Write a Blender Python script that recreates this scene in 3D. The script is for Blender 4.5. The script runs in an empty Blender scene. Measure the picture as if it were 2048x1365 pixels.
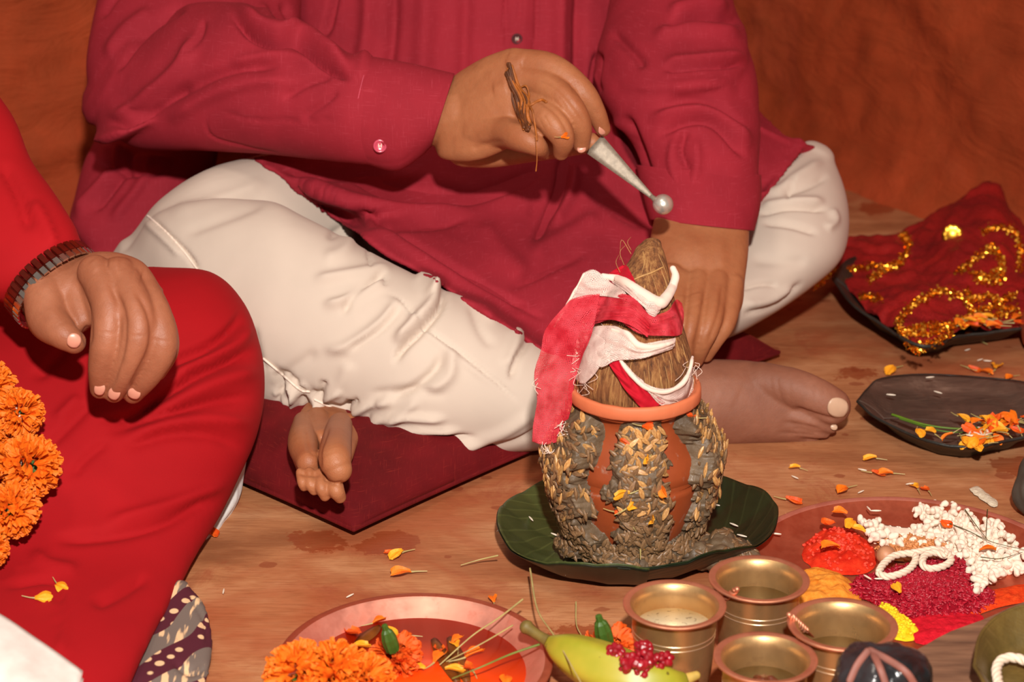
import bpy, bmesh, math, random
import numpy as np
from mathutils import Vector, Matrix, noise as mnoise

PI = math.pi
R = math.radians
S = bpy.context.scene
C = S.collection
random.seed(7)
RNG = np.random.default_rng(11)

# ------------------------------------------------------------------ camera
F = 4000.0                      # focal length in pixels of a 2048 px wide frame
PITCH = R(20.8)
CAMZ = 0.80
CAM = np.array([0.0, 0.0, CAMZ])
FW = np.array([0.0, math.cos(PITCH), -math.sin(PITCH)])
UP = np.array([0.0, math.sin(PITCH), math.cos(PITCH)])
RT = np.array([1.0, 0.0, 0.0])
cam = bpy.data.cameras.new('camera')
cam.sensor_width = 36.0
cam.lens = F / 2048 * 36.0
cam.clip_start = 0.05
cam.clip_end = 50
cam.dof.use_dof = True
cam.dof.focus_distance = 1.76
cam.dof.aperture_fstop = 7.5
camo = bpy.data.objects.new('camera', cam)
camo.location = CAM
camo.rotation_euler = (PI / 2 - PITCH, 0, 0)
C.objects.link(camo)
S.camera = camo

# ------------------------------------------------------------------ light
w = bpy.data.worlds.new('world')
w.use_nodes = True
w.node_tree.nodes['Background'].inputs[0].default_value = (1.0, 0.86, 0.74, 1)
w.node_tree.nodes['Background'].inputs[1].default_value = 0.22
S.world = w

def area(name, loc, target, size, power, color, shape='DISK'):
    l = bpy.data.lights.new(name, 'AREA')
    l.shape = shape
    l.size = size
    l.energy = power
    l.color = color
    o = bpy.data.objects.new(name, l)
    o.location = loc
    d = Vector(target) - Vector(loc)
    o.rotation_euler = d.to_track_quat('-Z', 'Y').to_euler()
    C.objects.link(o)
    return o

area('flash', (0.06, -0.02, 1.22), (0.02, 1.9, 0.12), 0.07, 56.0, (1.0, 0.93, 0.86))
area('room_lamp', (-0.5, 0.9, 2.3), (0.1, 2.0, 0.1), 0.4, 8.0, (1.0, 0.88, 0.74))

S.view_settings.view_transform = 'Standard'
S.view_settings.look = 'None'
S.view_settings.exposure = 0.0
S.view_settings.gamma = 1.0
S.view_settings.use_curve_mapping = False

# ------------------------------------------------------------------ measuring
def P(x, y, d):
    """world point seen at pixel (x, y) at depth d along the view axis"""
    return CAM + d * (FW + (x - 1024) / F * RT - (y - 682.5) / F * UP)

def PZ(x, y, z=0.0):
    """world point seen at pixel (x, y) lying at height z"""
    r = FW + (x - 1024) / F * RT - (y - 682.5) / F * UP
    return CAM + r * ((z - CAMZ) / r[2])

def depth_of(p):
    return float(np.dot(np.asarray(p) - CAM, FW))

def project(v):
    q = v - CAM
    d = q @ FW
    return 1024 + F * (q @ RT) / d, 682.5 - F * (q @ UP) / d, d

# ------------------------------------------------------------------ tags
def tag(o, label=None, cat=None, group=None, kind=None):
    if label: o['label'] = label
    if cat: o['category'] = cat
    if group: o['group'] = group
    if kind: o['kind'] = kind
    return o

def empty(name, loc=(0, 0, 0), rot=(0, 0, 0), parent=None):
    o = bpy.data.objects.new(name, None)
    o.empty_display_size = 0.02
    o.location = Vector(loc)
    o.rotation_euler = rot
    o.parent = parent
    C.objects.link(o)
    return o

def link(name, me, mat=None, parent=None, keep=True, smooth=True):
    """link a mesh whose vertices are in world space (parents are empties at loc)"""
    o = bpy.data.objects.new(name, me)
    if mat is not None and not me.materials:
        for m in (mat if isinstance(mat, (list, tuple)) else [mat]):
            me.materials.append(m)
    C.objects.link(o)
    if smooth:
        me.polygons.foreach_set('use_smooth', np.ones(len(me.polygons), dtype=bool))
    if parent is not None:
        o.parent = parent
        if keep:
            o.matrix_parent_inverse = world_inv(parent)
    return o

def world_inv(o):
    m = Matrix.Identity(4)
    chain = []
    while o is not None:
        chain.append(o)
        o = o.parent
    for q in reversed(chain):
        m = m @ q.matrix_parent_inverse @ q.matrix_basis
    return m.inverted()

def copy_tree(o, parent=None):
    c = o.copy()
    C.objects.link(c)
    if parent is not None:
        c.parent = parent
    for ch in list(o.children):
        copy_tree(ch, c)
    return c

# ------------------------------------------------------------------ mesh building (numpy)
class M:
    """bag of vertices and faces"""
    def __init__(s):
        s.v = []; s.f = []; s.n = 0; s.uv = []; s.mi = []
    def add(s, v, f, uv=None, mi=0):
        v = np.asarray(v, float)
        s.v.append(v)
        s.f += [tuple(i + s.n for i in q) for q in f]
        s.mi += [mi] * len(f)
        s.uv.append(np.zeros((len(v), 2)) if uv is None else np.asarray(uv, float))
        s.n += len(v)
        return s
    def mesh(s, name='m', uv=False):
        me = bpy.data.meshes.new(name)
        V = np.concatenate(s.v) if s.v else np.zeros((0, 3))
        me.from_pydata(V.tolist(), [], s.f)
        if uv:
            U = np.concatenate(s.uv)
            l = me.uv_layers.new(name='UVMap')
            idx = np.zeros(len(me.loops), dtype=np.int32)
            me.loops.foreach_get('vertex_index', idx)
            l.data.foreach_set('uv', U[idx].astype(np.float32).ravel())
        if any(s.mi):
            me.polygons.foreach_set('material_index', np.array(s.mi, dtype=np.int32))
        me.update()
        return me

def catmull(pts, n):
    """resample rows of pts (k, m) into n rows, passing through every control row"""
    p = np.asarray(pts, float)
    k = len(p)
    if k == 2:
        t = np.linspace(0, 1, n)[:, None]
        return p[0] * (1 - t) + p[1] * t
    t = np.linspace(0, k - 1, n)
    i = np.minimum(t.astype(int), k - 2)
    u = (t - i)[:, None]
    e0 = 2 * p[0] - p[1]; e1 = 2 * p[-1] - p[-2]
    q = np.vstack([e0, p, e1])
    a, b, c, d = q[i], q[i + 1], q[i + 2], q[i + 3]
    return 0.5 * ((2 * b) + (c - a) * u + (2 * a - 5 * b + 4 * c - d) * u ** 2 + (3 * b - a - 3 * c + d) * u ** 3)

def rings_to(m, rings, closed_ends=True, mi=0, uv=None):
    """rings: (n, s, 3)"""
    n, s = rings.shape[:2]
    V = rings.reshape(-1, 3)
    f = []
    for i in range(n - 1):
        for j in range(s):
            a = i * s + j; b = i * s + (j + 1) % s
            f.append((a, b, b + s, a + s))
    V = list(V)
    if closed_ends:
        for i, flip in ((0, True), (n - 1, False)):
            c = rings[i].mean(0)
            V.append(c)
            k = len(V) - 1
            for j in range(s):
                a = i * s + j; b = i * s + (j + 1) % s
                f.append((b, a, k) if flip else (a, b, k))
    m.add(np.array(V), f, mi=mi)

def tube(m, pts, rad, seg=20, n=None, flat=None, cap=True, mi=0):
    """round tube through world points with a radius at each; hemispherical ends"""
    pts = np.asarray(pts, float)
    rad = np.asarray(rad if hasattr(rad, '__len__') else [rad] * len(pts), float)
    n = n or max(2, (len(pts) - 1) * 6 + 1)
    q = catmull(np.hstack([pts, rad[:, None]]), n)
    p, r = q[:, :3], np.maximum(q[:, 3], 1e-5)
    tan = np.gradient(p, axis=0)
    tan /= np.linalg.norm(tan, axis=1)[:, None] + 1e-12
    ref = np.array([0, 0, 1.0]) if abs(tan[0][2]) < 0.8 else np.array([1.0, 0, 0])
    if flat is not None:
        ref = np.asarray(flat[0], float)
    fl = 1.0 if flat is None else flat[1]
    u = np.cross(tan[0], ref); u /= np.linalg.norm(u)
    rings = []
    a = np.linspace(0, 2 * PI, seg, endpoint=False)
    frames = []
    for i in range(n):
        u = u - tan[i] * np.dot(u, tan[i]); u /= np.linalg.norm(u)
        w_ = np.cross(tan[i], u)
        frames.append((u.copy(), w_))
    def ring(c, i, rr):
        u_, w_ = frames[i]
        return c + rr * (np.cos(a)[:, None] * u_ + fl * np.sin(a)[:, None] * w_)
    if cap:
        for th in (80, 60, 40, 20):
            t = R(th); rings.append(ring(p[0] - tan[0] * r[0] * math.sin(t), 0, r[0] * math.cos(t)))
    for i in range(n):
        rings.append(ring(p[i], i, r[i]))
    if cap:
        for th in (20, 40, 60, 80):
            t = R(th); rings.append(ring(p[-1] + tan[-1] * r[-1] * math.sin(t), n - 1, r[-1] * math.cos(t)))
    rings_to(m, np.array(rings), True, mi)
    return m

def ptube(m, pts, rad_px, **k):
    """tube through (x, y, depth) with radii given in photo pixels"""
    w_ = [P(*p) for p in pts]
    rad_px = rad_px if hasattr(rad_px, '__len__') else [rad_px] * len(pts)
    r = [rp * p[2] / F for rp, p in zip(rad_px, pts)]
    return tube(m, w_, r, **k)

def loft(m, secs, seg=48, n=None, power=2.0, roundend=True, mi=0):
    """sections (ax, ay, bx, by, depth, half thickness): silhouettes A and B as seen
    from the camera's side, swept smoothly through all the sections"""
    s = np.array([list(q[:6]) for q in secs], float)
    n = n or (len(s) - 1) * 8 + 1
    q = catmull(s, n)
    a = np.linspace(0, 2 * PI, seg, endpoint=False)
    ca, sa = np.cos(a), np.sin(a)
    e = 2.0 / power
    ca = np.sign(ca) * np.abs(ca) ** e; sa = np.sign(sa) * np.abs(sa) ** e
    rings = []
    for ax, ay, bx, by, d, t in q:
        A, B = P(ax, ay, d), P(bx, by, d)
        c = (A + B) / 2; u = (B - A) / 2
        view = c - CAM; view /= np.linalg.norm(view)
        un = u / (np.linalg.norm(u) + 1e-9)
        w_ = view - un * np.dot(view, un); w_ /= np.linalg.norm(w_)
        rings.append(c + ca[:, None] * u - sa[:, None] * w_ * t)
    rings = np.array(rings)
    if roundend:
        cs = rings.mean(1)
        def capr(i, j):
            ax_ = cs[i] - cs[j]; L = np.linalg.norm(ax_) + 1e-9
            ax_ /= L
            rr = np.abs(rings[i] - cs[i]); rad = np.linalg.norm(rings[i] - cs[i], axis=1).min()
            out = []
            for th in (25, 50, 72):
                t = R(th)
                out.append(cs[i] + (rings[i] - cs[i]) * math.cos(t) + ax_ * rad * 0.8 * math.sin(t))
            return out
        pre = capr(0, 1)[::-1]; post = capr(-1, -2)
        rings = np.array(pre + list(rings) + post)
    rings_to(m, rings, True, mi)
    return m

def patch_pts(grid, nu, nv):
    """grid rows x cols of (x, y, depth) -> world points (nv, nu, 3)"""
    g = np.asarray(grid, float)
    rows = np.array([catmull(r, nu) for r in g])           # (k, nu, 3)
    out = np.stack([catmull(rows[:, j], nv) for j in range(nu)], axis=1)
    d = out[..., 2]
    return CAM + d[..., None] * (FW + ((out[..., 0] - 1024) / F)[..., None] * RT - ((out[..., 1] - 682.5) / F)[..., None] * UP)

def grid_faces(nu, nv, off=0):
    return [(off + i * nu + j, off + i * nu + j + 1, off + (i + 1) * nu + j + 1, off + (i + 1) * nu + j)
            for i in range(nv - 1) for j in range(nu - 1)]

def sheet(m, W, thick=0.002, mi=0, uvscale=1.0):
    """a closed thin slab from a grid of world points (nv, nu, 3), offset away from the camera"""
    nv, nu = W.shape[:2]
    du = np.gradient(W, axis=1); dv = np.gradient(W, axis=0)
    nrm = np.cross(du, dv); nrm /= np.linalg.norm(nrm, axis=2)[..., None] + 1e-12
    back = W - nrm * thick if np.einsum('ijk,ijk->', nrm, CAM - W) > 0 else W + nrm * thick
    V = np.concatenate([W.reshape(-1, 3), back.reshape(-1, 3)])
    lu = np.zeros((nv, nu)); lu[:, 1:] = np.cumsum(np.linalg.norm(np.diff(W, axis=1), axis=2), axis=1)
    lv = np.zeros((nv, nu)); lv[1:] = np.cumsum(np.linalg.norm(np.diff(W, axis=0), axis=2), axis=0)
    uv = np.stack([lu, lv], -1).reshape(-1, 2) * uvscale
    N = nu * nv
    f = grid_faces(nu, nv)
    f += [tuple(reversed([i + N for i in q])) for q in grid_faces(nu, nv)]
    for j in range(nu - 1):
        f.append((j + 1, j, N + j, N + j + 1))
        b = (nv - 1) * nu
        f.append((b + j, b + j + 1, N + b + j + 1, N + b + j))
    for i in range(nv - 1):
        f.append((i * nu, (i + 1) * nu, N + (i + 1) * nu, N + i * nu))
        e = nu - 1
        f.append(((i + 1) * nu + e, i * nu + e, N + i * nu + e, N + (i + 1) * nu + e))
    m.add(V, f, uv=np.concatenate([uv, uv]), mi=mi)
    return m

def fuse(m, voxel, smooth=4, fac=0.5, sub=0, name='m'):
    """voxel-fuse everything in the bag into one continuous skin and relax it"""
    me = m.mesh(name) if isinstance(m, M) else m
    bm = bmesh.new(); bm.from_mesh(me)
    bmesh.ops.recalc_face_normals(bm, faces=bm.faces)
    bm.to_mesh(me); bm.free()
    o = bpy.data.objects.new('tmp', me); C.objects.link(o)
    md = o.modifiers.new('r', 'REMESH'); md.mode = 'VOXEL'; md.voxel_size = voxel; md.adaptivity = 0
    if smooth:
        sm = o.modifiers.new('s', 'SMOOTH'); sm.factor = fac; sm.iterations = smooth
    if sub:
        sb = o.modifiers.new('u', 'SUBSURF'); sb.levels = sub; sb.render_levels = sub
    bpy.context.view_layer.update()
    dg = bpy.context.evaluated_depsgraph_get()
    out = bpy.data.meshes.new_from_object(o.evaluated_get(dg))
    bpy.data.objects.remove(o); bpy.data.meshes.remove(me)
    out.name = name
    return out

# ---- sculpting: displace real vertices along their normals
def getv(me):
    a = np.empty(len(me.vertices) * 3); me.vertices.foreach_get('co', a); return a.reshape(-1, 3)

def getn(me):
    a = np.empty(len(me.vertices) * 3); me.vertices.foreach_get('normal', a); return a.reshape(-1, 3)

def setv(me, v):
    me.vertices.foreach_set('co', v.ravel()); me.update()

def poly_dist(x, y, poly):
    """signed distance and parameter along a pixel polyline"""
    p = catmull(np.array(poly, float), max(2, (len(poly) - 1) * 6 + 1))
    best = np.full(len(x), 1e9); sg = np.zeros(len(x)); tt = np.zeros(len(x))
    L = np.concatenate([[0], np.cumsum(np.linalg.norm(np.diff(p, axis=0), axis=1))])
    for i in range(len(p) - 1):
        a, b = p[i], p[i + 1]
        ab = b - a; l2 = ab @ ab + 1e-9
        t = np.clip(((x - a[0]) * ab[0] + (y - a[1]) * ab[1]) / l2, 0, 1)
        dx = x - (a[0] + t * ab[0]); dy = y - (a[1] + t * ab[1])
        d = np.hypot(dx, dy)
        m_ = d < best
        best[m_] = d[m_]
        sg[m_] = np.sign(ab[0] * dy - ab[1] * dx)[m_]
        tt[m_] = ((L[i] + t * math.sqrt(l2)) / L[-1])[m_]
    return best, sg, tt

def sculpt(me, folds, facing=0.05, gain=1.0):
    """folds: (polyline, amp_mm, w_plus, w_minus[, zmin, zmax]); widths in pixels to each side of the
    line (plus = right-hand side walking along it in the picture); amp>0 raises, <0 carves"""
    v = getv(me); n = getn(me)
    x, y, d = project(v)
    vd = CAM - v; vd /= np.linalg.norm(vd, axis=1)[:, None]
    face = np.clip((np.einsum('ij,ij->i', n, vd) + 0.1) * 4, 0, 1)
    disp = np.zeros(len(v))
    for fo in folds:
        poly, amp, wp, wm = fo[:4]
        dr = fo[4] if len(fo) > 4 else None
        pa = np.array(poly, float); R_ = 3.2 * max(wp, wm)
        sel = (x > pa[:, 0].min() - R_) & (x < pa[:, 0].max() + R_) & (y > pa[:, 1].min() - R_) & (y < pa[:, 1].max() + R_) & (face > 0)
        if dr: sel &= (d > dr[0]) & (d < dr[1])
        idx = np.nonzero(sel)[0]
        if not len(idx): continue
        ds, sg, t = poly_dist(x[idx], y[idx], poly)
        w_ = np.where(sg > 0, wp, wm)
        taper = np.clip(np.minimum(t, 1 - t) * 5, 0, 1); taper = taper * taper * (3 - 2 * taper)
        if len(fo) > 5 and fo[5] == 'flat': taper = np.clip(np.minimum(t, 1 - t) * 40, 0, 1)
        disp[idx] += gain * amp * 0.001 * np.exp(-(ds / w_) ** 2) * np.maximum(taper, 0.0) * face[idx]
    setv(me, v + n * disp[:, None])

def vnoise(v, freq, amp, octaves=3, seed=0.0, aniso=(1, 1, 1)):
    """cheap smooth noise built from rotated sines"""
    rng = np.random.default_rng(int(seed * 100) + 5)
    out = np.zeros(len(v)); a = 1.0; tot = 0
    q = v * np.array(aniso)
    for o in range(octaves):
        for k in range(4):
            d = rng.normal(size=3); d /= np.linalg.norm(d)
            e = rng.normal(size=3); e /= np.linalg.norm(e)
            f_ = freq * 2 ** o * rng.uniform(0.7, 1.3)
            out += a * np.sin(q @ d * f_ * 6.283 + rng.uniform(0, 6.28) + 1.5 * np.sin(q @ e * f_ * 4.1 + rng.uniform(0, 6.28))) / 4
        tot += a; a *= 0.5
    return amp * out / tot

def rough_up(me, freq, amp, octaves=3, seed=0.0, aniso=(1, 1, 1)):
    v = getv(me); n = getn(me)
    setv(me, v + n * vnoise(v, freq, amp, octaves, seed, aniso)[:, None])

def bump(verts_disp_me, fn):
    v = getv(verts_disp_me); n = getn(verts_disp_me)
    setv(verts_disp_me, v + n * fn(v, n)[:, None])

# ------------------------------------------------------------------ materials
def lin(c):
    if isinstance(c, str):
        c = [int(c[i:i + 2], 16) / 255 for i in (0, 2, 4)]
    return tuple((x / 12.92 if x <= 0.04045 else ((x + 0.055) / 1.055) ** 2.4) for x in c) + (1.0,)

class NT:
    def __init__(s, name):
        s.m = bpy.data.materials.new(name); s.m.use_nodes = True
        s.t = s.m.node_tree; s.N = s.t.nodes; s.L = s.t.links
        s.b = s.N['Principled BSDF']
        s.tc = s.N.new('ShaderNodeTexCoord')
    def new(s, kind, **kw):
        n = s.N.new('ShaderNode' + kind)
        for k, v_ in kw.items():
            if k.startswith('_'):
                setattr(n, k[1:], v_)
            else:
                key = int(k[1:]) if k[0] == 'i' and k[1:].isdigit() else k.replace('_', ' ')
                n.inputs[key].default_value = v_
        return n
    def link(s, a, b): s.L.new(a, b)
    def coords(s, scale=(1, 1, 1), rot=(0, 0, 0), uv=False, gen=False):
        mp = s.new('Mapping'); mp.inputs['Scale'].default_value = scale; mp.inputs['Rotation'].default_value = rot
        s.link(s.tc.outputs['UV' if uv else 'Generated' if gen else 'Object'], mp.inputs[0])
        return mp.outputs[0]
    def noise(s, scale, detail=4, rough=0.55, vec=None, dist=0.0):
        n = s.new('TexNoise', Scale=scale, Detail=detail, Roughness=rough, Distortion=dist)
        s.link(vec if vec is not None else s.tc.outputs['Object'], n.inputs['Vector'])
        return n.outputs['Fac']
    def ramp(s, fac, stops, interp='LINEAR'):
        r = s.new('ValToRGB'); r.color_ramp.interpolation = interp
        e = r.color_ramp.elements
        while len(e) < len(stops): e.new(0.5)
        for q, (p, c) in zip(e, stops):
            q.position = p; q.color = c if not isinstance(c, (int, float)) else (c, c, c, 1)
        s.link(fac, r.inputs[0]); return r.outputs[0]
    def mix(s, fac, a, b, blend='MIX'):
        m_ = s.new('Mix'); m_.data_type = 'RGBA'; m_.blend_type = blend
        for sock, val in ((m_.inputs[0], fac), (m_.inputs[6], a), (m_.inputs[7], b)):
            if hasattr(val, 'links') or isinstance(val, bpy.types.NodeSocket): s.link(val, sock)
            else: sock.default_value = val
        return m_.outputs[2]
    def math(s, op, a, b=0.0):
        m_ = s.new('Math'); m_.operation = op
        for i, val in enumerate((a, b)):
            if isinstance(val, bpy.types.NodeSocket): s.link(val, m_.inputs[i])
            else: m_.inputs[i].default_value = val
        return m_.outputs[0]
    def bump(s, h, strength=0.3, dist=0.001, prev=None):
        b = s.new('Bump', Strength=strength, Distance=dist)
        s.link(h, b.inputs['Height'])
        if prev is not None: s.link(prev, b.inputs['Normal'])
        return b.outputs[0]
    def setp(s, **kw):
        for k, v_ in kw.items():
            key = k.replace('_', ' ')
            if isinstance(v_, bpy.types.NodeSocket): s.link(v_, s.b.inputs[key])
            else: s.b.inputs[key].default_value = v_
        return s

def simple(name, col, rough=0.6, var=0.15, scale=40, bumps=0.15, bdist=0.0005, metal=0.0, sss=0.0, coat=0.0, detail=4, spec=0.5, **kw):
    s = NT(name)
    c = lin(col) if isinstance(col, str) else col
    n = s.noise(scale, detail)
    dark = tuple(x * (1 - var) for x in c[:3]) + (1,)
    lite = tuple(min(1, x * (1 + var)) for x in c[:3]) + (1,)
    s.setp(Base_Color=s.ramp(n, [(0.3, dark), (0.7, lite)]), Roughness=rough, Metallic=metal)
    s.b.inputs['Specular IOR Level'].default_value = spec
    if bumps: s.setp(Normal=s.bump(s.noise(scale * 3, 3), bumps, bdist))
    if sss:
        s.b.inputs['Subsurface Weight'].default_value = sss
        s.b.inputs['Subsurface Radius'].default_value = (1.0, 0.35, 0.18)
        s.b.inputs['Subsurface Scale'].default_value = 0.006
    if coat: s.b.inputs['Coat Weight'].default_value = coat; s.b.inputs['Coat Roughness'].default_value = 0.15
    for k, v_ in kw.items(): s.b.inputs[k.replace('_', ' ')].default_value = v_
    return s.m
# ------------------------------------------------------------------ the materials
def m_cloth(name, col, slub=True, bumpk=0.25, rough=0.85, sheen=0.2, var=0.1, slubcol=None):
    s = NT(name)
    c = lin(col)
    n = s.noise(14, 3)
    base = s.ramp(n, [(0.3, tuple(x * (1 - var) for x in c[:3]) + (1,)), (0.7, tuple(min(1, x * (1 + var)) for x in c[:3]) + (1,))])
    if slub:
        # paler slub threads both ways in the weave
        a = s.noise(1, 2, vec=s.coords((60, 60, 1500)))
        b = s.noise(1, 2, vec=s.coords((1500, 60, 60)))
        la = s.ramp(a, [(0.62, 0.0), (0.72, 1.0)]); lb = s.ramp(b, [(0.62, 0.0), (0.72, 1.0)])
        f = s.math('MULTIPLY', s.math('MAXIMUM', la, lb), 0.22)
        base = s.mix(f, base, lin(slubcol or 'd0607a'))
    s.setp(Base_Color=base, Roughness=rough)
    s.b.inputs['Sheen Weight'].default_value = sheen
    s.b.inputs['Sheen Roughness'].default_value = 0.5
    s.b.inputs['Sheen Tint'].default_value = lin(slubcol or col)
    s.b.inputs['Specular IOR Level'].default_value = 0.2
    wv = s.noise(900, 2)
    s.setp(Normal=s.bump(wv, bumpk, 0.0004))
    return s.m

KURTA = m_cloth('kurta_cotton', '94222f', slubcol='c8505f', sheen=0.03)
RED = m_cloth('red_cotton', '9c0c14', slub=False, slubcol='ff4040', var=0.06, sheen=0.03)
WHITE = m_cloth('cream_trouser', 'cbbbac', slub=False, slubcol='ffffff', var=0.04, bumpk=0.12, sheen=0.04)
PIPE = m_cloth('cream_piping', 'f0dccb', slub=False, slubcol='ffffff', var=0.03, bumpk=0.1)
WHITE2 = m_cloth('white_cotton', 'd8d4d0', slub=False, slubcol='ffffff', var=0.04)
VELVET = m_cloth('maroon_velvet', '600a10', slub=True, slubcol='a83428', var=0.35, sheen=0.3)

def m_skin(name, col, tint, rough=0.5):
    s = NT(name)
    a = s.noise(18, 4); b = s.noise(160, 3)
    c1 = lin(col); c2 = lin(tint)
    base = s.mix(s.ramp(a, [(0.35, 0.0), (0.7, 1.0)]), c1, c2)
    base = s.mix(s.math('MULTIPLY', s.ramp(b, [(0.45, 0.0), (0.75, 1.0)]), 0.25), base, tuple(x * 0.6 for x in c1[:3]) + (1,))
    s.setp(Base_Color=base, Roughness=rough)
    s.b.inputs['Subsurface Weight'].default_value = 0.12
    s.b.inputs['Subsurface Radius'].default_value = (1.0, 0.35, 0.18)
    s.b.inputs['Subsurface Scale'].default_value = 0.005
    v = s.new('TexVoronoi', Scale=900.0); s.link(s.tc.outputs['Object'], v.inputs['Vector'])
    nb = s.bump(v.outputs['Distance'], 0.3, 0.0004)
    s.setp(Normal=s.bump(s.noise(140, 5), 0.4, 0.0010, nb))
    s.b.inputs['Specular IOR Level'].default_value = 0.35
    return s.m

SKIN = m_skin('skin_brown', 'ab6e49', '9a5a39')
SKIN_FOOT = m_skin('skin_foot', '94604a', '82503c', 0.6)
SKIN2 = m_skin('skin_tan', 'a06448', '8e5339')
NAIL = simple('nail', 'cc8c76', 0.35, 0.05, 60, 0.05)
NAIL_PALE = simple('nail_pale', 'c8a488', 0.35, 0.05, 60, 0.05)

def m_wall():
    s = NT('red_mud_plaster')
    a = s.noise(3.5, 6, 0.6, dist=0.6); b = s.noise(30, 5, 0.6)
    base = s.ramp(a, [(0.3, lin('8a3414')), (0.55, lin('a8421e')), (0.75, lin('b84e2e'))])
    base = s.mix(s.ramp(b, [(0.4, 0.0), (0.8, 0.5)]), base, lin('8a3c1a'))
    s.setp(Base_Color=base, Roughness=0.85)
    s.b.inputs['Specular IOR Level'].default_value = 0.25
    s.setp(Normal=s.bump(b, 0.35, 0.004, s.bump(s.noise(9, 5, 0.6, vec=s.coords((1, 1, 2.2)), dist=0.8), 0.5, 0.015)))
    return s.m
WALL = m_wall()

def m_floor():
    s = NT('mud_floor')
    st = s.coords((5, 20, 5), (0, 0, R(38)))
    a = s.noise(1.0, 6, 0.65, vec=st, dist=0.5)
    big = s.noise(4.2, 5, 0.6, dist=0.5)
    fine = s.noise(1, 4, 0.6, vec=s.coords((40, 420, 60), (0, 0, R(42))))
    base = s.ramp(a, [(0.32, lin('925a38')), (0.5, lin('b4774e')), (0.72, lin('c99268'))])
    base = s.mix(s.ramp(big, [(0.48, 0.0), (0.60, 0.7)]), base, lin('a4502e'))
    base = s.mix(s.ramp(fine, [(0.3, 0.5), (0.55, 0.0)]), base, lin('8a4c2a'))
    # damp red-brown spots where water dripped
    wv = s.new('TexVoronoi', Scale=7.0); s.link(s.coords((1, 1.0, 1)), wv.inputs['Vector'])
    wn = s.math('ADD', wv.outputs['Distance'], s.math('MULTIPLY', s.math('SUBTRACT', s.noise(13, 6, 0.7), 0.5), 0.75))
    wet = s.ramp(wn, [(0.16, 1.0), (0.18, 0.0)])
    base = s.mix(s.math('MULTIPLY', wet, 0.65), base, lin('8a381c'))
    v2 = s.new('TexVoronoi', Scale=17.0); s.link(s.coords((1, 1.3, 1)), v2.inputs['Vector'])
    w2 = s.math('ADD', v2.outputs['Distance'], s.math('MULTIPLY', s.math('SUBTRACT', s.noise(20, 4, 0.6), 0.5), 0.5))
    base = s.mix(s.ramp(w2, [(0.10, 0.6), (0.12, 0.0)]), base, lin('84391f'))
    sm = s.noise(9, 7, 0.75, dist=1.2)
    base = s.mix(s.ramp(sm, [(0.55, 0.0), (0.66, 0.55)]), base, lin('96452c'))
    s.setp(Base_Color=base, Roughness=s.math('SUBTRACT', 0.62, s.math('MULTIPLY', wet, 0.3)))
    s.b.inputs['Specular IOR Level'].default_value = 0.35
    s.setp(Normal=s.bump(fine, 0.2, 0.0012, s.bump(s.noise(26, 5), 0.25, 0.003)))
    return s.m
FLOOR = m_floor()
# ------------------------------------------------------------------ the setting
def plaster_wall(name, p0, p1, z0, z1, thick, nu, nv, seed):
    p0 = np.array(p0); p1 = np.array(p1)
    L = np.linalg.norm(p1 - p0); t = (p1 - p0) / L
    nrm = np.array([t[1], -t[0]])
    if nrm @ (-p0) < 0: nrm = -nrm
    u = np.linspace(0, 1, nu); z = z0 + (z1 - z0) * np.linspace(0, 1, nv) ** 1.0
    W = np.zeros((nv, nu, 3))
    W[..., 0] = (p0[0] + (p1 - p0)[0] * u)[None]
    W[..., 1] = (p0[1] + (p1 - p0)[1] * u)[None]
    W[..., 2] = z[:, None]
    q = W.reshape(-1, 3)
    h = vnoise(q, 2.2, 0.016, 2, seed) + vnoise(q, 8, 0.011, 3, seed + 1, (1, 1, 1.8)) + 0.006 * np.abs(vnoise(q, 18, 1, 2, seed + 2))
    # hand-plastered foot of the wall rounds out onto the floor
    foot = np.exp(-(np.maximum(q[:, 2], 0) / 0.035) ** 1.0) * 0.05
    q = q + np.outer(h + foot, [nrm[0], nrm[1], 0])
    W = q.reshape(nv, nu, 3)
    back = W.copy(); back[..., 0] -= nrm[0] * thick; back[..., 1] -= nrm[1] * thick
    m = M(); N = nu * nv
    m.v = []; V = np.concatenate([W.reshape(-1, 3), back.reshape(-1, 3)])
    f = grid_faces(nu, nv) + [tuple(reversed([i + N for i in g])) for g in grid_faces(nu, nv)]
    for j in range(nu - 1):
        f.append((j + 1, j, N + j, N + j + 1)); b = (nv - 1) * nu
        f.append((b + j, b + j + 1, N + b + j + 1, N + b + j))
    for i in range(nv - 1):
        f.append((i * nu, (i + 1) * nu, N + (i + 1) * nu, N + i * nu)); e = nu - 1
        f.append(((i + 1) * nu + e, i * nu + e, N + i * nu + e, N + (i + 1) * nu + e))
    m.add(V, f)
    me = m.mesh(name)
    return tag(link(name, me, WALL), kind='structure')

CORNER = np.array([0.315, 3.05])
dr = np.array([0.527, -0.85]); dl = np.array([-0.85, -0.53])
plaster_wall('wall_right', CORNER - dr * 0.1, CORNER + dr * 2.2, -0.02, 2.4, 0.15, 160, 180, 3)
plaster_wall('wall_left', CORNER - dl * 0.1, CORNER + dl * 2.6, -0.02, 2.4, 0.15, 190, 180, 5)

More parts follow.
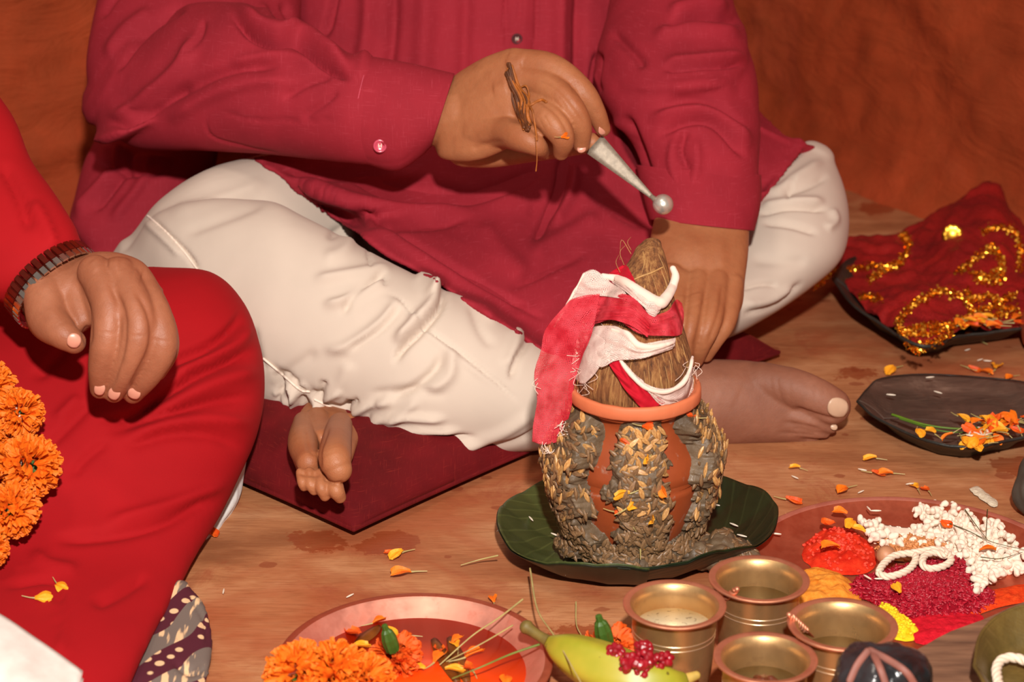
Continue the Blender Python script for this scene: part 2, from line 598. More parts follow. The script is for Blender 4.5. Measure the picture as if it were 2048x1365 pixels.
def make_floor():
    n = 201
    xs = np.linspace(-2.4, 2.4, n); ys = np.linspace(-0.6, 3.6, n)
    X, Y = np.meshgrid(xs, ys)
    q = np.stack([X, Y, np.zeros_like(X)], -1).reshape(-1, 3)
    z = vnoise(q, 1.6, 0.0012, 2, 8) + vnoise(q, 7, 0.0006, 2, 9) - 0.0018
    q[:, 2] = z
    W = q.reshape(n, n, 3)
    m = M(); V = np.concatenate([q, q * [1, 1, 0] + [0, 0, -0.08]])
    N = n * n
    f = grid_faces(n, n)
    f.append((N, N + (n - 1) * n, N + n * n - 1, N + n - 1))
    for a, b in ((0, n - 1), (n - 1, n * n - 1), (n * n - 1, (n - 1) * n), ((n - 1) * n, 0)):
        if abs(b - a) < n: ids = list(range(a, b, 1 if b > a else -1)) + [b]
        else: ids = list(range(a, b, n if b > a else -n)) + [b]
        f.append(tuple(reversed(ids)) + (N + a, N + b))
    m.add(V, f)
    return tag(link('floor', m.mesh('floor'), FLOOR), kind='structure')
make_floor()
# ------------------------------------------------------------------ cushion and the seated man in magenta
def dz(x, y, z): return depth_of(PZ(x, y, z))

def make_cushion():
    B = PZ(708, 1080)[:2]; Cc = PZ(1558, 722)[:2]; A = B + np.array([-0.765, 0.643]) * 0.60
    D = A + (Cc - B)
    n = 120
    t = np.linspace(-1, 1, n)
    t = np.sign(t) * (1 - (1 - np.abs(t)) ** 1.5)
    Uu, Vv = np.meshgrid(t, t)
    def top(u, v, h):
        e = (1 - np.abs(u) ** 7) ** 0.5 * (1 - np.abs(v) ** 7) ** 0.5
        return h * e
    # sides pull in between the pointed corners
    pin = 0.035
    uu = Uu * (1 - pin * (1 - Vv ** 2)); vv = Vv * (1 - pin * (1 - Uu ** 2))
    a = (uu + 1) / 2; b = (vv + 1) / 2
    XY = (B[None, None] * ((1 - a) * (1 - b))[..., None] + Cc * (a * (1 - b))[..., None] + A * ((1 - a) * b)[..., None] + D * (a * b)[..., None])
    zt = 0.010 + top(Uu, Vv, 0.047); zb = 0.010 - top(Uu, Vv, 0.009)
    T = np.concatenate([XY, zt[..., None]], -1); Bt = np.concatenate([XY, zb[..., None]], -1)
    q = T.reshape(-1, 3).copy()
    q[:, 2] += vnoise(q, 7, 0.005, 3, 21) * np.clip((zt.ravel() - 0.02) / 0.02, 0, 1)
    m = M()
    V = np.concatenate([q, Bt.reshape(-1, 3)])
    N = n * n
    f = grid_faces(n, n) + [tuple(reversed([i + N for i in g])) for g in grid_faces(n, n)]
    for j in range(n - 1):
        f.append((j + 1, j, N + j, N + j + 1)); bb = (n - 1) * n
        f.append((bb + j, bb + j + 1, N + bb + j + 1, N + bb + j))
        f.append((j * n, (j + 1) * n, N + (j + 1) * n, N + j * n)); e = n - 1
        f.append(((j + 1) * n + e, j * n + e, N + j * n + e, N + (j + 1) * n + e))
    m.add(V, f)
    me = m.mesh('floor_cushion')
    bm = bmesh.new(); bm.from_mesh(me); bmesh.ops.recalc_face_normals(bm, faces=bm.faces); bm.to_mesh(me); bm.free()
    sculpt(me, [([(500, 900), (600, 985), (720, 1050)], -2.5, 9, 14), ([(520, 870), (590, 960), (660, 1010)], 3, 12, 10),
                ([(710, 1060), (740, 1010), (860, 960)], 3, 14, 12), ([(700, 1040), (690, 985), (700, 930)], -2, 8, 8),
                ([(760, 1000), (900, 985), (1050, 950)], 1.5, 10, 8), ([(780, 940), (900, 950), (1060, 930)], -1.5, 7, 9)])
    o = link('floor_cushion', me, VELVET)
    # corded seam round the edge
    seam = M(); k = list(range(0, n))
    ring = [XY[0, j] for j in range(n)] + [XY[i, n - 1] for i in range(1, n)] + [XY[n - 1, j] for j in range(n - 2, -1, -1)] + [XY[i, 0] for i in range(n - 2, 0, -1)]
    pts = np.array([[p[0], p[1], 0.010] for p in ring[::3]] + [[ring[0][0], ring[0][1], 0.010]])
    tube(seam, pts, 0.0022, seg=8, n=len(pts) * 2)
    link('seam', seam.mesh(), VELVET, o)
    tag(o, 'flat maroon velvet floor cushion with a corner pointing forward under the man in magenta', 'cushion')
make_cushion()

man = empty('person', (0.05, 2.25, 0.05))
tag(man, 'seated man in a magenta kurta and cream trousers holding a small metal spoon', 'person')

def skel(lst):
    m = M()
    for pts, rad in lst: ptube(m, pts, rad, seg=24)
    return m

def body_of_man():
    m = M()
    # trunk, neck and hidden limbs, well inside the clothes
    loft(m, [(720, 520, 1180, 520, 2.42, .09), (700, 350, 1200, 350, 2.42, .10), (720, 100, 1180, 100, 2.42, .10), (700, -150, 1190, -150, 2.42, .10), (620, -330, 1270, -330, 2.42, .085), (860, -430, 1040, -430, 2.42, .05)])
    ptube(m, [(950, -380, 2.42), (950, -470, 2.40), (950, -520, 2.38)], [85, 80, 80])
    loft(m, [(880, -480, 1020, -480, 2.34, .05), (845, -560, 1055, -560, 2.36, .088), (835, -650, 1065, -650, 2.37, .095), (860, -740, 1040, -740, 2.38, .08), (910, -780, 990, -780, 2.38, .03)])
    ptube(m, [(950, -640, 2.27), (950, -600, 2.245), (950, -588, 2.25)], [10, 18, 16])
    for sx in (-1, 1): ptube(m, [(950 + sx * 112, -640, 2.37), (950 + sx * 118, -600, 2.37)], [20, 15])
    ptube(m, [(560, -300, 2.38), (420, 0, 2.28), (330, 190, 2.14)], [75, 70, 55])
    ptube(m, [(330, 190, 2.14), (560, 190, 2.06), (780, 220, 2.0), (900, 235, 1.975)], [55, 55, 48, 55])
    ptube(m, [(1330, -300, 2.36), (1370, -60, 2.28), (1390, 170, 2.15)], [60, 50, 48])
    ptube(m, [(750, 420, 2.36), (560, 470, 2.2), (350, 540, 2.08)], [100, 100, 70])
    ptube(m, [(350, 540, 2.08), (600, 640, 1.99), (850, 745, 1.94), (1050, 805, 1.95), (1240, 815, 1.985)], [65, 75, 75, 60, 60])
    ptube(m, [(1150, 430, 2.36), (1400, 420, 2.3), (1600, 410, 2.27)], [100, 90, 60])
    ptube(m, [(1600, 410, 2.27), (1400, 580, 2.14), (1150, 690, 2.06), (850, 775, 2.04), (690, 790, 2.01)], [60, 70, 52, 38, 32])
    body = fuse(m, 0.010, 3)

    # ---- right hand (the one holding the spoon), back of the hand towards us
    h = M()
    loft(h, [(885, 170, 868, 290, 1.975, .026), (925, 140, 885, 318, 1.965, .024), (975, 112, 950, 322, 1.944, .022), (1035, 96, 1010, 300, 1.928, .021), (1075, 120, 1045, 268, 1.925, .016)], seg=40)
    fin = [
        ([(1025, 132, 1.935), (1100, 138, 1.915), (1160, 180, 1.905), (1190, 222, 1.91), (1206, 258, 1.92)], [36, 32, 27, 21, 16]),
        ([(1000, 165, 1.936), (1075, 165, 1.914), (1132, 205, 1.888), (1160, 250, 1.892), (1163, 290, 1.905)], [38, 33, 29, 24, 17]),
        ([(985, 210, 1.938), (1050, 215, 1.917), (1098, 240, 1.882), (1125, 276, 1.88), (1122, 306, 1.895)], [36, 33, 31, 25, 16]),
        ([(955, 262, 1.945), (1005, 263, 1.921), (1042, 274, 1.893), (1072, 291, 1.885), (1086, 305, 1.90)], [38, 33, 31, 22, 14]),
        ([(930, 295, 1.975), (985, 300, 1.985), (1060, 295, 1.975), (1130, 290, 1.95), (1185, 285, 1.935)], [40, 36, 30, 25, 20]),
    ]
    for p, r in fin: ptube(h, p, r, seg=24)
    ptube(h, [(820, 225, 1.985), (885, 232, 1.975), (930, 230, 1.965)], [58, 62, 60])
    hand = fuse(h, 0.0014, 7)
    sculpt(hand, [
        # finger grooves
        ([(1060, 150), (1110, 172), (1150, 215), (1178, 258)], -1.2, 5, 5), ([(1050, 190), (1085, 205), (1120, 235), (1145, 285)], -1.5, 5, 5),
        ([(1010, 235), (1050, 245), (1085, 275)], -1.8, 6, 6),
        # knuckle wrinkles
        ([(1138, 160), (1150, 190)], -.5, 2.2, 2.2), ([(1146, 156), (1160, 186)], -.5, 2.2, 2.2), ([(1154, 158), (1167, 184)], -.4, 2, 2),
        ([(1105, 195), (1125, 222)], -.5, 2.2, 2.2), ([(1114, 190), (1135, 218)], -.5, 2.2, 2.2),
        ([(1075, 232), (1090, 262)], -.5, 2.2, 2.2), ([(1086, 228), (1103, 258)], -.5, 2.2, 2.2),
        ([(1185, 215), (1200, 235)], -.4, 2, 2),
        # tendons and knuckle heads
        ([(900, 170), (970, 135), (1035, 110)], 1.2, 14, 12), ([(910, 220), (970, 195), (1010, 170)], .9, 12, 12), ([(920, 250), (960, 240), (995, 215)], .8, 12, 12),
        ([(1010, 132), (1045, 128)], 1.5, 15, 12), ([(985, 180), (1015, 175)], 1.2, 14, 12), ([(1015, 110), (1050, 120)], 1.0, 10, 16),
        ([(940, 300), (990, 285), (1010, 290)], -1.2, 5, 7), ([(905, 300), (950, 312)], .8, 14, 14)])
    # ---- left forearm and hand reaching down behind the pot
    a = M()
    loft(a, [(1335, 330, 1488, 340, 2.09, .030), (1318, 400, 1498, 425, 2.07, .034), (1300, 490, 1497, 500, 2.03, .034), (1318, 560, 1490, 560, 2.01, .029), (1340, 610, 1485, 610, 1.99, .024), (1352, 655, 1468, 645, 1.985, .018)], seg=44)
    for p, r in [
        ([(1462, 570, 1.998), (1452, 640, 1.968), (1430, 680, 1.965), (1412, 712, 1.975)], [26, 22, 18, 14]),
        ([(1432, 565, 1.992), (1420, 645, 1.950), (1402, 690, 1.95), (1392, 722, 1.965)], [28, 24, 20, 15]),
        ([(1395, 565, 1.990), (1382, 645, 1.945), (1370, 695, 1.945), (1362, 730, 1.96)], [28, 25, 20, 15]),
        ([(1362, 565, 1.990), (1350, 640, 1.945), (1340, 690, 1.945), (1335, 735, 1.955)], [28, 24, 20, 15]),
        ([(1340, 560, 1.99), (1318, 600, 1.96), (1312, 650, 1.945), (1318, 700, 1.945)], [34, 27, 22, 18])]:
        ptube(a, p, r, seg=24)
    ptube(a, [(1410, 170, 2.14), (1410, 260, 2.115), (1405, 340, 2.085)], [50, 55, 62])
    arm = fuse(a, 0.0017, 5)
    sculpt(arm, [
        ([(1445, 560), (1440, 620), (1412, 700)], -1.8, 6, 6), ([(1410, 570), (1405, 630), (1385, 710)], -1.8, 6, 6), ([(1378, 560), (1368, 650), (1355, 720)], -1.5, 6, 6),
        ([(1395, 470), (1400, 540), (1400, 600)], .9, 14, 14), ([(1440, 470), (1445, 540), (1440, 590)], .8, 10, 10), ([(1395, 585), (1400, 610)], 1.3, 14, 14), ([(1365, 590), (1362, 615)], 1.0, 12, 12),
        ([(1320, 470), (1345, 475), (1380, 490)], -.4, 4, 4)])
    # ---- right foot lying on its side, toes to the right
    f = M()
    loft(f, [(1215, 735, 1200, 880, 2.00, .040), (1300, 715, 1300, 893, 2.0, .040), (1400, 718, 1408, 893, 2.0, .034), (1500, 722, 1520, 889, 2.0, .028), (1570, 738, 1600, 884, 2.0, .022), (1610, 770, 1635, 872, 2.0, .014)], seg=44)
    for p, r in [
        ([(1520, 765, 1.995), (1580, 776, 1.985), (1630, 795, 1.98), (1664, 813, 1.98)], [42, 40, 40, 38]),
        ([(1540, 820, 1.995), (1600, 838, 1.985), (1645, 850, 1.985), (1664, 856, 1.987)], [26, 19, 15, 12]),
        ([(1530, 850, 2.0), (1590, 858, 1.99), (1632, 866, 1.99), (1650, 868, 1.992)], [22, 16, 12, 10]),
        ([(1510, 868, 2.005), (1570, 873, 2.0), (1612, 877, 2.0), (1630, 877, 2.0)], [18, 14, 11, 9])]:
        ptube(f, p, r, seg=24)
    foot = fuse(f, 0.0019, 4)
    sculpt(foot, [
        ([(1585, 815), (1620, 828), (1655, 838), (1680, 840)], -3, 5, 5), ([(1560, 845), (1600, 850), (1650, 862)], -1.5, 3.5, 3.5), ([(1550, 866), (1600, 869), (1640, 874)], -1.2, 3, 3),
        ([(1552, 748), (1560, 790), (1568, 808)], -.7, 3, 3), ([(1578, 752), (1580, 800)], -.5, 2.5, 2.5), ([(1632, 775), (1630, 805)], -.5, 2.5, 2.5), ([(1540, 745), (1545, 800)], -.4, 3, 3),
        ([(1570, 730), (1610, 745), (1640, 765)], .8, 10, 8), ([(1440, 770), (1480, 790)], .8, 30, 30), ([(1400, 760), (1450, 755), (1530, 770)], .6, 10, 10)])
    # ---- left foot, sole showing under the shin
    g = M()
    dt = dz(650, 990, .055) + .012
    loft(g, [(612, 785, 735, 800, dt + .23, .03), (596, 832, 730, 845, dt + .17, .034), (580, 872, 716, 885, dt + .11, .032), (582, 910, 704, 922, dt + .065, .028), (594, 943, 688, 950, dt + .03, .020)], seg=40)
    for p, r in [
        ([(608, 845, dt + .14), (606, 888, dt + .062), (618, 925, dt + .018)], [22, 31, 26]),
        ([(634, 840, dt + .15), (642, 880, dt + .08)], [26, 22]),
        ([(680, 850, dt + .12), (673, 885, dt + .032), (670, 918, dt - .012), (677, 940, dt - .018)], [25, 31, 34, 28]),
        ([(600, 945, dt), (604, 965, dt - .008), (608, 975, dt - .006)], [9, 10, 9]),
        ([(618, 945, dt), (621, 968, dt - .010), (628, 982, dt - .008)], [11, 11.5, 10]),
        ([(640, 950, dt), (643, 975, dt - .013), (650, 993, dt - .010)], [13, 13, 11]),
        ([(666, 955, dt), (672, 980, dt - .014), (680, 995, dt - .010)], [17, 17, 13]),
        ([(700, 860, dt + .16), (722, 876, dt + .17), (745, 886, dt + .19)], [34, 26, 18])]:
        ptube(g, p, r, seg=24)
    sole = fuse(g, 0.0014, 2)
    sculpt(sole, gain=0.9, folds=[
        ([(609, 845), (612, 880), (622, 905), (638, 913)], -1.2, 3, 3), ([(660, 850), (648, 880), (640, 905), (641, 945)], -1.8, 4, 4),
        ([(592, 945), (615, 950), (645, 950)], -1.6, 4, 4), ([(646, 955), (665, 968), (690, 965)], -1.5, 3, 4)])
    # join all into one mesh
    bm = bmesh.new()
    mats = [SKIN, SKIN_FOOT]
    for me, mi in ((body, 0), (hand, 0), (arm, 0), (foot, 1), (sole, 0)):
        k = len(bm.faces)
        bm.from_mesh(me); bm.faces.ensure_lookup_table()
        for q in bm.faces[k:]: q.material_index = mi
    out = bpy.data.meshes.new('body'); bm.to_mesh(out); bm.free()
    o = link('body', out, mats, man)
    return o

body = body_of_man()

def nail(parent, x, y, d, rx, ry, ang, mat=NAIL, tilt=(0, 0), bulge=0.25, name='fingernail'):
    """a curved nail plate centred at pixel (x,y), radii in pixels, rotated by ang degrees in view"""
    m = M(); nu, nv = 11, 11
    W = np.zeros((nv, nu, 3)); ca, sa = math.cos(R(ang)), math.sin(R(ang))
    for i in range(nv):
        for j in range(nu):
            u = -1 + 2 * j / (nu - 1); v = -1 + 2 * i / (nv - 1)
            k = math.sqrt(1 - 0.42 * v * v); kk = math.sqrt(1 - 0.42 * u * u)
            ux, vy = u * k * rx, v * kk * ry
            dd = d + (ry * d / F) * bulge * (v * v) * 1.2 + (rx * d / F) * 0.12 * u * u + tilt[0] * u * rx * d / F + tilt[1] * v * ry * d / F
            W[i, j] = P(x + ux * ca - vy * sa, y + ux * sa + vy * ca, dd)
    sheet(m, W, 0.0006)
    return link(name, m.mesh(), mat, parent)

nail(body, 1207, 257, 1.9115, 9, 14, 20, tilt=(.6, 0))
nail(body, 1163, 298, 1.8975, 9, 8, -15)
nail(body, 1676, 816, 1.9585, 21, 20, 14, NAIL_PALE, name='toenail', tilt=(.3, .25))
nail(body, 1668, 855, 1.9765, 7, 6, 14, NAIL_PALE, name='toenail')

# ------------------------------------------------------------------ trousers
def trousers():
    m = M()
    # seat and thighs
    loft(m, [(640, 560, 1260, 560, 2.42, .12), (620, 440, 1280, 440, 2.42, .13), (640, 300, 1260, 300, 2.42, .13)])
    loft(m, [(900, 200, 900, 580, 2.34, .10), (700, 250, 700, 640, 2.24, .10), (560, 300, 540, 680, 2.16, .095), (420, 336, 400, 700, 2.1, .085), (320, 400, 300, 690, 2.08, .07), (262, 470, 262, 640, 2.09, .04)])
    # right shin lying in front
    loft(m, [(255, 500, 300, 690, 2.07, .045), (330, 420, 400, 780, 2.04, .075), (520, 400, 470, 806, 2.01, .09), (620, 440, 560, 826, 1.99, .09), (770, 520, 680, 852, 1.97, .085), (880, 575, 800, 905, 1.95, .08), (1000, 635, 910, 912, 1.945, .072), (1100, 700, 1010, 908, 1.945, .062), (1165, 745, 1090, 900, 1.95, .05)], seg=72)
    a = fuse(m, 0.0030, 5)
    b = M()
    # left knee on the picture's right, and its shin running back under the kurta
    loft(b, [(1600, 292, 1668, 322, 2.29, .03), (1545, 322, 1690, 385, 2.27, .065), (1500, 372, 1697, 455, 2.25, .085), (1460, 440, 1680, 520, 2.22, .085), (1420, 500, 1625, 572, 2.2, .08), (1360, 540, 1525, 640, 2.16, .075), (1290, 560, 1420, 690, 2.12, .065), (1150, 590, 1230, 740, 2.06, .055), (1000, 640, 1020, 790, 2.02, .05)], seg=72)
    loft(b, [(1250, 250, 1250, 520, 2.38, .10), (1400, 270, 1400, 500, 2.32, .09), (1540, 300, 1560, 480, 2.28, .07)])
    bb = fuse(b, 0.0032, 5)
    sculpt(a, gain=2.2, folds=[
        # deep fold from the hem down across the shin
        ([(885, 560), (880, 610), (845, 655), (800, 700), (788, 735)], -5, 5, 9), ([(870, 560), (862, 610), (825, 650), (785, 690)], 5, 12, 14),
        ([(775, 540), (750, 560), (700, 600), (685, 635)], -3, 6, 8), ([(780, 560), (730, 580), (690, 600), (640, 610)], 3, 8, 12),
        ([(800, 590), (770, 640), (700, 690), (640, 700)], 3, 12, 12), ([(805, 610), (760, 660), (690, 705)], -2.5, 7, 7),
        ([(885, 700), (870, 740), (820, 780), (770, 800)], -3, 9, 9), ([(900, 690), (900, 750), (850, 790)], 2.5, 12, 12),
        ([(1055, 650), (1055, 680), (1030, 720), (1020, 765)], -3, 5, 9), ([(1035, 650), (1030, 690), (1010, 740)], 2.5, 12, 12),
        # side seam on the shin
        ([(765, 585), (800, 600), (850, 655), (900, 690), (1000, 770), (1055, 820)], -1.6, 2.5, 3), ([(755, 590), (800, 612), (850, 665), (1000, 782)], 1.0, 6, 6),
        # gathered lower edge
        ([(530, 722), (570, 755), (620, 785), (650, 812), (700, 830), (740, 870), (790, 888)], -3, 5, 8),
        ([(590, 800), (600, 770), (625, 790)], 3, 6, 6), ([(640, 830), (650, 800), (690, 780)], 2.5, 8, 6), ([(690, 845), (720, 820), (790, 800)], 3, 8, 8),
        ([(720, 850), (790, 835), (900, 840)], 3, 9, 7), ([(740, 868), (820, 862), (930, 862)], 2.5, 6, 6), ([(760, 885), (850, 885), (980, 885)], 2.5, 7, 6), ([(770, 877), (850, 875), (960, 872)], -2, 4, 4),
        ([(720, 800), (690, 815), (680, 830)], -2.5, 6, 6), ([(730, 790), (820, 780), (900, 790)], -1.5, 12, 8), ([(1080, 820), (1000, 870), (900, 895)], 2, 12, 10), ([(1090, 850), (1030, 885), (960, 900)], -2, 6, 7),
        ([(548, 742), (560, 775), (556, 806)], -4, 5, 7), ([(575, 760), (590, 790), (585, 815)], 4, 6, 6), ([(600, 790), (612, 812), (606, 830)], -4, 4, 6), ([(628, 800), (640, 822), (632, 838)], 4, 5, 5), ([(655, 828), (668, 838), (664, 850)], -3, 4, 5),
        ([(690, 842), (704, 858), (716, 874)], 3, 6, 6), ([(650, 760), (640, 790), (632, 806)], -3, 7, 7), ([(700, 800), (690, 820), (700, 830)], -3, 6, 5), ([(760, 800), (735, 830), (742, 860)], -2, 8, 8), ([(840, 800), (790, 840), (770, 870)], 2, 9, 9), ([(780, 905), (860, 900), (960, 908)], -2, 4, 4), ([(540, 780), (600, 822), (640, 836)], 2, 5, 5),
        # thigh
        ([(330, 425), (450, 395), (540, 360)], 1.5, 14, 14), ([(360, 470), (470, 430), (540, 400)], -1.2, 10, 14), ([(640, 520), (690, 500), (710, 440)], 2, 14, 14), ([(650, 480), (700, 455), (740, 490)], -2, 7, 9),
        ([(295, 432), (330, 465), (370, 505), (400, 545)], -2.2, 4, 5), ([(285, 440), (325, 475), (365, 515)], 1.4, 7, 8),
        ([(505, 650), (520, 720), (540, 740)], -1.5, 8, 8), ([(735, 492), (742, 545)], -1.5, 3, 3), ([(772, 555), (768, 575)], -1.5, 3, 3),
        ([(640, 700), (560, 760), (545, 800)], -1.5, 12, 12), ([(700, 720), (680, 770), (640, 790)], 1.5, 14, 14), ([(620, 560), (720, 545), (790, 535)], 2.5, 12, 10),
        ([(940, 600), (960, 660), (990, 700)], -1.2, 10, 10), ([(890, 565), (940, 600), (1000, 650)], 2, 10, 10), ([(830, 545), (850, 560), (870, 600)], 4, 14, 10)])
    rough_up(a, 9, 0.0008, 2, 31)
    sculpt(bb, gain=2.2, folds=[
        ([(1510, 430), (1580, 415), (1660, 420)], -3, 5, 8), ([(1515, 418), (1590, 405), (1655, 405)], 3, 8, 10), ([(1520, 445), (1580, 452), (1640, 470)], -2, 5, 8),
        ([(1515, 395), (1560, 380), (1600, 350), (1650, 320)], 2.5, 10, 10), ([(1560, 390), (1620, 370), (1660, 350)], -2, 6, 8), ([(1590, 350), (1580, 380), (1575, 410)], -1.2, 3, 3),
        ([(1500, 520), (1580, 525), (1620, 520)], -1.2, 10, 12), ([(1480, 610), (1540, 600), (1590, 570)], 2.0, 10, 8), ([(1480, 630), (1550, 612), (1610, 560)], -2.2, 5, 6), ([(1480, 580), (1520, 570), (1560, 572)], -1.8, 4, 6),
        ([(1660, 415), (1670, 440), (1650, 460)], 2, 8, 8)])
    rough_up(bb, 9, 0.0008, 2, 32)
    bm = bmesh.new(); bm.from_mesh(a); bm.from_mesh(bb)
    out = bpy.data.meshes.new('trousers'); bm.to_mesh(out); bm.free()
    return link('trousers', out, WHITE, man)
trous = trousers()

def on_surface(objs, pts, lift=0.0):
    """drop pixel points onto the visible surface of the given objects; returns world points"""
    from mathutils.bvhtree import BVHTree
    out = []
    trees = []
    for o in objs:
        me = o.data
        trees.append(BVHTree.FromPolygons([tuple(v) for v in getv(me)], [tuple(p.vertices) for p in me.polygons]))
    for x, y in pts:
        r = Vector(FW + (x - 1024) / F * RT - (y - 682.5) / F * UP).normalized()
        best = None
        for t in trees:
            h = t.ray_cast(Vector(CAM), r)
            if h[0] is not None and (best is None or h[3] < best[1]): best = (h[0] - r * lift, h[3])
        if best: out.append(np.array(best[0]))
    return out

def cord(name, objs, poly, rad, mat, parent, n=40, lift=0.0005, seg=8):
    pts = catmull(np.array(poly, float), n)
    w_ = on_surface(objs, pts, lift)
    if len(w_) < 3: return None
    m = M(); tube(m, np.array(w_), rad, seg=seg, n=len(w_) * 2)
    return link(name, m.mesh(), mat, parent)

cord('seam_piping', [trous], [(527, 718), (565, 750), (600, 780), (618, 784)], 0.0012, PIPE, trous, lift=.0016)
cord('seam_piping', [trous], [(630, 800), (655, 812), (690, 828)], 0.0012, PIPE, trous, lift=.0012)
cord('seam_piping', [trous], [(712, 850), (745, 868), (775, 884), (800, 896)], 0.0012, PIPE, trous, lift=.0012)
cord('seam_piping', [trous], [(295, 432), (330, 462), (365, 500), (395, 540)], 0.0011, PIPE, trous, lift=.0008)

# ------------------------------------------------------------------ kurta
def drape(W):
    """let the lap cloth settle on the trousers under it"""
    from mathutils.bvhtree import BVHTree
    me = trous.data
    t = BVHTree.FromPolygons([tuple(v) for v in getv(me)], [tuple(p.vertices) for p in me.polygons])
    nv, nu = W.shape[:2]; q = W.reshape(-1, 3); rel = q - CAM; D = rel @ FW; dirs = rel / D[:, None]
    H = np.full(len(q), np.nan)
    for i in range(len(q)):
        h = t.ray_cast(Vector(CAM), Vector(dirs[i]).normalized())
        if h[0] is not None: H[i] = float((np.array(h[0]) - CAM) @ FW)
    v = np.repeat(np.linspace(0, 1, nv), nu)
    k = np.clip((v - .45) / .4, 0, 1); k = k * k * (3 - 2 * k)
    ok = ~np.isnan(H) & (np.abs(np.nan_to_num(H) - D) < .14)
    T = np.where(ok, D + (H - .009 - D) * k, D)
    T = np.where(ok, np.minimum(T, H - .010), T).reshape(nv, nu)
    lim = np.where(ok, H - .008, 9).reshape(nv, nu)
    for _ in range(14):
        K = np.pad(T, 1, mode='edge'); T = .5 * T + .125 * (K[:-2, 1:-1] + K[2:, 1:-1] + K[1:-1, :-2] + K[1:-1, 2:]); T = np.minimum(T, lim)
    return CAM + (dirs.reshape(nv, nu, 3) * T[..., None])

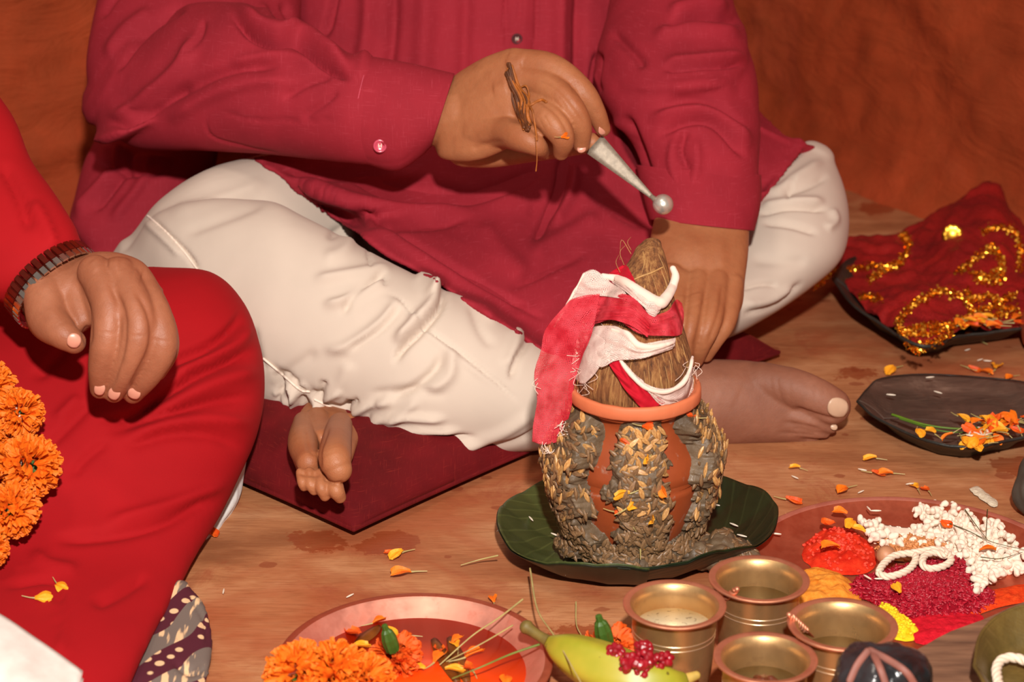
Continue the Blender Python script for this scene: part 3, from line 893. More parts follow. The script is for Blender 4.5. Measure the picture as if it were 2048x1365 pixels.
def kurta():
    m = M()
    loft(m, [(480, 520, 1330, 520, 2.42, .13), (500, 430, 1330, 430, 2.41, .15), (520, 300, 1330, 300, 2.39, .155), (540, 100, 1300, 100, 2.39, .15), (560, -100, 1290, -100, 2.39, .14), (500, -280, 1360, -280, 2.4, .12), (620, -380, 1260, -380, 2.41, .09), (860, -430, 1040, -430, 2.41, .06)], seg=80, power=2.3)
    # upper right arm, elbow bulging out to the left, forearm across
    loft(m, [(430, -390, 640, -300, 2.40, .06), (300, -260, 610, -180, 2.35, .085), (215, -60, 600, -60, 2.28, .09), (182, 60, 600, 60, 2.22, .09), (178, 170, 560, 150, 2.17, .085), (196, 262, 470, 150, 2.14, .07)], seg=60)
    loft(m, [(300, 60, 200, 255, 2.15, .06), (380, 10, 280, 297, 2.13, .08), (490, 10, 420, 303, 2.09, .085), (600, 68, 560, 310, 2.05, .07), (700, 108, 670, 322, 2.01, .055), (745, 116, 735, 330, 2.0, .048)], seg=60)
    # left arm coming down on the right
    loft(m, [(1230, -330, 1440, -390, 2.40, .06), (1240, -180, 1470, -240, 2.35, .08), (1225, -20, 1462, -20, 2.26, .085), (1200, 80, 1492, 60, 2.2, .085), (1205, 150, 1497, 125, 2.16, .08)], seg=60)
    loft(m, [(1195, 90, 1495, 90, 2.2, .08), (1188, 165, 1516, 160, 2.17, .085), (1225, 235, 1519, 235, 2.14, .075), (1275, 310, 1519, 320, 2.11, .062), (1290, 375, 1517, 385, 2.09, .052)], seg=60)
    # back tail spread behind the knee
    loft(m, [(186, 285, 440, 240, 2.36, .05), (165, 340, 430, 330, 2.34, .06), (150, 400, 400, 400, 2.33, .06), (143, 450, 350, 480, 2.31, .05), (175, 500, 290, 510, 2.29, .03)], seg=60)
    # lap
    W = patch_pts([
        [(470, 200, 2.36), (640, 180, 2.27), (820, 180, 2.235), (1000, 180, 2.225), (1200, 190, 2.235), (1400, 200, 2.27), (1520, 220, 2.33)],
        [(478, 290, 2.28), (650, 300, 2.17), (820, 320, 2.15), (1000, 330, 2.15), (1180, 310, 2.17), (1400, 265, 2.2), (1572, 268, 2.26)],
        [(500, 308, 2.16), (680, 390, 2.06), (850, 430, 2.08), (1010, 440, 2.10), (1180, 410, 2.13), (1400, 340, 2.15), (1612, 281, 2.26)],
        [(520, 318, 2.12), (700, 428, 2.02), (870, 510, 2.01), (1030, 550, 2.02), (1180, 530, 2.06), (1400, 440, 2.10), (1580, 322, 2.2)],
        [(536, 330, 2.095), (733, 483, 1.985), (858, 553, 1.975), (1000, 641, 1.955), (1170, 722, 1.965), (1400, 620, 2.04), (1516, 395, 2.13)]], 150, 90)
    W = drape(W)
    mm = M(); sheet(mm, W, 0.006)
    m.add(mm.v[0], mm.f)
    # the flap falling from the lap right of the left arm, down to the knee
    loft(m, [(1490, 225, 1530, 262, 2.28, .04), (1480, 250, 1600, 285, 2.29, .05), (1440, 300, 1640, 292, 2.30, .06)], seg=40)
    a = fuse(m, 0.0033, 3)
    Z = 60
    sculpt(a, gain=2.5, folds=[
        # right sleeve
        ([(455, 25), (500, 70), (548, 90), (590, 88), (640, 125), (705, 165)], -7, 5, 9), ([(465, 5), (515, 52), (560, 74), (600, 72), (650, 102), (712, 140)], 6, 9, 14),
        ([(320, 215), (400, 165), (480, 138), (570, 128)], -3.5, 8, 14), ([(330, 245), (410, 195), (500, 165), (600, 160)], 3, 14, 14),
        ([(205, 222), (250, 228), (300, 190), (360, 135), (400, 60)], 4, 12, 14), ([(215, 245), (265, 248), (320, 215), (380, 160)], -3, 8, 8),
        ([(225, 150), (270, 90), (320, 45), (380, 12)], -3.5, 6, 12), ([(210, 120), (250, 60), (310, 15)], 2.5, 12, 12), ([(410, 35), (395, 80), (370, 120)], -2, 4, 7),
        ([(560, 200), (620, 165), (670, 150)], -2, 7, 9), ([(600, 240), (650, 205), (680, 180)], -1.5, 6, 8), ([(450, 130), (560, 110), (650, 135)], 2, 10, 12),
        ([(425, 218), (500, 237), (580, 242), (690, 240)], -.8, 2.6, 2.6), ([(425, 218), (412, 247), (430, 277), (500, 295), (565, 306)], -.8, 2.6, 2.6),
        ([(560, 0), (600, 55), (640, 75)], -3, 6, 8), ([(520, 0), (545, 50), (600, 75)], 2.5, 10, 8),
        ([(195, 40), (230, -10), (290, -50)], -3, 8, 10),
        # torso front: placket and hanging pleats
        ([(1010, -200), (1012, 50), (1018, 120)], -2.2, 3.5, 3.5), ([(1078, -200), (1072, 60), (1064, 140)], -2.0, 3.5, 3.5), ([(1044, -200), (1040, 30), (1028, 64)], -2, 4, 4), ([(1045, -200), (1044, 150)], 1.5, 14, 14),
        ([(740, -200), (735, 60), (715, 170)], 4, 16, 16), ([(790, -200), (785, 70), (765, 190)], -4, 12, 12), ([(860, -200), (850, 70), (840, 200)], 4, 20, 20), ([(940, -200), (930, 60), (925, 200)], -3, 14, 14),
        ([(1125, -200), (1118, 90), (1122, 300)], 4.5, 16, 16), ([(1165, -200), (1155, 90), (1160, 290)], -4.5, 10, 12), ([(690, -120), (655, 40), (635, 85)], -5, 6, 9),
        # lap drapery
        ([(690, 345), (800, 385), (920, 395), (1040, 360), (1100, 320)], -6, 12, 14), ([(560, 345), (680, 395), (800, 420), (900, 425), (965, 420)], 4, 12, 12), ([(600, 400), (720, 445), (850, 450), (960, 432)], -3, 10, 10),
        ([(1128, 300), (1118, 380), (1085, 450), (1060, 490)], -5, 8, 12), ([(1150, 320), (1140, 390), (1100, 460)], 4, 12, 14), ([(1245, 225), (1275, 300), (1300, 360), (1330, 395)], -6, 8, 10), ([(1225, 230), (1240, 300), (1290, 380)], 4, 12, 10),
        ([(1170, 370), (1230, 420), (1300, 455)], -2.5, 12, 12), ([(1050, 520), (1120, 480), (1210, 430)], 3, 16, 18), ([(1010, 580), (1090, 540), (1180, 500)], -2, 10, 10), ([(960, 440), (1000, 500), (1060, 560)], 2.0, 20, 20),
        # hem fold running beside the edge
        ([(680, 385), (790, 462), (900, 530), (1000, 588), (1110, 652)], -2.2, 5, 6), ([(672, 395), (780, 472), (890, 542), (990, 600), (1090, 660)], 1.8, 10, 8),
        ([(545, 332), (640, 350), (760, 345), (870, 320)], -3, 12, 12),
        # left sleeve
        ([(1330, 62), (1400, 32), (1470, 38), (1490, 50)], -7, 7, 9), ([(1330, 30), (1400, 10), (1462, 18)], 4, 14, 14), ([(1300, 75), (1370, 60), (1440, 62), (1490, 68)], 3.5, 12, 12),
        ([(1320, 140), (1400, 132), (1500, 128)], -4, 4, 7), ([(1320, 128), (1400, 119), (1497, 112)], 3, 6, 12), ([(1218, 60), (1270, 110), (1290, 140)], -3, 10, 10),
        ([(1290, 245), (1350, 225), (1410, 225), (1470, 260), (1510, 300)], 4, 12, 14), ([(1300, 225), (1360, 203), (1430, 208), (1500, 265)], -2.5, 8, 8), ([(1310, 275), (1370, 245), (1430, 250), (1495, 320)], -3.5, 7, 8),
        ([(1375, 250), (1362, 300), (1380, 350)], -3, 7, 8), ([(1350, 270), (1345, 330), (1365, 390)], 2, 8, 8), ([(1390, 270), (1395, 330), (1380, 400)], 2, 10, 8),
        ([(1200, 100), (1188, 160), (1200, 190)], -5, 7, 7), ([(1330, 180), (1400, 170), (1480, 180)], 2, 16, 16),
        # tail behind
        ([(260, 290), (220, 350), (170, 410), (150, 440)], 4, 9, 9), ([(280, 300), (240, 360), (185, 430)], -3.5, 7, 7), ([(310, 310), (280, 370), (220, 450)], 3, 10, 10), ([(200, 290), (270, 320), (350, 325)], 4, 12, 10), ([(190, 320), (260, 345), (340, 345)], -4, 8, 8)])
    rough_up(a, 7, 0.0022, 2, 41); rough_up(a, 20, 0.0005, 2, 42, (1, 1, .5))
    return link('kurta', a, KURTA, man)
kur = kurta()

# cuffs, plackets and buttons
def cuffs():
    m = M()
    def ring_band(secs, name):
        outer = M(); loft(outer, secs, seg=90, roundend=False, n=40)
        V = outer.v[0][:-2].reshape(40, 90, 3)
        cen = V.mean(1, keepdims=True)
        t = np.linspace(0, 1, 40)[:, None, None]
        inner = cen + (V - cen) * 0.965
        bag = M()
        N = 40 * 90
        f = []
        for i in range(39):
            for j in range(90):
                a_ = i * 90 + j; b_ = i * 90 + (j + 1) % 90
                f.append((a_, b_, b_ + 90, a_ + 90)); f.append((N + a_ + 90, N + b_ + 90, N + b_, N + a_))
        for j in range(90):
            j2 = (j + 1) % 90
            f.append((j2, j, N + j, N + j2)); e = 39 * 90
            f.append((e + j, e + j2, N + e + j2, N + e + j))
        bag.add(np.concatenate([V.reshape(-1, 3), inner.reshape(-1, 3)]), f)
        me = bag.mesh(name)
        bm = bmesh.new(); bm.from_mesh(me); bmesh.ops.recalc_face_normals(bm, faces=bm.faces); bm.to_mesh(me); bm.free()
        return me
    c1 = ring_band([(720, 112, 692, 316, 2.004, .050), (760, 116, 740, 330, 1.998, .049), (810, 124, 792, 341, 1.99, .047), (860, 135, 835, 318, 1.983, .044), (909, 148, 862, 294, 1.976, .041)], 'cuff')
    sculpt(c1, [([(735, 120), (712, 210), (705, 314)], -.7, 2.4, 2.4), ([(800, 125), (775, 200), (768, 280)], .5, 14, 14), ([(720, 150), (700, 230), (697, 300)], -.5, 3, 3), ([(895, 150), (862, 230), (850, 290)], -.5, 2.5, 2.5), ([(700, 312), (790, 326), (838, 296)], -.6, 2.4, 2.4)])
    rough_up(c1, 12, 0.0009, 2, 51)
    cuff1 = link('cuff', c1, KURTA, kur)
    c2 = ring_band([(1272, 330, 1521, 350, 2.105, .060), (1284, 385, 1521, 410, 2.085, .057), (1300, 440, 1508, 462, 2.070, .055)], 'cuff')
    rough_up(c2, 12, 0.001, 2, 52)
    link('cuff', c2, KURTA, kur)
    return cuff1
cuff1 = cuffs()
BTN = simple('button_magenta', 'c84a62', 0.22, 0.08, 60, 0.0, coat=0.5)
BTN_D = simple('button_dark', '4a0c14', 0.65, 0.08, 60, 0.0)

def button(parent, center, normal, r, mat, holes=4):
    """round sewn button with a raised lip and thread"""
    n_ = Vector(normal).normalized(); q = n_.to_track_quat('Z', 'Y').to_matrix()
    prof = [(0, .10), (.5, .10), (.62, .16), (.72, .30), (.86, .34), (.97, .24), (1.0, 0.08), (.9, 0), (0, 0)]
    m = M(); seg = 28; rings = []
    for rr, zz in prof:
        rings.append([np.array(center) + np.array(q @ Vector((max(rr, .001) * r * math.cos(a), max(rr, .001) * r * math.sin(a), zz * r))) for a in np.linspace(0, 2 * PI, seg, endpoint=False)])
    rings_to(m, np.array(rings), True)
    b = link('button', m.mesh(), mat, parent)
    t = M()
    for sx in (-1, 1):
        pts = [np.array(center) + np.array(q @ Vector((sx * .2 * r, y_ * r, .10 * r + h_ * r))) for y_, h_ in ((-.3, -.02), (-.15, .12), (.15, .12), (.3, -.02))]
        tube(t, pts, r * .07, seg=8)
    pts = [np.array(center) + np.array(q @ Vector((x_ * r, 0, .10 * r + h_ * r))) for x_, h_ in ((-.2, .1), (.2, .1))]
    tube(t, pts, r * .07, seg=8)
    link('button_thread', t.mesh(), PIPE if holes == 4 else mat, b)
    return b
w_ = on_surface([cuff1], [(760, 292)])
if w_: button(cuff1, w_[0] + (CAM - w_[0]) / np.linalg.norm(CAM - w_[0]) * .0012, CAM - w_[0] + np.array([0, 0, -.25]), 0.0068, BTN)
w_ = on_surface([kur], [(1034, 78)])
if w_: button(kur, w_[0] + np.array([0, 0, 0.0]), CAM - w_[0], 0.0062, BTN_D)
cord('stitching', [cuff1], [(735, 122), (714, 210), (704, 314)], 0.0004, simple('thread', 'c04c60', .8), cuff1, seg=5, lift=.0009)
# ------------------------------------------------------------------ the man in red on the left
man2 = empty('person', (-0.62, 1.75, 0.0))
tag(man2, 'person in bright red kurta at the frame edge, hand held over one knee', 'person')

def body_two():
    m = M()
    loft(m, [(-950, 1150, -380, 1150, 1.92, .10), (-930, 950, -400, 950, 1.94, .11), (-900, 600, -420, 600, 1.95, .10), (-900, 250, -400, 250, 1.96, .10), (-930, 40, -360, 40, 1.97, .085), (-720, -80, -560, -80, 1.97, .05)])
    ptube(m, [(-640, -60, 1.97), (-630, -150, 1.95), (-625, -220, 1.93)], [90, 84, 84])
    loft(m, [(-700, -170, -550, -170, 1.89, .05), (-740, -260, -510, -260, 1.91, .088), (-750, -370, -500, -370, 1.92, .095), (-725, -480, -525, -480, 1.93, .08), (-670, -520, -580, -520, 1.93, .03)])
    ptube(m, [(-600, -360, 1.82), (-585, -310, 1.80), (-590, -295, 1.81)], [10, 18, 16])
    ptube(m, [(-390, 100, 1.96), (-330, 330, 1.84), (-260, 420, 1.78)], [80, 70, 60])
    ptube(m, [(-260, 420, 1.78), (-60, 490, 1.72), (70, 575, 1.68), (110, 595, 1.675)], [60, 58, 52, 50])
    ptube(m, [(-700, 1150, 1.92), (-300, 900, 1.88), (100, 740, 1.86), (300, 680, 1.86)], [130, 120, 100, 70])
    ptube(m, [(330, 700, 1.86), (280, 950, 1.80), (150, 1150, 1.72), (-50, 1350, 1.66)], [60, 70, 60, 50])
    ptube(m, [(-700, 1150, 1.92), (-500, 1300, 1.75), (-300, 1400, 1.62)], [130, 120, 90])
    body = fuse(m, 0.010, 3)
    h = M()
    loft(h, [(42, 610, 165, 508, 1.675, .026), (62, 665, 205, 503, 1.665, .027), (105, 690, 248, 508, 1.655, .026), (160, 670, 290, 528, 1.645, .022), (205, 640, 322, 575, 1.64, .016)], seg=40)
    for p, r in [
        ([(190, 545, 1.64), (218, 610, 1.62), (214, 680, 1.615), (204, 735, 1.625), (200, 778, 1.64)], [36, 36, 34, 28, 21]),
        ([(238, 550, 1.64), (272, 620, 1.615), (275, 680, 1.61), (252, 740, 1.62), (228, 786, 1.64)], [37, 36, 35, 28, 21]),
        ([(280, 570, 1.645), (312, 630, 1.625), (324, 690, 1.62), (300, 745, 1.63), (266, 788, 1.65)], [33, 32, 32, 27, 21]),
        ([(300, 600, 1.665), (326, 650, 1.66), (334, 700, 1.66), (315, 745, 1.67)], [28, 26, 24, 18]),
        ([(90, 590, 1.65), (98, 640, 1.635), (125, 668, 1.622), (148, 684, 1.622)], [44, 42, 32, 25])]:
        ptube(h, p, r, seg=24)
    ptube(h, [(20, 540, 1.69), (100, 575, 1.67), (140, 590, 1.66)], [60, 64, 55])
    hand = fuse(h, 0.0015, 6)
    sculpt(hand, [
        ([(210, 555), (245, 620), (247, 690), (230, 750), (210, 800)], -2, 6, 6), ([(262, 565), (298, 630), (302, 690), (275, 750), (245, 800)], -2, 6, 6),
        ([(150, 560), (160, 600), (172, 640), (176, 700)], -3, 9, 10), ([(215, 530), (240, 530)], 1.6, 14, 14), ([(265, 545), (285, 550)], 1.4, 14, 14), ([(185, 520), (200, 540)], 1.0, 14, 14),
        ([(195, 665), (235, 668)], -.4, 3, 3), ([(255, 672), (298, 672)], -.4, 3, 3), ([(305, 680), (345, 684)], -.4, 3, 3), ([(115, 650), (140, 640)], -.5, 3, 3),
        ([(90, 560), (110, 600), (100, 640)], 1.0, 16, 16)])
    bm = bmesh.new(); bm.from_mesh(body); bm.from_mesh(hand)
    out = bpy.data.meshes.new('body'); bm.to_mesh(out); bm.free()
    return link('body', out, SKIN2, man2)
body2 = body_two()
nail(body2, 148, 682, 1.6085, 14, 15, 20, tilt=(.3, .2))
nail(body2, 199, 779, 1.6255, 11, 13, 12, tilt=(0, .5))
nail(body2, 228, 788, 1.6255, 12, 13, 25, tilt=(0, .5))
nail(body2, 268, 788, 1.6335, 13, 11, 20, tilt=(0, .5))

def red_kurta():
    m = M()
    L = -420
    loft(m, [(L, 700, 300, 533, 1.90, .05), (L, 690, 420, 545, 1.885, .075), (L, 740, 490, 610, 1.865, .10), (L, 780, 520, 690, 1.85, .11), (L, 840, 527, 760, 1.835, .115), (L, 900, 520, 840, 1.82, .115),
             (L, 970, 492, 925, 1.80, .11), (L, 1050, 440, 1030, 1.765, .10), (L, 1130, 382, 1125, 1.705, .08), (L, 1220, 335, 1215, 1.625, .07), (L, 1320, 280, 1320, 1.545, .06), (L, 1480, 215, 1480, 1.46, .05)], seg=110, n=80, power=2.2)
    # sleeve
    loft(m, [(-520, 80, -330, -20, 1.95, .07), (-470, 330, -120, 80, 1.86, .085), (-360, 500, 10, 210, 1.79, .08), (-220, 560, 62, 320, 1.74, .07), (-90, 600, 118, 405, 1.705, .056), (-22, 606, 150, 452, 1.692, .046), (-8, 600, 160, 478, 1.69, .040)], seg=70)
    loft(m, [(-980, 1180, -350, 1180, 1.92, .12), (-960, 950, -360, 950, 1.94, .13), (-940, 600, -380, 600, 1.95, .12), (-940, 250, -370, 250, 1.96, .12), (-960, 30, -330, 30, 1.97, .10), (-740, -90, -540, -90, 1.97, .06)], seg=60)
    a = fuse(m, 0.0044, 4)
    sculpt(a, gain=2.0, folds=[
        ([(490, 610), (470, 650), (420, 690), (350, 720), (300, 760)], -5, 8, 12), ([(505, 640), (470, 690), (400, 730), (330, 760)], 4, 12, 14), ([(522, 690), (470, 715), (400, 745), (330, 790), (260, 830), (190, 840)], -6, 8, 12),
        ([(525, 740), (440, 765), (360, 800), (300, 840)], 4, 14, 14), ([(520, 790), (440, 800), (360, 820), (260, 850), (200, 870)], -4, 9, 12), ([(515, 850), (420, 840), (330, 850), (250, 880)], 3.5, 14, 14),
        ([(500, 900), (420, 870), (330, 870), (240, 900)], -2.5, 10, 12), ([(460, 990), (400, 1010), (320, 1050), (220, 1070), (90, 1078)], -3.5, 10, 12), ([(470, 960), (400, 985), (320, 1015), (200, 1050)], 3, 12, 14),
        ([(300, 1150), (230, 1190), (180, 1210)], -3, 10, 12), ([(60, 1100), (100, 1130), (160, 1140)], 2.5, 12, 12), ([(0, 1180), (50, 1165), (95, 1160), (116, 1180), (118, 1300)], -2.5, 6, 8), ([(120, 1190), (122, 1260), (120, 1320)], 2, 10, 10),
        ([(170, 640), (110, 720), (60, 760)], -3, 9, 12), ([(190, 800), (140, 850), (90, 900)], -2.5, 8, 9), ([(160, 790), (110, 840)], 2.5, 8, 9), ([(220, 880), (170, 920), (140, 960)], -2, 8, 9),
        ([(0, 320), (40, 400), (60, 470)], -3, 10, 12), ([(60, 400), (90, 450), (110, 500)], 2.5, 12, 12)])
    rough_up(a, 6, 0.0018, 2, 61)
    return link('kurta', a, RED, man2)
red = red_kurta()

def trousers_two():
    m = M()
    loft(m, [(380, 850, 500, 880, 1.88, .03), (370, 930, 488, 950, 1.865, .03), (350, 985, 478, 1000, 1.845, .03), (330, 1050, 440, 1065, 1.815, .03), (300, 1110, 398, 1120, 1.785, .03), (260, 1180, 360, 1180, 1.76, .025), (200, 1260, 300, 1260, 1.73, .02)], seg=50)
    a = fuse(m, 0.0022, 4)
    sculpt(a, [([(470, 950), (472, 985), (440, 1040)], -2.5, 3, 4), ([(480, 960), (478, 1005), (440, 1060)], -2, 3, 3), ([(462, 965), (455, 1010), (400, 1090)], -2.5, 3, 4)])
    return link('trousers', a, WHITE2, man2)
trousers_two()

# wristwatch with a link bracelet
STEEL = simple('watch_steel', 'd8cfc8', 0.22, 0.1, 60, 0.05, metal=1.0)
STEEL_R = simple('watch_red_steel', '8a3024', 0.2, 0.2, 90, 0.05, metal=0.85)
def watch():
    root = empty('wristwatch', P(95, 575, 1.68))
    tag(root, 'metal link wristwatch with reddish outer links on the wrist of the man in red', 'watch')
    secs = [(26, 622, 160, 488, 1.684, .038), (54, 652, 186, 512, 1.674, .037)]
    # ellipse centre and axes of the bracelet, from two lofted rings
    def ring(sec, k=1.0, n=44):
        ax, ay, bx, by, d, t = sec
        A, B = P(ax, ay, d), P(bx, by, d); c = (A + B) / 2; u = (B - A) / 2 * k
        v = c - CAM; v /= np.linalg.norm(v); un = u / np.linalg.norm(u); w_ = v - un * (v @ un); w_ /= np.linalg.norm(w_)
        a = np.linspace(0, 2 * PI, n, endpoint=False)
        cx, cy = (ax + bx) / 2, (ay + by) / 2; vec = P(cx - 34, cy - 26, d) - P(cx, cy, d)
        return c + np.cos(a)[:, None] * u - np.sin(a)[:, None] * (w_ * t * k - vec), c
    n = 40
    r0, c0 = ring(secs[0], 1.03, n); r1, c1 = ring(secs[1], 1.03, n)
    link_mesh = None
    for i in range(n):
        j = (i + 1) % n
        p = (r0[i] + r0[j]) / 2; q = (r1[i] + r1[j]) / 2
        tan = r0[j] - r0[i]; L = np.linalg.norm(tan); tan /= L
        ax = q - p; W = np.linalg.norm(ax); ax /= W
        nn = np.cross(tan, ax); nn /= np.linalg.norm(nn)
        if nn @ (p - c0) < 0: nn = -nn
        for k, (o0, o1, mt) in enumerate(((0.0, 0.58, STEEL_R), (0.62, 1.0, STEEL))):
            m = M(); cc = p + ax * W * (o0 + o1) / 2
            hw = W * (o1 - o0) / 2; hl = L * 0.44; t = 0.0018
            vs = []
            for a_, b_, z_ in [(-1, -1, 0), (1, -1, 0), (1, 1, 0), (-1, 1, 0), (-.8, -1, 1), (.8, -1, 1), (.8, 1, 1), (-.8, 1, 1)]:
                vs.append(cc + tan * a_ * hl + ax * b_ * hw + nn * z_ * t)
            m.add(vs, [(3, 2, 1, 0), (4, 5, 6, 7), (0, 1, 5, 4), (1, 2, 6, 5), (2, 3, 7, 6), (3, 0, 4, 7)])
            o = link('bracelet_link', m.mesh(), mt, root, smooth=False)
    # case on the far side of the wrist
    m = M(); rr = []
    k = 3 * n // 4
    pc = (r0[k] + r1[k]) / 2; out = pc - (c0 + c1) / 2; out /= np.linalg.norm(out)
    qm = Vector(out).to_track_quat('Z', 'Y').to_matrix()
    for r_, z_ in [(0, 0), (.017, 0), (.018, .002), (.018, .005), (.0165, .007), (.0155, .0065), (0, .0065)]:
        rr.append([pc + np.array(qm @ Vector((max(r_, .0001) * math.cos(a), max(r_, .0001) * math.sin(a), z_))) for a in np.linspace(0, 2 * PI, 32, endpoint=False)])
    rings_to(m, np.array(rr), True)
    link('watch_case', m.mesh(), STEEL, root)
watch()
# ------------------------------------------------------------------ leaf plate, clay pot, mud, barley, coconut and gauze
def m_clay(name, c1, c2, c3, rough=0.6, grey=0.0):
    s = NT(name)
    a = s.noise(14, 5, 0.6); b = s.noise(70, 4, 0.6)
    base = s.ramp(a, [(0.3, lin(c1)), (0.7, lin(c2))])
    base = s.mix(s.ramp(b, [(0.62, 0.0), (0.74, 0.55 + grey)]), base, lin(c3))
    s.setp(Base_Color=base, Roughness=rough)
    s.b.inputs['Specular IOR Level'].default_value = 0.35
    s.setp(Normal=s.bump(s.noise(60, 5), 0.3, 0.0012))
    return s.m
CLAY = m_clay('terracotta', '8a3c1a', 'a24c24', '9c8070', grey=.25)
CLAY_RIM = m_clay('terracotta_dry', 'c86a44', 'd67a52', 'e89878')
def m_mud():
    s = NT('wet_mud')
    a = s.noise(30, 5, 0.65); b = s.noise(160, 4, 0.6)
    s.setp(Base_Color=s.ramp(a, [(0.3, lin('4a3a2a')), (0.6, lin('67543f')), (0.8, lin('7e6a54'))]), Roughness=s.ramp(b, [(0.35, 0.35), (0.65, 0.75)]))
    s.b.inputs['Specular IOR Level'].default_value = 0.4
    s.setp(Normal=s.bump(b, 0.5, 0.002, s.bump(a, 0.4, 0.004)))
    return s.m
MUD = m_mud()
def m_grain(name, c1, c2):
    s = NT(name)
    st = s.noise(1, 3, vec=s.coords((300, 1400, 1400)))
    oi = s.new('ObjectInfo')
    base = s.ramp(st, [(0.35, lin(c1)), (0.7, lin(c2))])
    hs = s.new('HueSaturation'); s.link(base, hs.inputs['Color'])
    s.link(s.math('ADD', 0.62, s.math('MULTIPLY', oi.outputs['Random'], 0.55)), hs.inputs['Value'])
    s.setp(Base_Color=hs.outputs[0], Roughness=0.45)
    return s.m
BARLEY = m_grain('barley_husk', 'a8743c', 'e0b070')
BARLEY_W = m_grain('barley_wet', '6e5138', '94714c')

BX, BY, _z = PZ(1262, 1110)
POT_PROF = [(0.0, 0.001), (.034, .001), (.040, .004), (.049, .022), (.056, .045), (.0592, .064), (.0598, .0690), (.0580, .0708), (.0600, .0726), (.0582, .0744), (.0600, .0762), (.0592, .084), (.056, .094), (.049, .107), (.0435, .117), (.0425, .124), (.0435, .131), (.0515, .1372), (.0553, .1386), (.0563, .1402), (.0561, .1480), (.0550, .1498), (.0525, .1502), (.0470, .1430), (.0410, .1340), (.0395, .124), (.041, .116), (.047, .104), (.053, .09), (.055, .07), (.052, .045), (.044, .02), (.03, .008), (0.0, .008)]
POT_Z0 = 0.012

def lathe(m, prof, cx, cy, z0, seg=64, wob=None):
    a = np.linspace(0, 2 * PI, seg, endpoint=False)
    rings = []
    for r, z in prof:
        rr = max(r, 1e-4) * (1 if wob is None else wob(a, z))
        rings.append(np.stack([cx + rr * np.cos(a), cy + rr * np.sin(a), np.full(seg, z0 + z)], -1))
    rings_to(m, np.array(rings), False)
    return m

pot = empty('clay_pot', (BX, BY, POT_Z0))
tag(pot, 'terracotta ritual pot banded with grey mud and barley grains, standing on green leaves', 'pot')
def build_pot():
    i0 = 17
    lo = POT_PROF[:i0 + 1]; up = POT_PROF[i0:24]; inn = POT_PROF[24:]
    wob = lambda a, z: 1 + 0.006 * np.sin(3 * a + z * 40) + 0.004 * np.sin(7 * a + 1)
    m = M(); lathe(m, lo + [(.0450, .1365), (.040, .130)], BX, BY, POT_Z0, 96, wob); link('pot_body', m.mesh(), CLAY, pot)
    m = M(); lathe(m, up + inn[:3], BX, BY, POT_Z0, 96, lambda a, z: 1 + 0.008 * np.sin(2 * a + 1) + 0.004 * np.sin(9 * a)); me = m.mesh()
    rough_up(me, 60, 0.0006, 2, 71); link('rim', me, CLAY_RIM, pot)
    m = M(); lathe(m, inn[2:], BX, BY, POT_Z0, 64); link('pot_lining', m.mesh(), CLAY, pot)
build_pot()

zr = np.array([(z, r) for r, z in POT_PROF[:18]])
def pot_r(z): return np.interp(z, zr[1:, 0], zr[1:, 1])

def mud_t(ph, z):
    """thickness of the mud over the pot at azimuth ph (0 faces the camera, + to the right) and height z"""
    wob = 0.03 * np.sin(z * 130 + 1) + 0.04 * np.sin(z * 61 + ph)
    def strip(c, hw, th):
        d = (np.abs(ph - c - wob) - hw)
        return th * np.clip(-d / 0.16, -1, 1)
    t = np.maximum.reduce([strip(R(-70), R(30) + 0.35 * np.exp(-z / 0.03), .015 + .007 * np.exp(-((z - .105) / .03) ** 2)), strip(R(4), R(23) + 0.2 * np.exp(-z / 0.02), .0085),
                           strip(R(82), R(30) - 0.06 * np.sin(z * 50), .014 + .007 * np.exp(-((z - .105) / .03) ** 2)), strip(R(180), R(25), .012), strip(R(-180), R(25), .012), strip(R(-128), R(16), .009), strip(R(130), R(14), .009)])
    base = 0.026 * np.exp(-(z / 0.016) ** 2) - 0.004 + 0.008 * np.sin(ph * 5 + 2) * np.exp(-z / .02)
    t = np.maximum(t, base)
    return t

def build_mud():
    nph, nz = 420, 150
    ph = np.linspace(-PI, PI, nph, endpoint=False); z = np.linspace(0.0, 0.1355, nz)
    PH, Z = np.meshgrid(ph, z)
    q = np.stack([0.06 * np.sin(PH), -0.06 * np.cos(PH), Z], -1).reshape(-1, 3)
    n1 = vnoise(q, 26, 0.0034, 3, 81).reshape(PH.shape); n2 = np.abs(vnoise(q, 90, 0.0045, 3, 83)).reshape(PH.shape)
    T = mud_t(PH + vnoise(q, 22, 0.30, 4, 85).reshape(PH.shape), np.maximum(Z, 0)) 
    T = np.where(T > 0, T + n1 + n2, T - 0.001)
    T = np.where(T > 0, T, -0.0015)
    T = T * np.clip((0.1352 - Z) / 0.012, 0, 1) ** .6 - 0.0004
    top = Z > 0.131
    Rr = pot_r(np.maximum(Z, 0.002)) + T
    W = np.stack([BX + Rr * np.sin(PH), BY - Rr * np.cos(PH), POT_Z0 + Z], -1)
    m = M(); f = []
    for i in range(nz - 1):
        for j in range(nph):
            a_ = i * nph + j; b_ = i * nph + (j + 1) % nph
            f.append((a_, b_, b_ + nph, a_ + nph))
    m.add(W.reshape(-1, 3), f)
    me = m.mesh('mud_coating')
    o = link('mud_coating', me, MUD, pot)
    # a lump of mud squeezed out at the foot on the right
    return o, (ph, z, Rr, T)
mud, MUDG = build_mud()

def mud_point(phi, z):
    ph, zz, Rr, T = MUDG
    j = int(((phi + PI) % (2 * PI)) / (2 * PI) * len(ph)) % len(ph); i = int(np.clip((z - zz[0]) / (zz[-1] - zz[0]) * (len(zz) - 1), 0, len(zz) - 1))
    r = Rr[i, j]
    return np.array([BX + r * math.sin(phi), BY - r * math.cos(phi), POT_Z0 + z]), T[i, j]

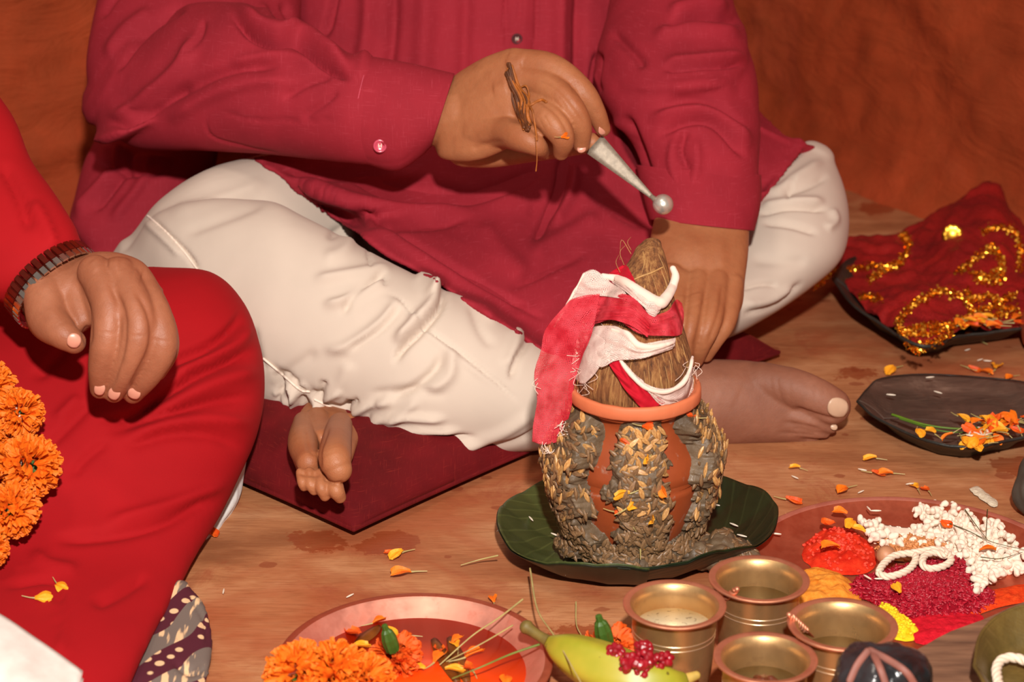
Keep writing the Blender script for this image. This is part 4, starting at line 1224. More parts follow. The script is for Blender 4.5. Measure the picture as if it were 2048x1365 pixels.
def grain_mesh(L=.0115, r=.0021):
    m = M(); rings = []; n = 9; seg = 8
    for i in range(n):
        t = i / (n - 1); x = (t - .5) * L
        rr = r * (math.sin(PI * (0.04 + 0.92 * t)) ** 0.8) * (1 - .15 * (t - .5))
        a = np.linspace(0, 2 * PI, seg, endpoint=False)
        c = 1 - 0.28 * np.exp(-((a - PI / 2) / .5) ** 2)
        rings.append(np.stack([np.full(seg, x), rr * np.cos(a), rr * .8 * np.sin(a) * c], -1))
    rings_to(m, np.array(rings), True)
    return m.mesh('barley_grain')
GR = grain_mesh(); GR.materials.append(BARLEY)
GRW = GR.copy(); GRW.materials.clear(); GRW.materials.append(BARLEY_W)

def inst(name, me, loc, xdir, up, scale, parent, inv):
    """object sharing a mesh, x axis along xdir and z axis towards up"""
    x = Vector(xdir).normalized(); u = Vector(up).normalized()
    z = (u - x * u.dot(x)).normalized(); y = z.cross(x)
    mt = Matrix((x, y, z)).transposed().to_4x4(); mt.translation = Vector(loc)
    s_ = scale if hasattr(scale, '__len__') else (scale,) * 3
    mt = mt @ Matrix.Diagonal((s_[0], s_[1], s_[2], 1))
    o = bpy.data.objects.new(name, me)
    C.objects.link(o)
    if parent is not None:
        o.parent = parent; o.matrix_parent_inverse = inv
    o.matrix_basis = mt
    return o

def strew_barley():
    inv = world_inv(mud)
    rnd = random.Random(4)
    zones = [  # azimuth range, z range, number, dry
        ((-100, -42), (.095, .133), 46, 1), ((-105, -40), (.060, .100), 44, 1), ((-110, -50), (.03, .07), 22, 0),
        ((-12, 24), (.092, .128), 42, 1), ((-12, 22), (.045, .090), 32, 0), ((-8, 20), (.020, .05), 12, 0),
        ((55, 105), (.088, .133), 44, 1), ((55, 110), (.040, .090), 36, 1), ((60, 105), (.015, .045), 14, 0)]
    n = 0; placed = []
    for (a0, a1), (z0, z1), k, dry in zones:
        c = 0; tries = 0
        while c < k and tries < k * 30:
            tries += 1
            phi = R(rnd.uniform(a0, a1)); z = rnd.uniform(z0, z1)
            p, t = mud_point(phi, z)
            if t < 0.004: continue
            if any((p[0] - q[0]) ** 2 + (p[1] - q[1]) ** 2 + (p[2] - q[2]) ** 2 < 0.0041 ** 2 for q in placed): continue
            placed.append(p)
            nrm = Vector((math.sin(phi), -math.cos(phi), 0.25)); tan = Vector((math.cos(phi), math.sin(phi), 0)); upv = Vector((0, 0, 1))
            th = rnd.gauss(PI / 2, 0.65)
            x = tan * math.cos(th) + upv * math.sin(th) + nrm * rnd.uniform(-.25, .35)
            wet = (not dry) if rnd.random() < .8 else dry
            inst('barley_grain', GRW if wet else GR, Vector(p) + nrm.normalized() * 0.0006, x, nrm + tan * rnd.uniform(-.5, .5), rnd.uniform(.98, 1.28), mud, inv)
            c += 1; n += 1
    return placed
placed = strew_barley()

def merged(name, me, mats_loc, mat, parent, kind='stuff'):
    """join many placed copies of one small mesh into a single mesh"""
    v0 = getv(me); f0 = [tuple(p.vertices) for p in me.polygons]
    m = M()
    for mt in mats_loc:
        A = np.array(mt)
        m.add(v0 @ A[:3, :3].T + A[:3, 3], f0)
    o = link(name, m.mesh(name), mat, parent)
    if kind: o['kind'] = kind
    return o

def frame(loc, xdir, up, scale=1.0):
    x = Vector(xdir).normalized(); u = Vector(up).normalized()
    z = (u - x * u.dot(x)).normalized(); y = z.cross(x)
    mt = Matrix((x, y, z)).transposed().to_4x4(); mt.translation = Vector(loc)
    s_ = scale if hasattr(scale, '__len__') else (scale,) * 3
    return mt @ Matrix.Diagonal((s_[0], s_[1], s_[2], 1))

def wet_barley():
    rnd = random.Random(9); L = []
    for i in range(1500):
        phi = R(rnd.uniform(-125, 125)); z = abs(rnd.gauss(0, .018)) + .001
        if rnd.random() < .62: z = rnd.uniform(.015, .128)
        p, t = mud_point(phi, z)
        if t < .004: continue
        nrm = Vector((math.sin(phi), -math.cos(phi), .6 if z < .02 else .2)); tan = Vector((math.cos(phi), math.sin(phi), 0))
        th = rnd.uniform(0, PI)
        L.append(frame(Vector(p) - nrm.normalized() * .0002, tan * math.cos(th) + Vector((0, 0, 1)) * math.sin(th), nrm, rnd.uniform(.8, 1.15)))
    merged('wet_barley_grains', GR, L, BARLEY_W, mud)
wet_barley()

def mud_heap():
    """mud and grain spilled off the right foot of the pot"""
    c = PZ(1440, 1105, 0.012)
    m = M()
    rng = random.Random(3)
    for i in range(16):
        a = rng.uniform(0, 2 * PI); r = rng.uniform(0, .020)
        p = np.array([c[0] + r * math.cos(a) * 1.5, c[1] + r * math.sin(a), 0.010 + rng.uniform(0, .012) * (1 - r / .03)])
        tube(m, [p, p + [.004, .001, .001]], rng.uniform(.008, .012), seg=12, n=3)
    me = fuse(m, 0.0012, 3); rough_up(me, 60, .0018, 3, 91)
    o = tag(link('mud_lump', me, MUD), 'lump of grey mud and barley squeezed out at the right foot of the clay pot', 'mud')
    v = getv(me); n = getn(me); L = []
    idx = [i for i in range(0, len(v), 7) if n[i][2] > .1]
    rng.shuffle(idx)
    for i in idx[:70]:
        t = np.cross(n[i], RNG.normal(size=3))
        L.append(frame(v[i], t, n[i], rng.uniform(.8, 1.05)))
    merged('wet_barley_grains', GR, L, BARLEY_W, o)
mud_heap()

# ---- leaf plate
def m_leaf(name, c1, c2, vein, rough=0.4):
    s = NT(name)
    a = s.noise(12, 5, 0.6, dist=0.5)
    base = s.ramp(a, [(0.3, lin(c1)), (0.7, lin(c2))])
    w_ = s.new('TexWave', Scale=14.0, Distortion=3.0, Detail=2.0); s.link(s.coords((1, 1, 1), uv=True), w_.inputs['Vector'])
    base = s.mix(s.ramp(w_.outputs['Fac'], [(0.93, 0.0), (0.99, 0.35)]), base, lin(vein))
    s.setp(Base_Color=base, Roughness=rough)
    s.setp(Normal=s.bump(s.noise(80, 4), 0.3, 0.001, s.bump(w_.outputs['Fac'], 0.25, 0.001)))
    return s.m
LEAF = m_leaf('green_leaf', '323c1c', '48502a', '5e6636', 0.36)
LEAF_D = m_leaf('dark_leaf', '15200f', '222c16', '333c20', 0.35)

LEAF_U = m_leaf('leaf_underside', '0d130a', '171e10', '20281a', 0.4)
def leaf_plate():
    cx, cy = PZ(1272, 1092)[:2]
    root = empty('leaf_plate', (cx, cy, 0))
    tag(root, 'round plate of dark green leaves with turned-up edge under the clay pot', 'leaf plate')
    def one(name, a0, a1, Rf, z0, mat, seed):
        nr, na = 40, 150
        r = np.linspace(0.0, 1, nr); a = np.linspace(a0, a1, na)
        A, Q = np.meshgrid(a, r)
        Rm = np.interp(A, *Rf)
        rad = Q * Rm
        q = np.stack([rad * np.sin(A), -rad * np.cos(A), A * 0], -1).reshape(-1, 3)
        z = z0 + 0.0015 + np.clip((Q - .62) / .38, 0, 1) ** 1.5 * (0.027 + 0.008 * np.exp(-((A + .3) / .8) ** 2) + 0.004 * np.sin(A * 5 + seed)) + vnoise(q, 14, 0.0022, 2, seed).reshape(A.shape) * Q + 0.0016 * np.abs(np.sin(A * 9)) * Q
        W = np.stack([cx + rad * np.sin(A), cy - rad * np.cos(A), z], -1)
        m = M(); sheet(m, W[:, ::-1], 0.0009)
        o = link(name, m.mesh(uv=True), mat, root)
        W2 = W.copy(); W2[..., 0] = cx + (W[..., 0] - cx) * 1.008; W2[..., 1] = cy + (W[..., 1] - cy) * 1.008; W2[..., 2] = np.maximum(W[..., 2] - .0016, z0 * .5 + .0002)
        m = M(); sheet(m, W2[:, ::-1], .0004); link('leaf_underside', m.mesh(uv=True), LEAF_U, o)
        return o
    # azimuth measured from the camera side, + to the right
    ang = [R(x) for x in (-190, -150, -110, -80, -55, -30, -10, 0, 12, 40, 70, 95, 120, 150, 180)]
    rad = [.115, .112, .118, .124, .128, .124, .116, .113, .110, .108, .120, .127, .122, .118, .115]
    one('leaf', R(-185), R(2), (ang, rad), 0.0, LEAF, 3)
    one('leaf', R(-12), R(178), (ang, [x * .985 for x in rad]), 0.0032, LEAF_D, 5)
    # stalk of the left leaf standing proud
    m = M()
    pts = [PZ(1045, 1115, .012), PZ(1062, 1065, .006), PZ(1078, 1025, .005), PZ(1092, 1000, .004)]
    tube(m, pts, [.0012, .0022, .0024, .0016], seg=10)
    link('midrib', m.mesh(), simple('leaf_rib', '5e5a44', .5), root)
leaf_plate()

# ---- coconut
def m_coir():
    s = NT('coconut_husk')
    st = s.noise(1, 5, 0.7, vec=s.coords((240, 240, 20)))
    b = s.noise(30, 4)
    base = s.ramp(st, [(0.28, lin('3c200e')), (0.48, lin('7c4c26')), (0.68, lin('a87844')), (0.88, lin('cca876'))])
    base = s.mix(s.ramp(b, [(0.55, 0.0), (0.75, 0.45)]), base, lin('a85428'))
    s.setp(Base_Color=base, Roughness=0.8, Normal=s.bump(st, 0.9, 0.003))
    return s.m
COIR = m_coir(); FIB = simple('coir_fibre', 'b0844e', .7, .25, 200, 0)
def coconut():
    m = M()
    secs = [(1190, 838, 1352, 838, 1.70, .034), (1166, 800, 1372, 800, 1.70, .043), (1154, 760, 1384, 758, 1.70, .047), (1160, 715, 1382, 712, 1.70, .046), (1178, 672, 1370, 668, 1.70, .040), (1198, 632, 1358, 628, 1.70, .034), (1216, 592, 1348, 590, 1.70, .028), (1238, 552, 1340, 553, 1.70, .021), (1258, 518, 1334, 522, 1.70, .016), (1272, 494, 1328, 500, 1.70, .012), (1284, 486, 1324, 492, 1.70, .009)]
    loft(m, secs, seg=64, roundend=True)
    me = fuse(m, 0.0016, 3)
    rough_up(me, 26, 0.0016, 3, 95, (1, 1, .35))
    sculpt(me, [([(1300, 500), (1290, 560), (1270, 640)], .8, 4, 4), ([(1315, 510), (1310, 580), (1330, 680), (1340, 780)], -.8, 3, 3), ([(1345, 690), (1360, 730)], -1.6, 3, 3), ([(1220, 740), (1210, 800)], -.8, 4, 4)])
    o = tag(link('coconut', me, COIR), 'hairy brown coconut with a pointed tuft set in the mouth of the clay pot', 'coconut')
    # coarse fibres along the husk
    fb = M(); rnd = random.Random(5)
    tr = []
    for i in range(110):
        x0 = rnd.uniform(1165, 1375); y0 = rnd.uniform(500, 800)
        top = (1302 + rnd.uniform(-22, 22), 492)
        t0 = (y0 - 490) / 340
        ln = rnd.uniform(30, 90)
        dx = (x0 - 1290) / max(60, (y0 - 440)) * ln
        pts = on_tree(o, [(x0, y0), (x0 + dx * .5 + rnd.uniform(-5, 5), y0 + ln * .5), (x0 + dx, y0 + ln)])
        if len(pts) == 3: tube(fb, np.array(pts), [.0002, .00028, .00012], seg=5, n=6)
    for (a, b, c_) in [((1262, 500), (1255, 485), (1262, 474)), ((1262, 508), (1243, 480), (1240, 520)), ((1248, 530), (1240, 505), (1252, 490)), ((1240, 545), (1232, 525), (1238, 510)), ((1372, 720), (1388, 760), (1380, 790)), ((1165, 745), (1155, 765), (1160, 790))]:
        tube(fb, [P(*a, 1.69), P(*b, 1.685), P(*c_, 1.69)], [.0003, .0002, .0001], seg=5, n=9)
    tube(fb, on_tree(o, [(1325, 535), (1305, 545), (1285, 552), (1262, 562)]), [.0007, .0009, .0009, .0005], seg=6)
    f_ = link('husk_fibres', fb.mesh(), FIB, o); f_['kind'] = 'stuff'
    return o

_trees = {}
def on_tree(o, pts, lift=0.0004, default=None):
    from mathutils.bvhtree import BVHTree
    if o.name not in _trees:
        me = o.data
        _trees[o.name] = BVHTree.FromPolygons([tuple(v) for v in getv(me)], [tuple(p.vertices) for p in me.polygons])
    out = []
    for x, y in pts:
        r = Vector(FW + (x - 1024) / F * RT - (y - 682.5) / F * UP).normalized()
        h = _trees[o.name].ray_cast(Vector(CAM), r)
        if h[0] is not None: out.append(np.array(h[0] - r * lift))
        elif default is not None: out.append(P(x, y, default))
    return out
coco = coconut()

def m_gauze(name, col, col2, alpha=0.5):
    """open-weave gauze: threads are there or not, light passes between them"""
    s = NT(name)
    uv = s.coords((1, 1, 1), uv=True)
    sep = s.new('SeparateXYZ'); s.link(uv, sep.inputs[0])
    def thr(ch, wdt):
        m1 = s.math('MULTIPLY', sep.outputs[ch], 780.0)
        n_ = s.noise(1, 2, vec=s.coords((90, 90, 90), uv=True))
        m1 = s.math('ADD', m1, s.math('MULTIPLY', n_, 3.0))
        fr = s.math('FRACT', m1)
        return s.math('LESS_THAN', fr, wdt)
    thread = s.math('MAXIMUM', thr(0, alpha), thr(1, alpha))
    a = s.noise(60, 4)
    s.setp(Base_Color=s.ramp(a, [(0.35, lin(col)), (0.7, lin(col2))]), Roughness=0.85)
    s.b.inputs['Specular IOR Level'].default_value = 0.15
    s.b.inputs['Transmission Weight'].default_value = 0.0
    s.setp(Alpha=thread, Normal=s.bump(s.noise(300, 3), .4, .0005))
    return s.m
GW = m_gauze('gauze_white', 'd4b4aa', 'ecd8cc', 0.46)
GR_ = m_gauze('gauze_red', 'b41c2a', 'e04c58', 0.46)
RIB_R = m_cloth('red_ribbon', 'b01024', slub=False, slubcol='ff5060', var=0.15)
CREAM = m_cloth('cream_roll', 'e6ccbc', slub=False, slubcol='ffffff', var=0.06)

def wrap_patch(m, grid, nu, nv, lift, red_from=None, red_to=None, default=1.70, amp=0.0024, seed=1, mi=0):
    """gauze laid over the coconut: grid of (x, y, extra lift) in the photograph, depth from the husk under it"""
    g = np.asarray(grid, float)
    rows = np.array([catmull(r, nu) for r in g])
    out = np.stack([catmull(rows[:, j], nv) for j in range(nu)], axis=1)
    D = np.zeros(out.shape[:2])
    for i in range(nv):
        for j in range(nu):
            p = on_tree(coco, [(out[i, j, 0], out[i, j, 1])], 0)
            D[i, j] = depth_of(p[0]) if p else default
    for _ in range(3):
        K = np.pad(D, 1, mode='edge'); D = np.minimum(D, (K[:-2, 1:-1] + K[2:, 1:-1] + K[1:-1, :-2] + K[1:-1, 2:]) / 4)
    D = D - lift - out[..., 2] * 0.001
    gu, gv = np.meshgrid(np.linspace(0, 1, nu), np.linspace(0, 1, nv))
    D = D + 0.0016 * np.sin(gv * 15 + 3 * np.sin(gu * 5 + seed)) * np.sin(np.clip(gv, 0, 1) * PI)
    W = CAM + D[..., None] * (FW + ((out[..., 0] - 1024) / F)[..., None] * RT - ((out[..., 1] - 682.5) / F)[..., None] * UP)
    q = W.reshape(-1, 3)
    W = W - (FW * vnoise(q, 45, amp, 3, seed)[:, None]).reshape(W.shape)
    sheet(m, W, 0.0003, mi=mi)

def gauze():
    root = empty('gauze_scarf', P(1262, 700, 1.66))
    tag(root, 'strip of open-weave gauze wound round the coconut, its end hanging at left', 'cloth')
    # hanging panel on the left: white top, red below, ends ragged by the trouser hem
    m = M()
    wrap_patch(m, [[(1166, 546, 6), (1190, 540, 8), (1222, 566, 8)], [(1150, 580, 6), (1190, 575, 10), (1245, 580, 8)], [(1140, 602, 6), (1190, 592, 12), (1262, 600, 8)]], 40, 16, .004, seed=2)
    link('white_gauze', m.mesh(uv=True), GW, root)
    m = M()
    wrap_patch(m, [[(1140, 600, 6), (1165, 592, 12), (1200, 588, 14)], [(1092, 657, 2), (1130, 650, 8), (1185, 662, 12)], [(1082, 700, 0), (1118, 700, 5), (1165, 712, 8)], [(1068, 750, 0), (1104, 752, 6), (1150, 765, 4)],
                    [(1074, 800, 0), (1104, 802, 4), (1143, 815, 2)], [(1066, 850, -6), (1094, 854, 0), (1132, 850, 0)], [(1064, 884, -8), (1086, 890, -4), (1112, 886, -2)]], 44, 90, .004, default=1.695, amp=.002, seed=4)
    link('red_gauze', m.mesh(uv=True), GR_, root)
    # broad red turn across the front
    m = M()
    wrap_patch(m, [[(1148, 596, 4), (1205, 586, 8), (1262, 592, 8), (1300, 628, 5), (1335, 622, 5), (1352, 600, 4), (1364, 606, 0)],
                   [(1120, 628, 4), (1195, 618, 9), (1260, 622, 10), (1300, 652, 7), (1340, 642, 7), (1362, 632, 3), (1368, 630, 0)],
                   [(1105, 655, 3), (1180, 650, 8), (1230, 640, 9), (1280, 668, 8), (1330, 672, 8), (1355, 672, 3), (1364, 668, 0)]], 90, 34, .004, seed=6)
    link('red_gauze', m.mesh(uv=True), GR_, root)
    m = M()
    wrap_patch(m, [[(1162, 618, 10), (1210, 612, 13), (1262, 618, 13), (1300, 648, 10)], [(1170, 648, 10), (1220, 640, 14), (1262, 652, 13), (1296, 676, 9)]], 60, 20, .004, seed=16)
    link('red_gauze', m.mesh(uv=True), GR_, root)
    # white turn below it
    m = M()
    wrap_patch(m, [[(1160, 662, 5), (1200, 652, 9), (1240, 656, 10), (1275, 686, 8), (1320, 682, 8), (1352, 676, 3)],
                   [(1158, 690, 5), (1195, 690, 8), (1240, 690, 9), (1280, 703, 8), (1322, 698, 7), (1350, 690, 3)],
                   [(1180, 712, 4), (1200, 735, 5), (1232, 722, 7), (1282, 718, 7), (1315, 708, 6), (1345, 698, 2)]], 80, 34, .004, seed=8)
    link('white_gauze', m.mesh(uv=True), GW, root); m = M()
    wrap_patch(m, [[(1158, 664, 6), (1185, 664, 9), (1210, 680, 8)], [(1148, 705, 3), (1172, 712, 6), (1198, 735, 5)], [(1142, 748, 2), (1158, 766, 3), (1170, 768, 3)]], 30, 30, .005, amp=.002, seed=9)
    link('white_gauze', m.mesh(uv=True), GW, root)
    # rolled edges
    m = M()
    def roll(pts, rad, lift, flat=None):
        w_ = on_tree(coco, [p[:2] for p in catmull(np.array(pts, float), 30)], lift, default=1.69)
        tube(m, np.array(w_), np.interp(np.linspace(0, 1, 30), np.linspace(0, 1, len(rad)), np.array(rad) * 1.69 / F), seg=12, n=60)
    roll([(1206, 552), (1245, 562), (1290, 592), (1318, 606), (1332, 596), (1346, 572), (1351, 552), (1346, 538)], [5, 9, 12, 13, 11, 9, 8, 6], .007)
    roll([(1225, 660), (1255, 668), (1275, 690), (1310, 694), (1345, 686)], [3, 6, 7, 6, 4], .011)
    roll([(1168, 548), (1140, 600), (1108, 655)], [2, 3, 2], .012)
    roll([(1238, 716), (1258, 745), (1290, 775), (1325, 785), (1360, 772), (1378, 745), (1385, 715)], [3, 5, 5, 4, 5, 4, 3], .008)
    me = m.mesh(); rough_up(me, 60, .0006, 2, 99)
    link('rolled_hem', me, CREAM, root)
    # corner of white with red lining at the top
    m = M()
    wrap_patch(m, [[(1228, 540, 2), (1250, 530, 3), (1262, 545, 1)], [(1212, 552, 4), (1240, 560, 4), (1280, 585, 3)]], 24, 14, .004, seed=10)
    link('red_lining', m.mesh(uv=True), RIB_R, root)
    m = M()
    wrap_patch(m, [[(1285, 598, 6), (1305, 604, 8), (1325, 602, 7)], [(1290, 618, 6), (1308, 628, 7), (1322, 618, 6)], [(1296, 628, 5), (1308, 634, 6), (1316, 628, 5)]], 18, 18, .004, seed=12)
    link('white_gauze', m.mesh(uv=True), GW, root); m = M()
    wrap_patch(m, [[(1214, 552, 5), (1250, 566, 6), (1296, 602, 6)], [(1225, 566, 6), (1262, 592, 7), (1296, 622, 7)]], 40, 14, .005, seed=13)
    # band round the lower right
    link('white_gauze', m.mesh(uv=True), GW, root); m = M()
    wrap_patch(m, [[(1250, 726, 3), (1282, 762, 4), (1325, 778, 4), (1362, 766, 3), (1384, 722, 0)], [(1262, 742, 3), (1296, 782, 4), (1335, 800, 4), (1372, 788, 2), (1387, 742, 0)], [(1286, 762, 3), (1318, 808, 4), (1350, 812, 3), (1382, 798, 0), (1388, 760, 0)]], 70, 24, .003, seed=14)
    link('white_gauze', m.mesh(uv=True), GW, root)
    m = M()
    wrap_patch(m, [[(1214, 722, 3), (1232, 716, 5)], [(1232, 752, 3), (1256, 744, 5)], [(1258, 790, 3), (1288, 774, 4)], [(1290, 825, 3), (1330, 806, 4)]], 18, 60, .003, seed=15)
    link('red_gauze', m.mesh(uv=True), RIB_R, root)
    # stray threads
    m = M(); rnd = random.Random(8)
    for i in range(46):
        x, y = rnd.choice([(1150, 700), (1150, 745), (1160, 765), (1190, 735), (1175, 640), (1383, 730), (1360, 810), (1068, 760), (1090, 890), (1130, 850)])
        x += rnd.uniform(-12, 12); y += rnd.uniform(-10, 10)
        p = on_tree(coco, [(x, y), (x + rnd.uniform(-14, 14), y + rnd.uniform(2, 16)), (x + rnd.uniform(-22, 22), y + rnd.uniform(6, 26))], .008, default=1.685)
        tube(m, np.array(p), .00022, seg=5, n=8)
    t_ = link('loose_threads', m.mesh(), CREAM, root); t_['kind'] = 'stuff'
gauze()
# ------------------------------------------------------------------ metal dishes and cups
def m_metal(name, c1, c2, rough=0.28, stain=None, bumpk=0.1):
    s = NT(name)
    a = s.noise(12, 5, 0.6, dist=0.4); b = s.noise(60, 4, 0.6)
    base = s.ramp(a, [(0.3, lin(c1)), (0.7, lin(c2))])
    if stain: base = s.mix(s.ramp(b, [(0.55, 0.0), (0.8, 0.7)]), base, lin(stain))
    s.setp(Base_Color=base, Metallic=0.78, Roughness=s.ramp(b, [(0.3, rough * .8), (0.7, rough * 1.5)]))
    s.setp(Normal=s.bump(a, bumpk, 0.002))
    return s.m
BRASS = m_metal('brass', 'b88e5c', 'd8b07c', 0.32, '8a6038')
COPPER_RIM = m_metal('copper_lip', 'd08a68', 'e6a080', 0.40, 'b86c50')
COPPER = m_metal('copper_dish', 'e8927a', 'f8b09a', 0.42, 'c06048')
COPPER_OLD = m_metal('copper_stained', 'b8583c', 'd07456', 0.45, '9c3420')
LINE = simple('engraved_line', 'f0d0a8', 0.3, .05, 60, 0, metal=.8)

def m_liquid(name, col, rough=0.08, speck=None):
    s = NT(name)
    base = lin(col)
    if speck:
        v = s.noise(260, 3, 0.6); base = s.mix(s.ramp(v, [(0.60, 0.0), (0.68, 0.8)]), lin(col), lin(speck))
    s.setp(Base_Color=base, Roughness=rough, Normal=s.bump(s.noise(20, 2), 0.05, 0.002))
    s.b.inputs['Coat Weight'].default_value = 0.3
    return s.m
def m_water(name, col):
    s = NT(name)
    s.setp(Base_Color=lin(col), Roughness=0.02, Normal=s.bump(s.noise(12, 2), 0.05, 0.002))
    s.b.inputs['Transmission Weight'].default_value = 0.85
    s.b.inputs['IOR'].default_value = 1.33
    return s.m
MILK = m_liquid('milk', 'e8dcb8', 0.25, '6a5848')
WATER = m_water('clear_water', 'c8b078')
RED_LIQ = m_liquid('red_liquid', 'f0480e', 0.22); RED_LIQ.node_tree.nodes['Principled BSDF'].inputs['Coat Weight'].default_value = 0.0

CUP = [(0.0, 0.0), (.024, .0), (.0275, .0015), (.029, .004), (.0305, .012), (.0318, .030), (.0326, .048), (.0330, .060), (.0336, .0645), (.0362, .0672), (.0392, .0682), (.0402, .0690), (.0404, .0702), (.0398, .0708), (.0375, .0706), (.0348, .0700), (.0322, .0678), (.0312, .060), (.0306, .045), (.0298, .025), (.027, .008), (.020, .004), (0.0, .004)]

def cup(px, py, scale, label, liquid, level, hz=.070):
    c = PZ(px, py, hz * scale)
    root = empty('brass_cup', (c[0], c[1], 0))
    tag(root, label, 'cup', 'four brass cups of water and milk in front of the leaf plate')
    def part(name, prof, mat, seg=80):
        m = M(); lathe(m, [(r * scale, z * scale * hz / .07) for r, z in prof], 0, 0, 0, seg)
        o = link(name, m.mesh(), mat); o.parent = root; return o
    b = part('cup_body', CUP[:9], BRASS)
    part('rim', CUP[8:16], COPPER_RIM)
    part('cup_lining', CUP[15:], BRASS)
    for z in (.0455, .0495):
        r = np.interp(z, [.03, .048, .06], [.0318, .0326, .0330])
        part('engraved_line', [(r - .0002, z - .0005), (r + .0004, z - .0002), (r + .0004, z + .0002), (r - .0002, z + .0005)], LINE)
    r = np.interp(level, [.025, .045, .06], [.0298, .0306, .0312]) - .0001
    part('liquid', [(0, level - .003), (r, level - .003), (r, level), (0, level)], liquid)
    return root, c

c1, p1 = cup(1349, 1209, .98, 'brass cup of speckled white milk with a small twisted spoon leaning in it', MILK, .050)
c2, p2 = cup(1518, 1158, .98, 'brass cup half full of clear water nearest the green leaf plate, with no spoon', WATER, .047)
c3, p3 = cup(1685, 1249, 1.02, 'brass cup with a twisted copper spoon handle leaning on its left rim', WATER, .043)
c4, p4 = cup(1531, 1316, .94, 'brass cup of water with a brown clump floating in it, at the front', WATER, .045)

def twisted_spoon(a, b, bowl, label):
    """two-strand twisted handle from a to b, flat blade on to the bowl point"""
    a, b, bowl = map(np.array, (a, b, bowl))
    m = M(); d = b - a; L = np.linalg.norm(d); d /= L
    u = np.cross(d, [0, 0, 1.0]); u /= np.linalg.norm(u); w_ = np.cross(d, u)
    root = empty('twisted_spoon', a)
    tag(root, label, 'spoon', 'twisted copper spoons in the brass cups')
    for ph in (0, PI):
        t = np.linspace(0, 1, 40)
        pts = np.array([a + d * L * s_ + .0017 * (math.cos(s_ * 22 + ph) * u + math.sin(s_ * 22 + ph) * w_) for s_ in t])
        tube(m, pts, .0013, seg=8, n=80)
    tube(m, [a - d * .002, a], .0022, seg=12, n=4)
    link('handle', m.mesh(), COPPER_RIM, root)
    m = M(); tube(m, [b - d * .004, b, b * .5 + bowl * .5, bowl], [.002, .003, .0048, .0055], seg=16, flat=(w_, .28)); link('blade', m.mesh(), COPPER_OLD, root)
twisted_spoon(P(1472, 1181, 1.540), P(1428, 1216, 1.575), P(1392, 1244, 1.60), 'small twisted copper spoon standing in the cup of white milk')
twisted_spoon(P(1581, 1233, 1.50), P(1612, 1262, 1.515), P(1634, 1288, 1.565), 'small twisted copper spoon leaning over the left rim of the cup behind the front one')

def clump():
    c = np.array([p4[0] - .002, p4[1] + .001, .0440]); m = M(); rnd = random.Random(2)
    for i in range(9):
        q = c + [rnd.uniform(-.008, .008), rnd.uniform(-.005, .005), rnd.uniform(-.001, .002)]
        tube(m, [q, q + [.002, 0, 0]], rnd.uniform(.003, .005), seg=10, n=3)
    me = fuse(m, .0008, 2); rough_up(me, 120, .0008, 2, 5)
    tag(link('soaked_clump', me, simple('soaked_brown', '5e2c18', .35, .3, 90, .4)), 'brown clump floating in the front brass cup', 'offering')
clump()

def copper_dish():
    c = PZ(830, 1322, .024)
    root = empty('copper_dish', (c[0], c[1], 0))
    tag(root, 'round copper dish holding red liquid and marigold heads, in front of the bare floor', 'dish')
    prof = [(0, 0), (.062, 0), (.070, .002), (.088, .012), (.099, .0215), (.1045, .0235), (.1062, .0245), (.1064, .0258), (.1052, .0266), (.100, .0262), (.0975, .0245), (.086, .0145), (.070, .0050), (.060, .0030), (0, .003)]
    m = M(); lathe(m, prof[:5], 0, 0, 0, 120); lathe(m, prof[9:], 0, 0, 0, 120)
    me = m.mesh(); o = link('dish_body', me, COPPER); o.parent = root
    m = M(); lathe(m, prof[4:10], 0, 0, 0, 120); o = link('rim', m.mesh(), COPPER_OLD); o.parent = root
    m = M(); lathe(m, [(0, .0035), (.0750, .0035), (.0862, .0142), (0, .0142)], 0, 0, 0, 100); o = link('red_liquid', m.mesh(), RED_LIQ); o.parent = root
    return c
DISH = copper_dish()

def copper_plate():
    c = PZ(1826, 1142, .012)
    root = empty('copper_plate', (c[0], c[1], 0))
    tag(root, 'large flat copper plate stained red, heaped with popped grain, powders and dyed rice', 'plate')
    Rr = .143
    prof = [(0, 0), (.118, 0), (.132, .004), (.1405, .0105), (Rr, .0125), (Rr + .0006, .0138), (Rr - .001, .0143), (.138, .0128), (.128, .0078), (.117, .0042), (0, .003)]
    m = M(); lathe(m, prof[:4], 0, 0, 0, 140); lathe(m, prof[7:], 0, 0, 0, 140); o = link('plate_body', m.mesh(), COPPER_OLD); o.parent = root
    m = M(); lathe(m, prof[3:8], 0, 0, 0, 140); o = link('rim', m.mesh(), COPPER); o.parent = root
    return c
PLATE = copper_plate()

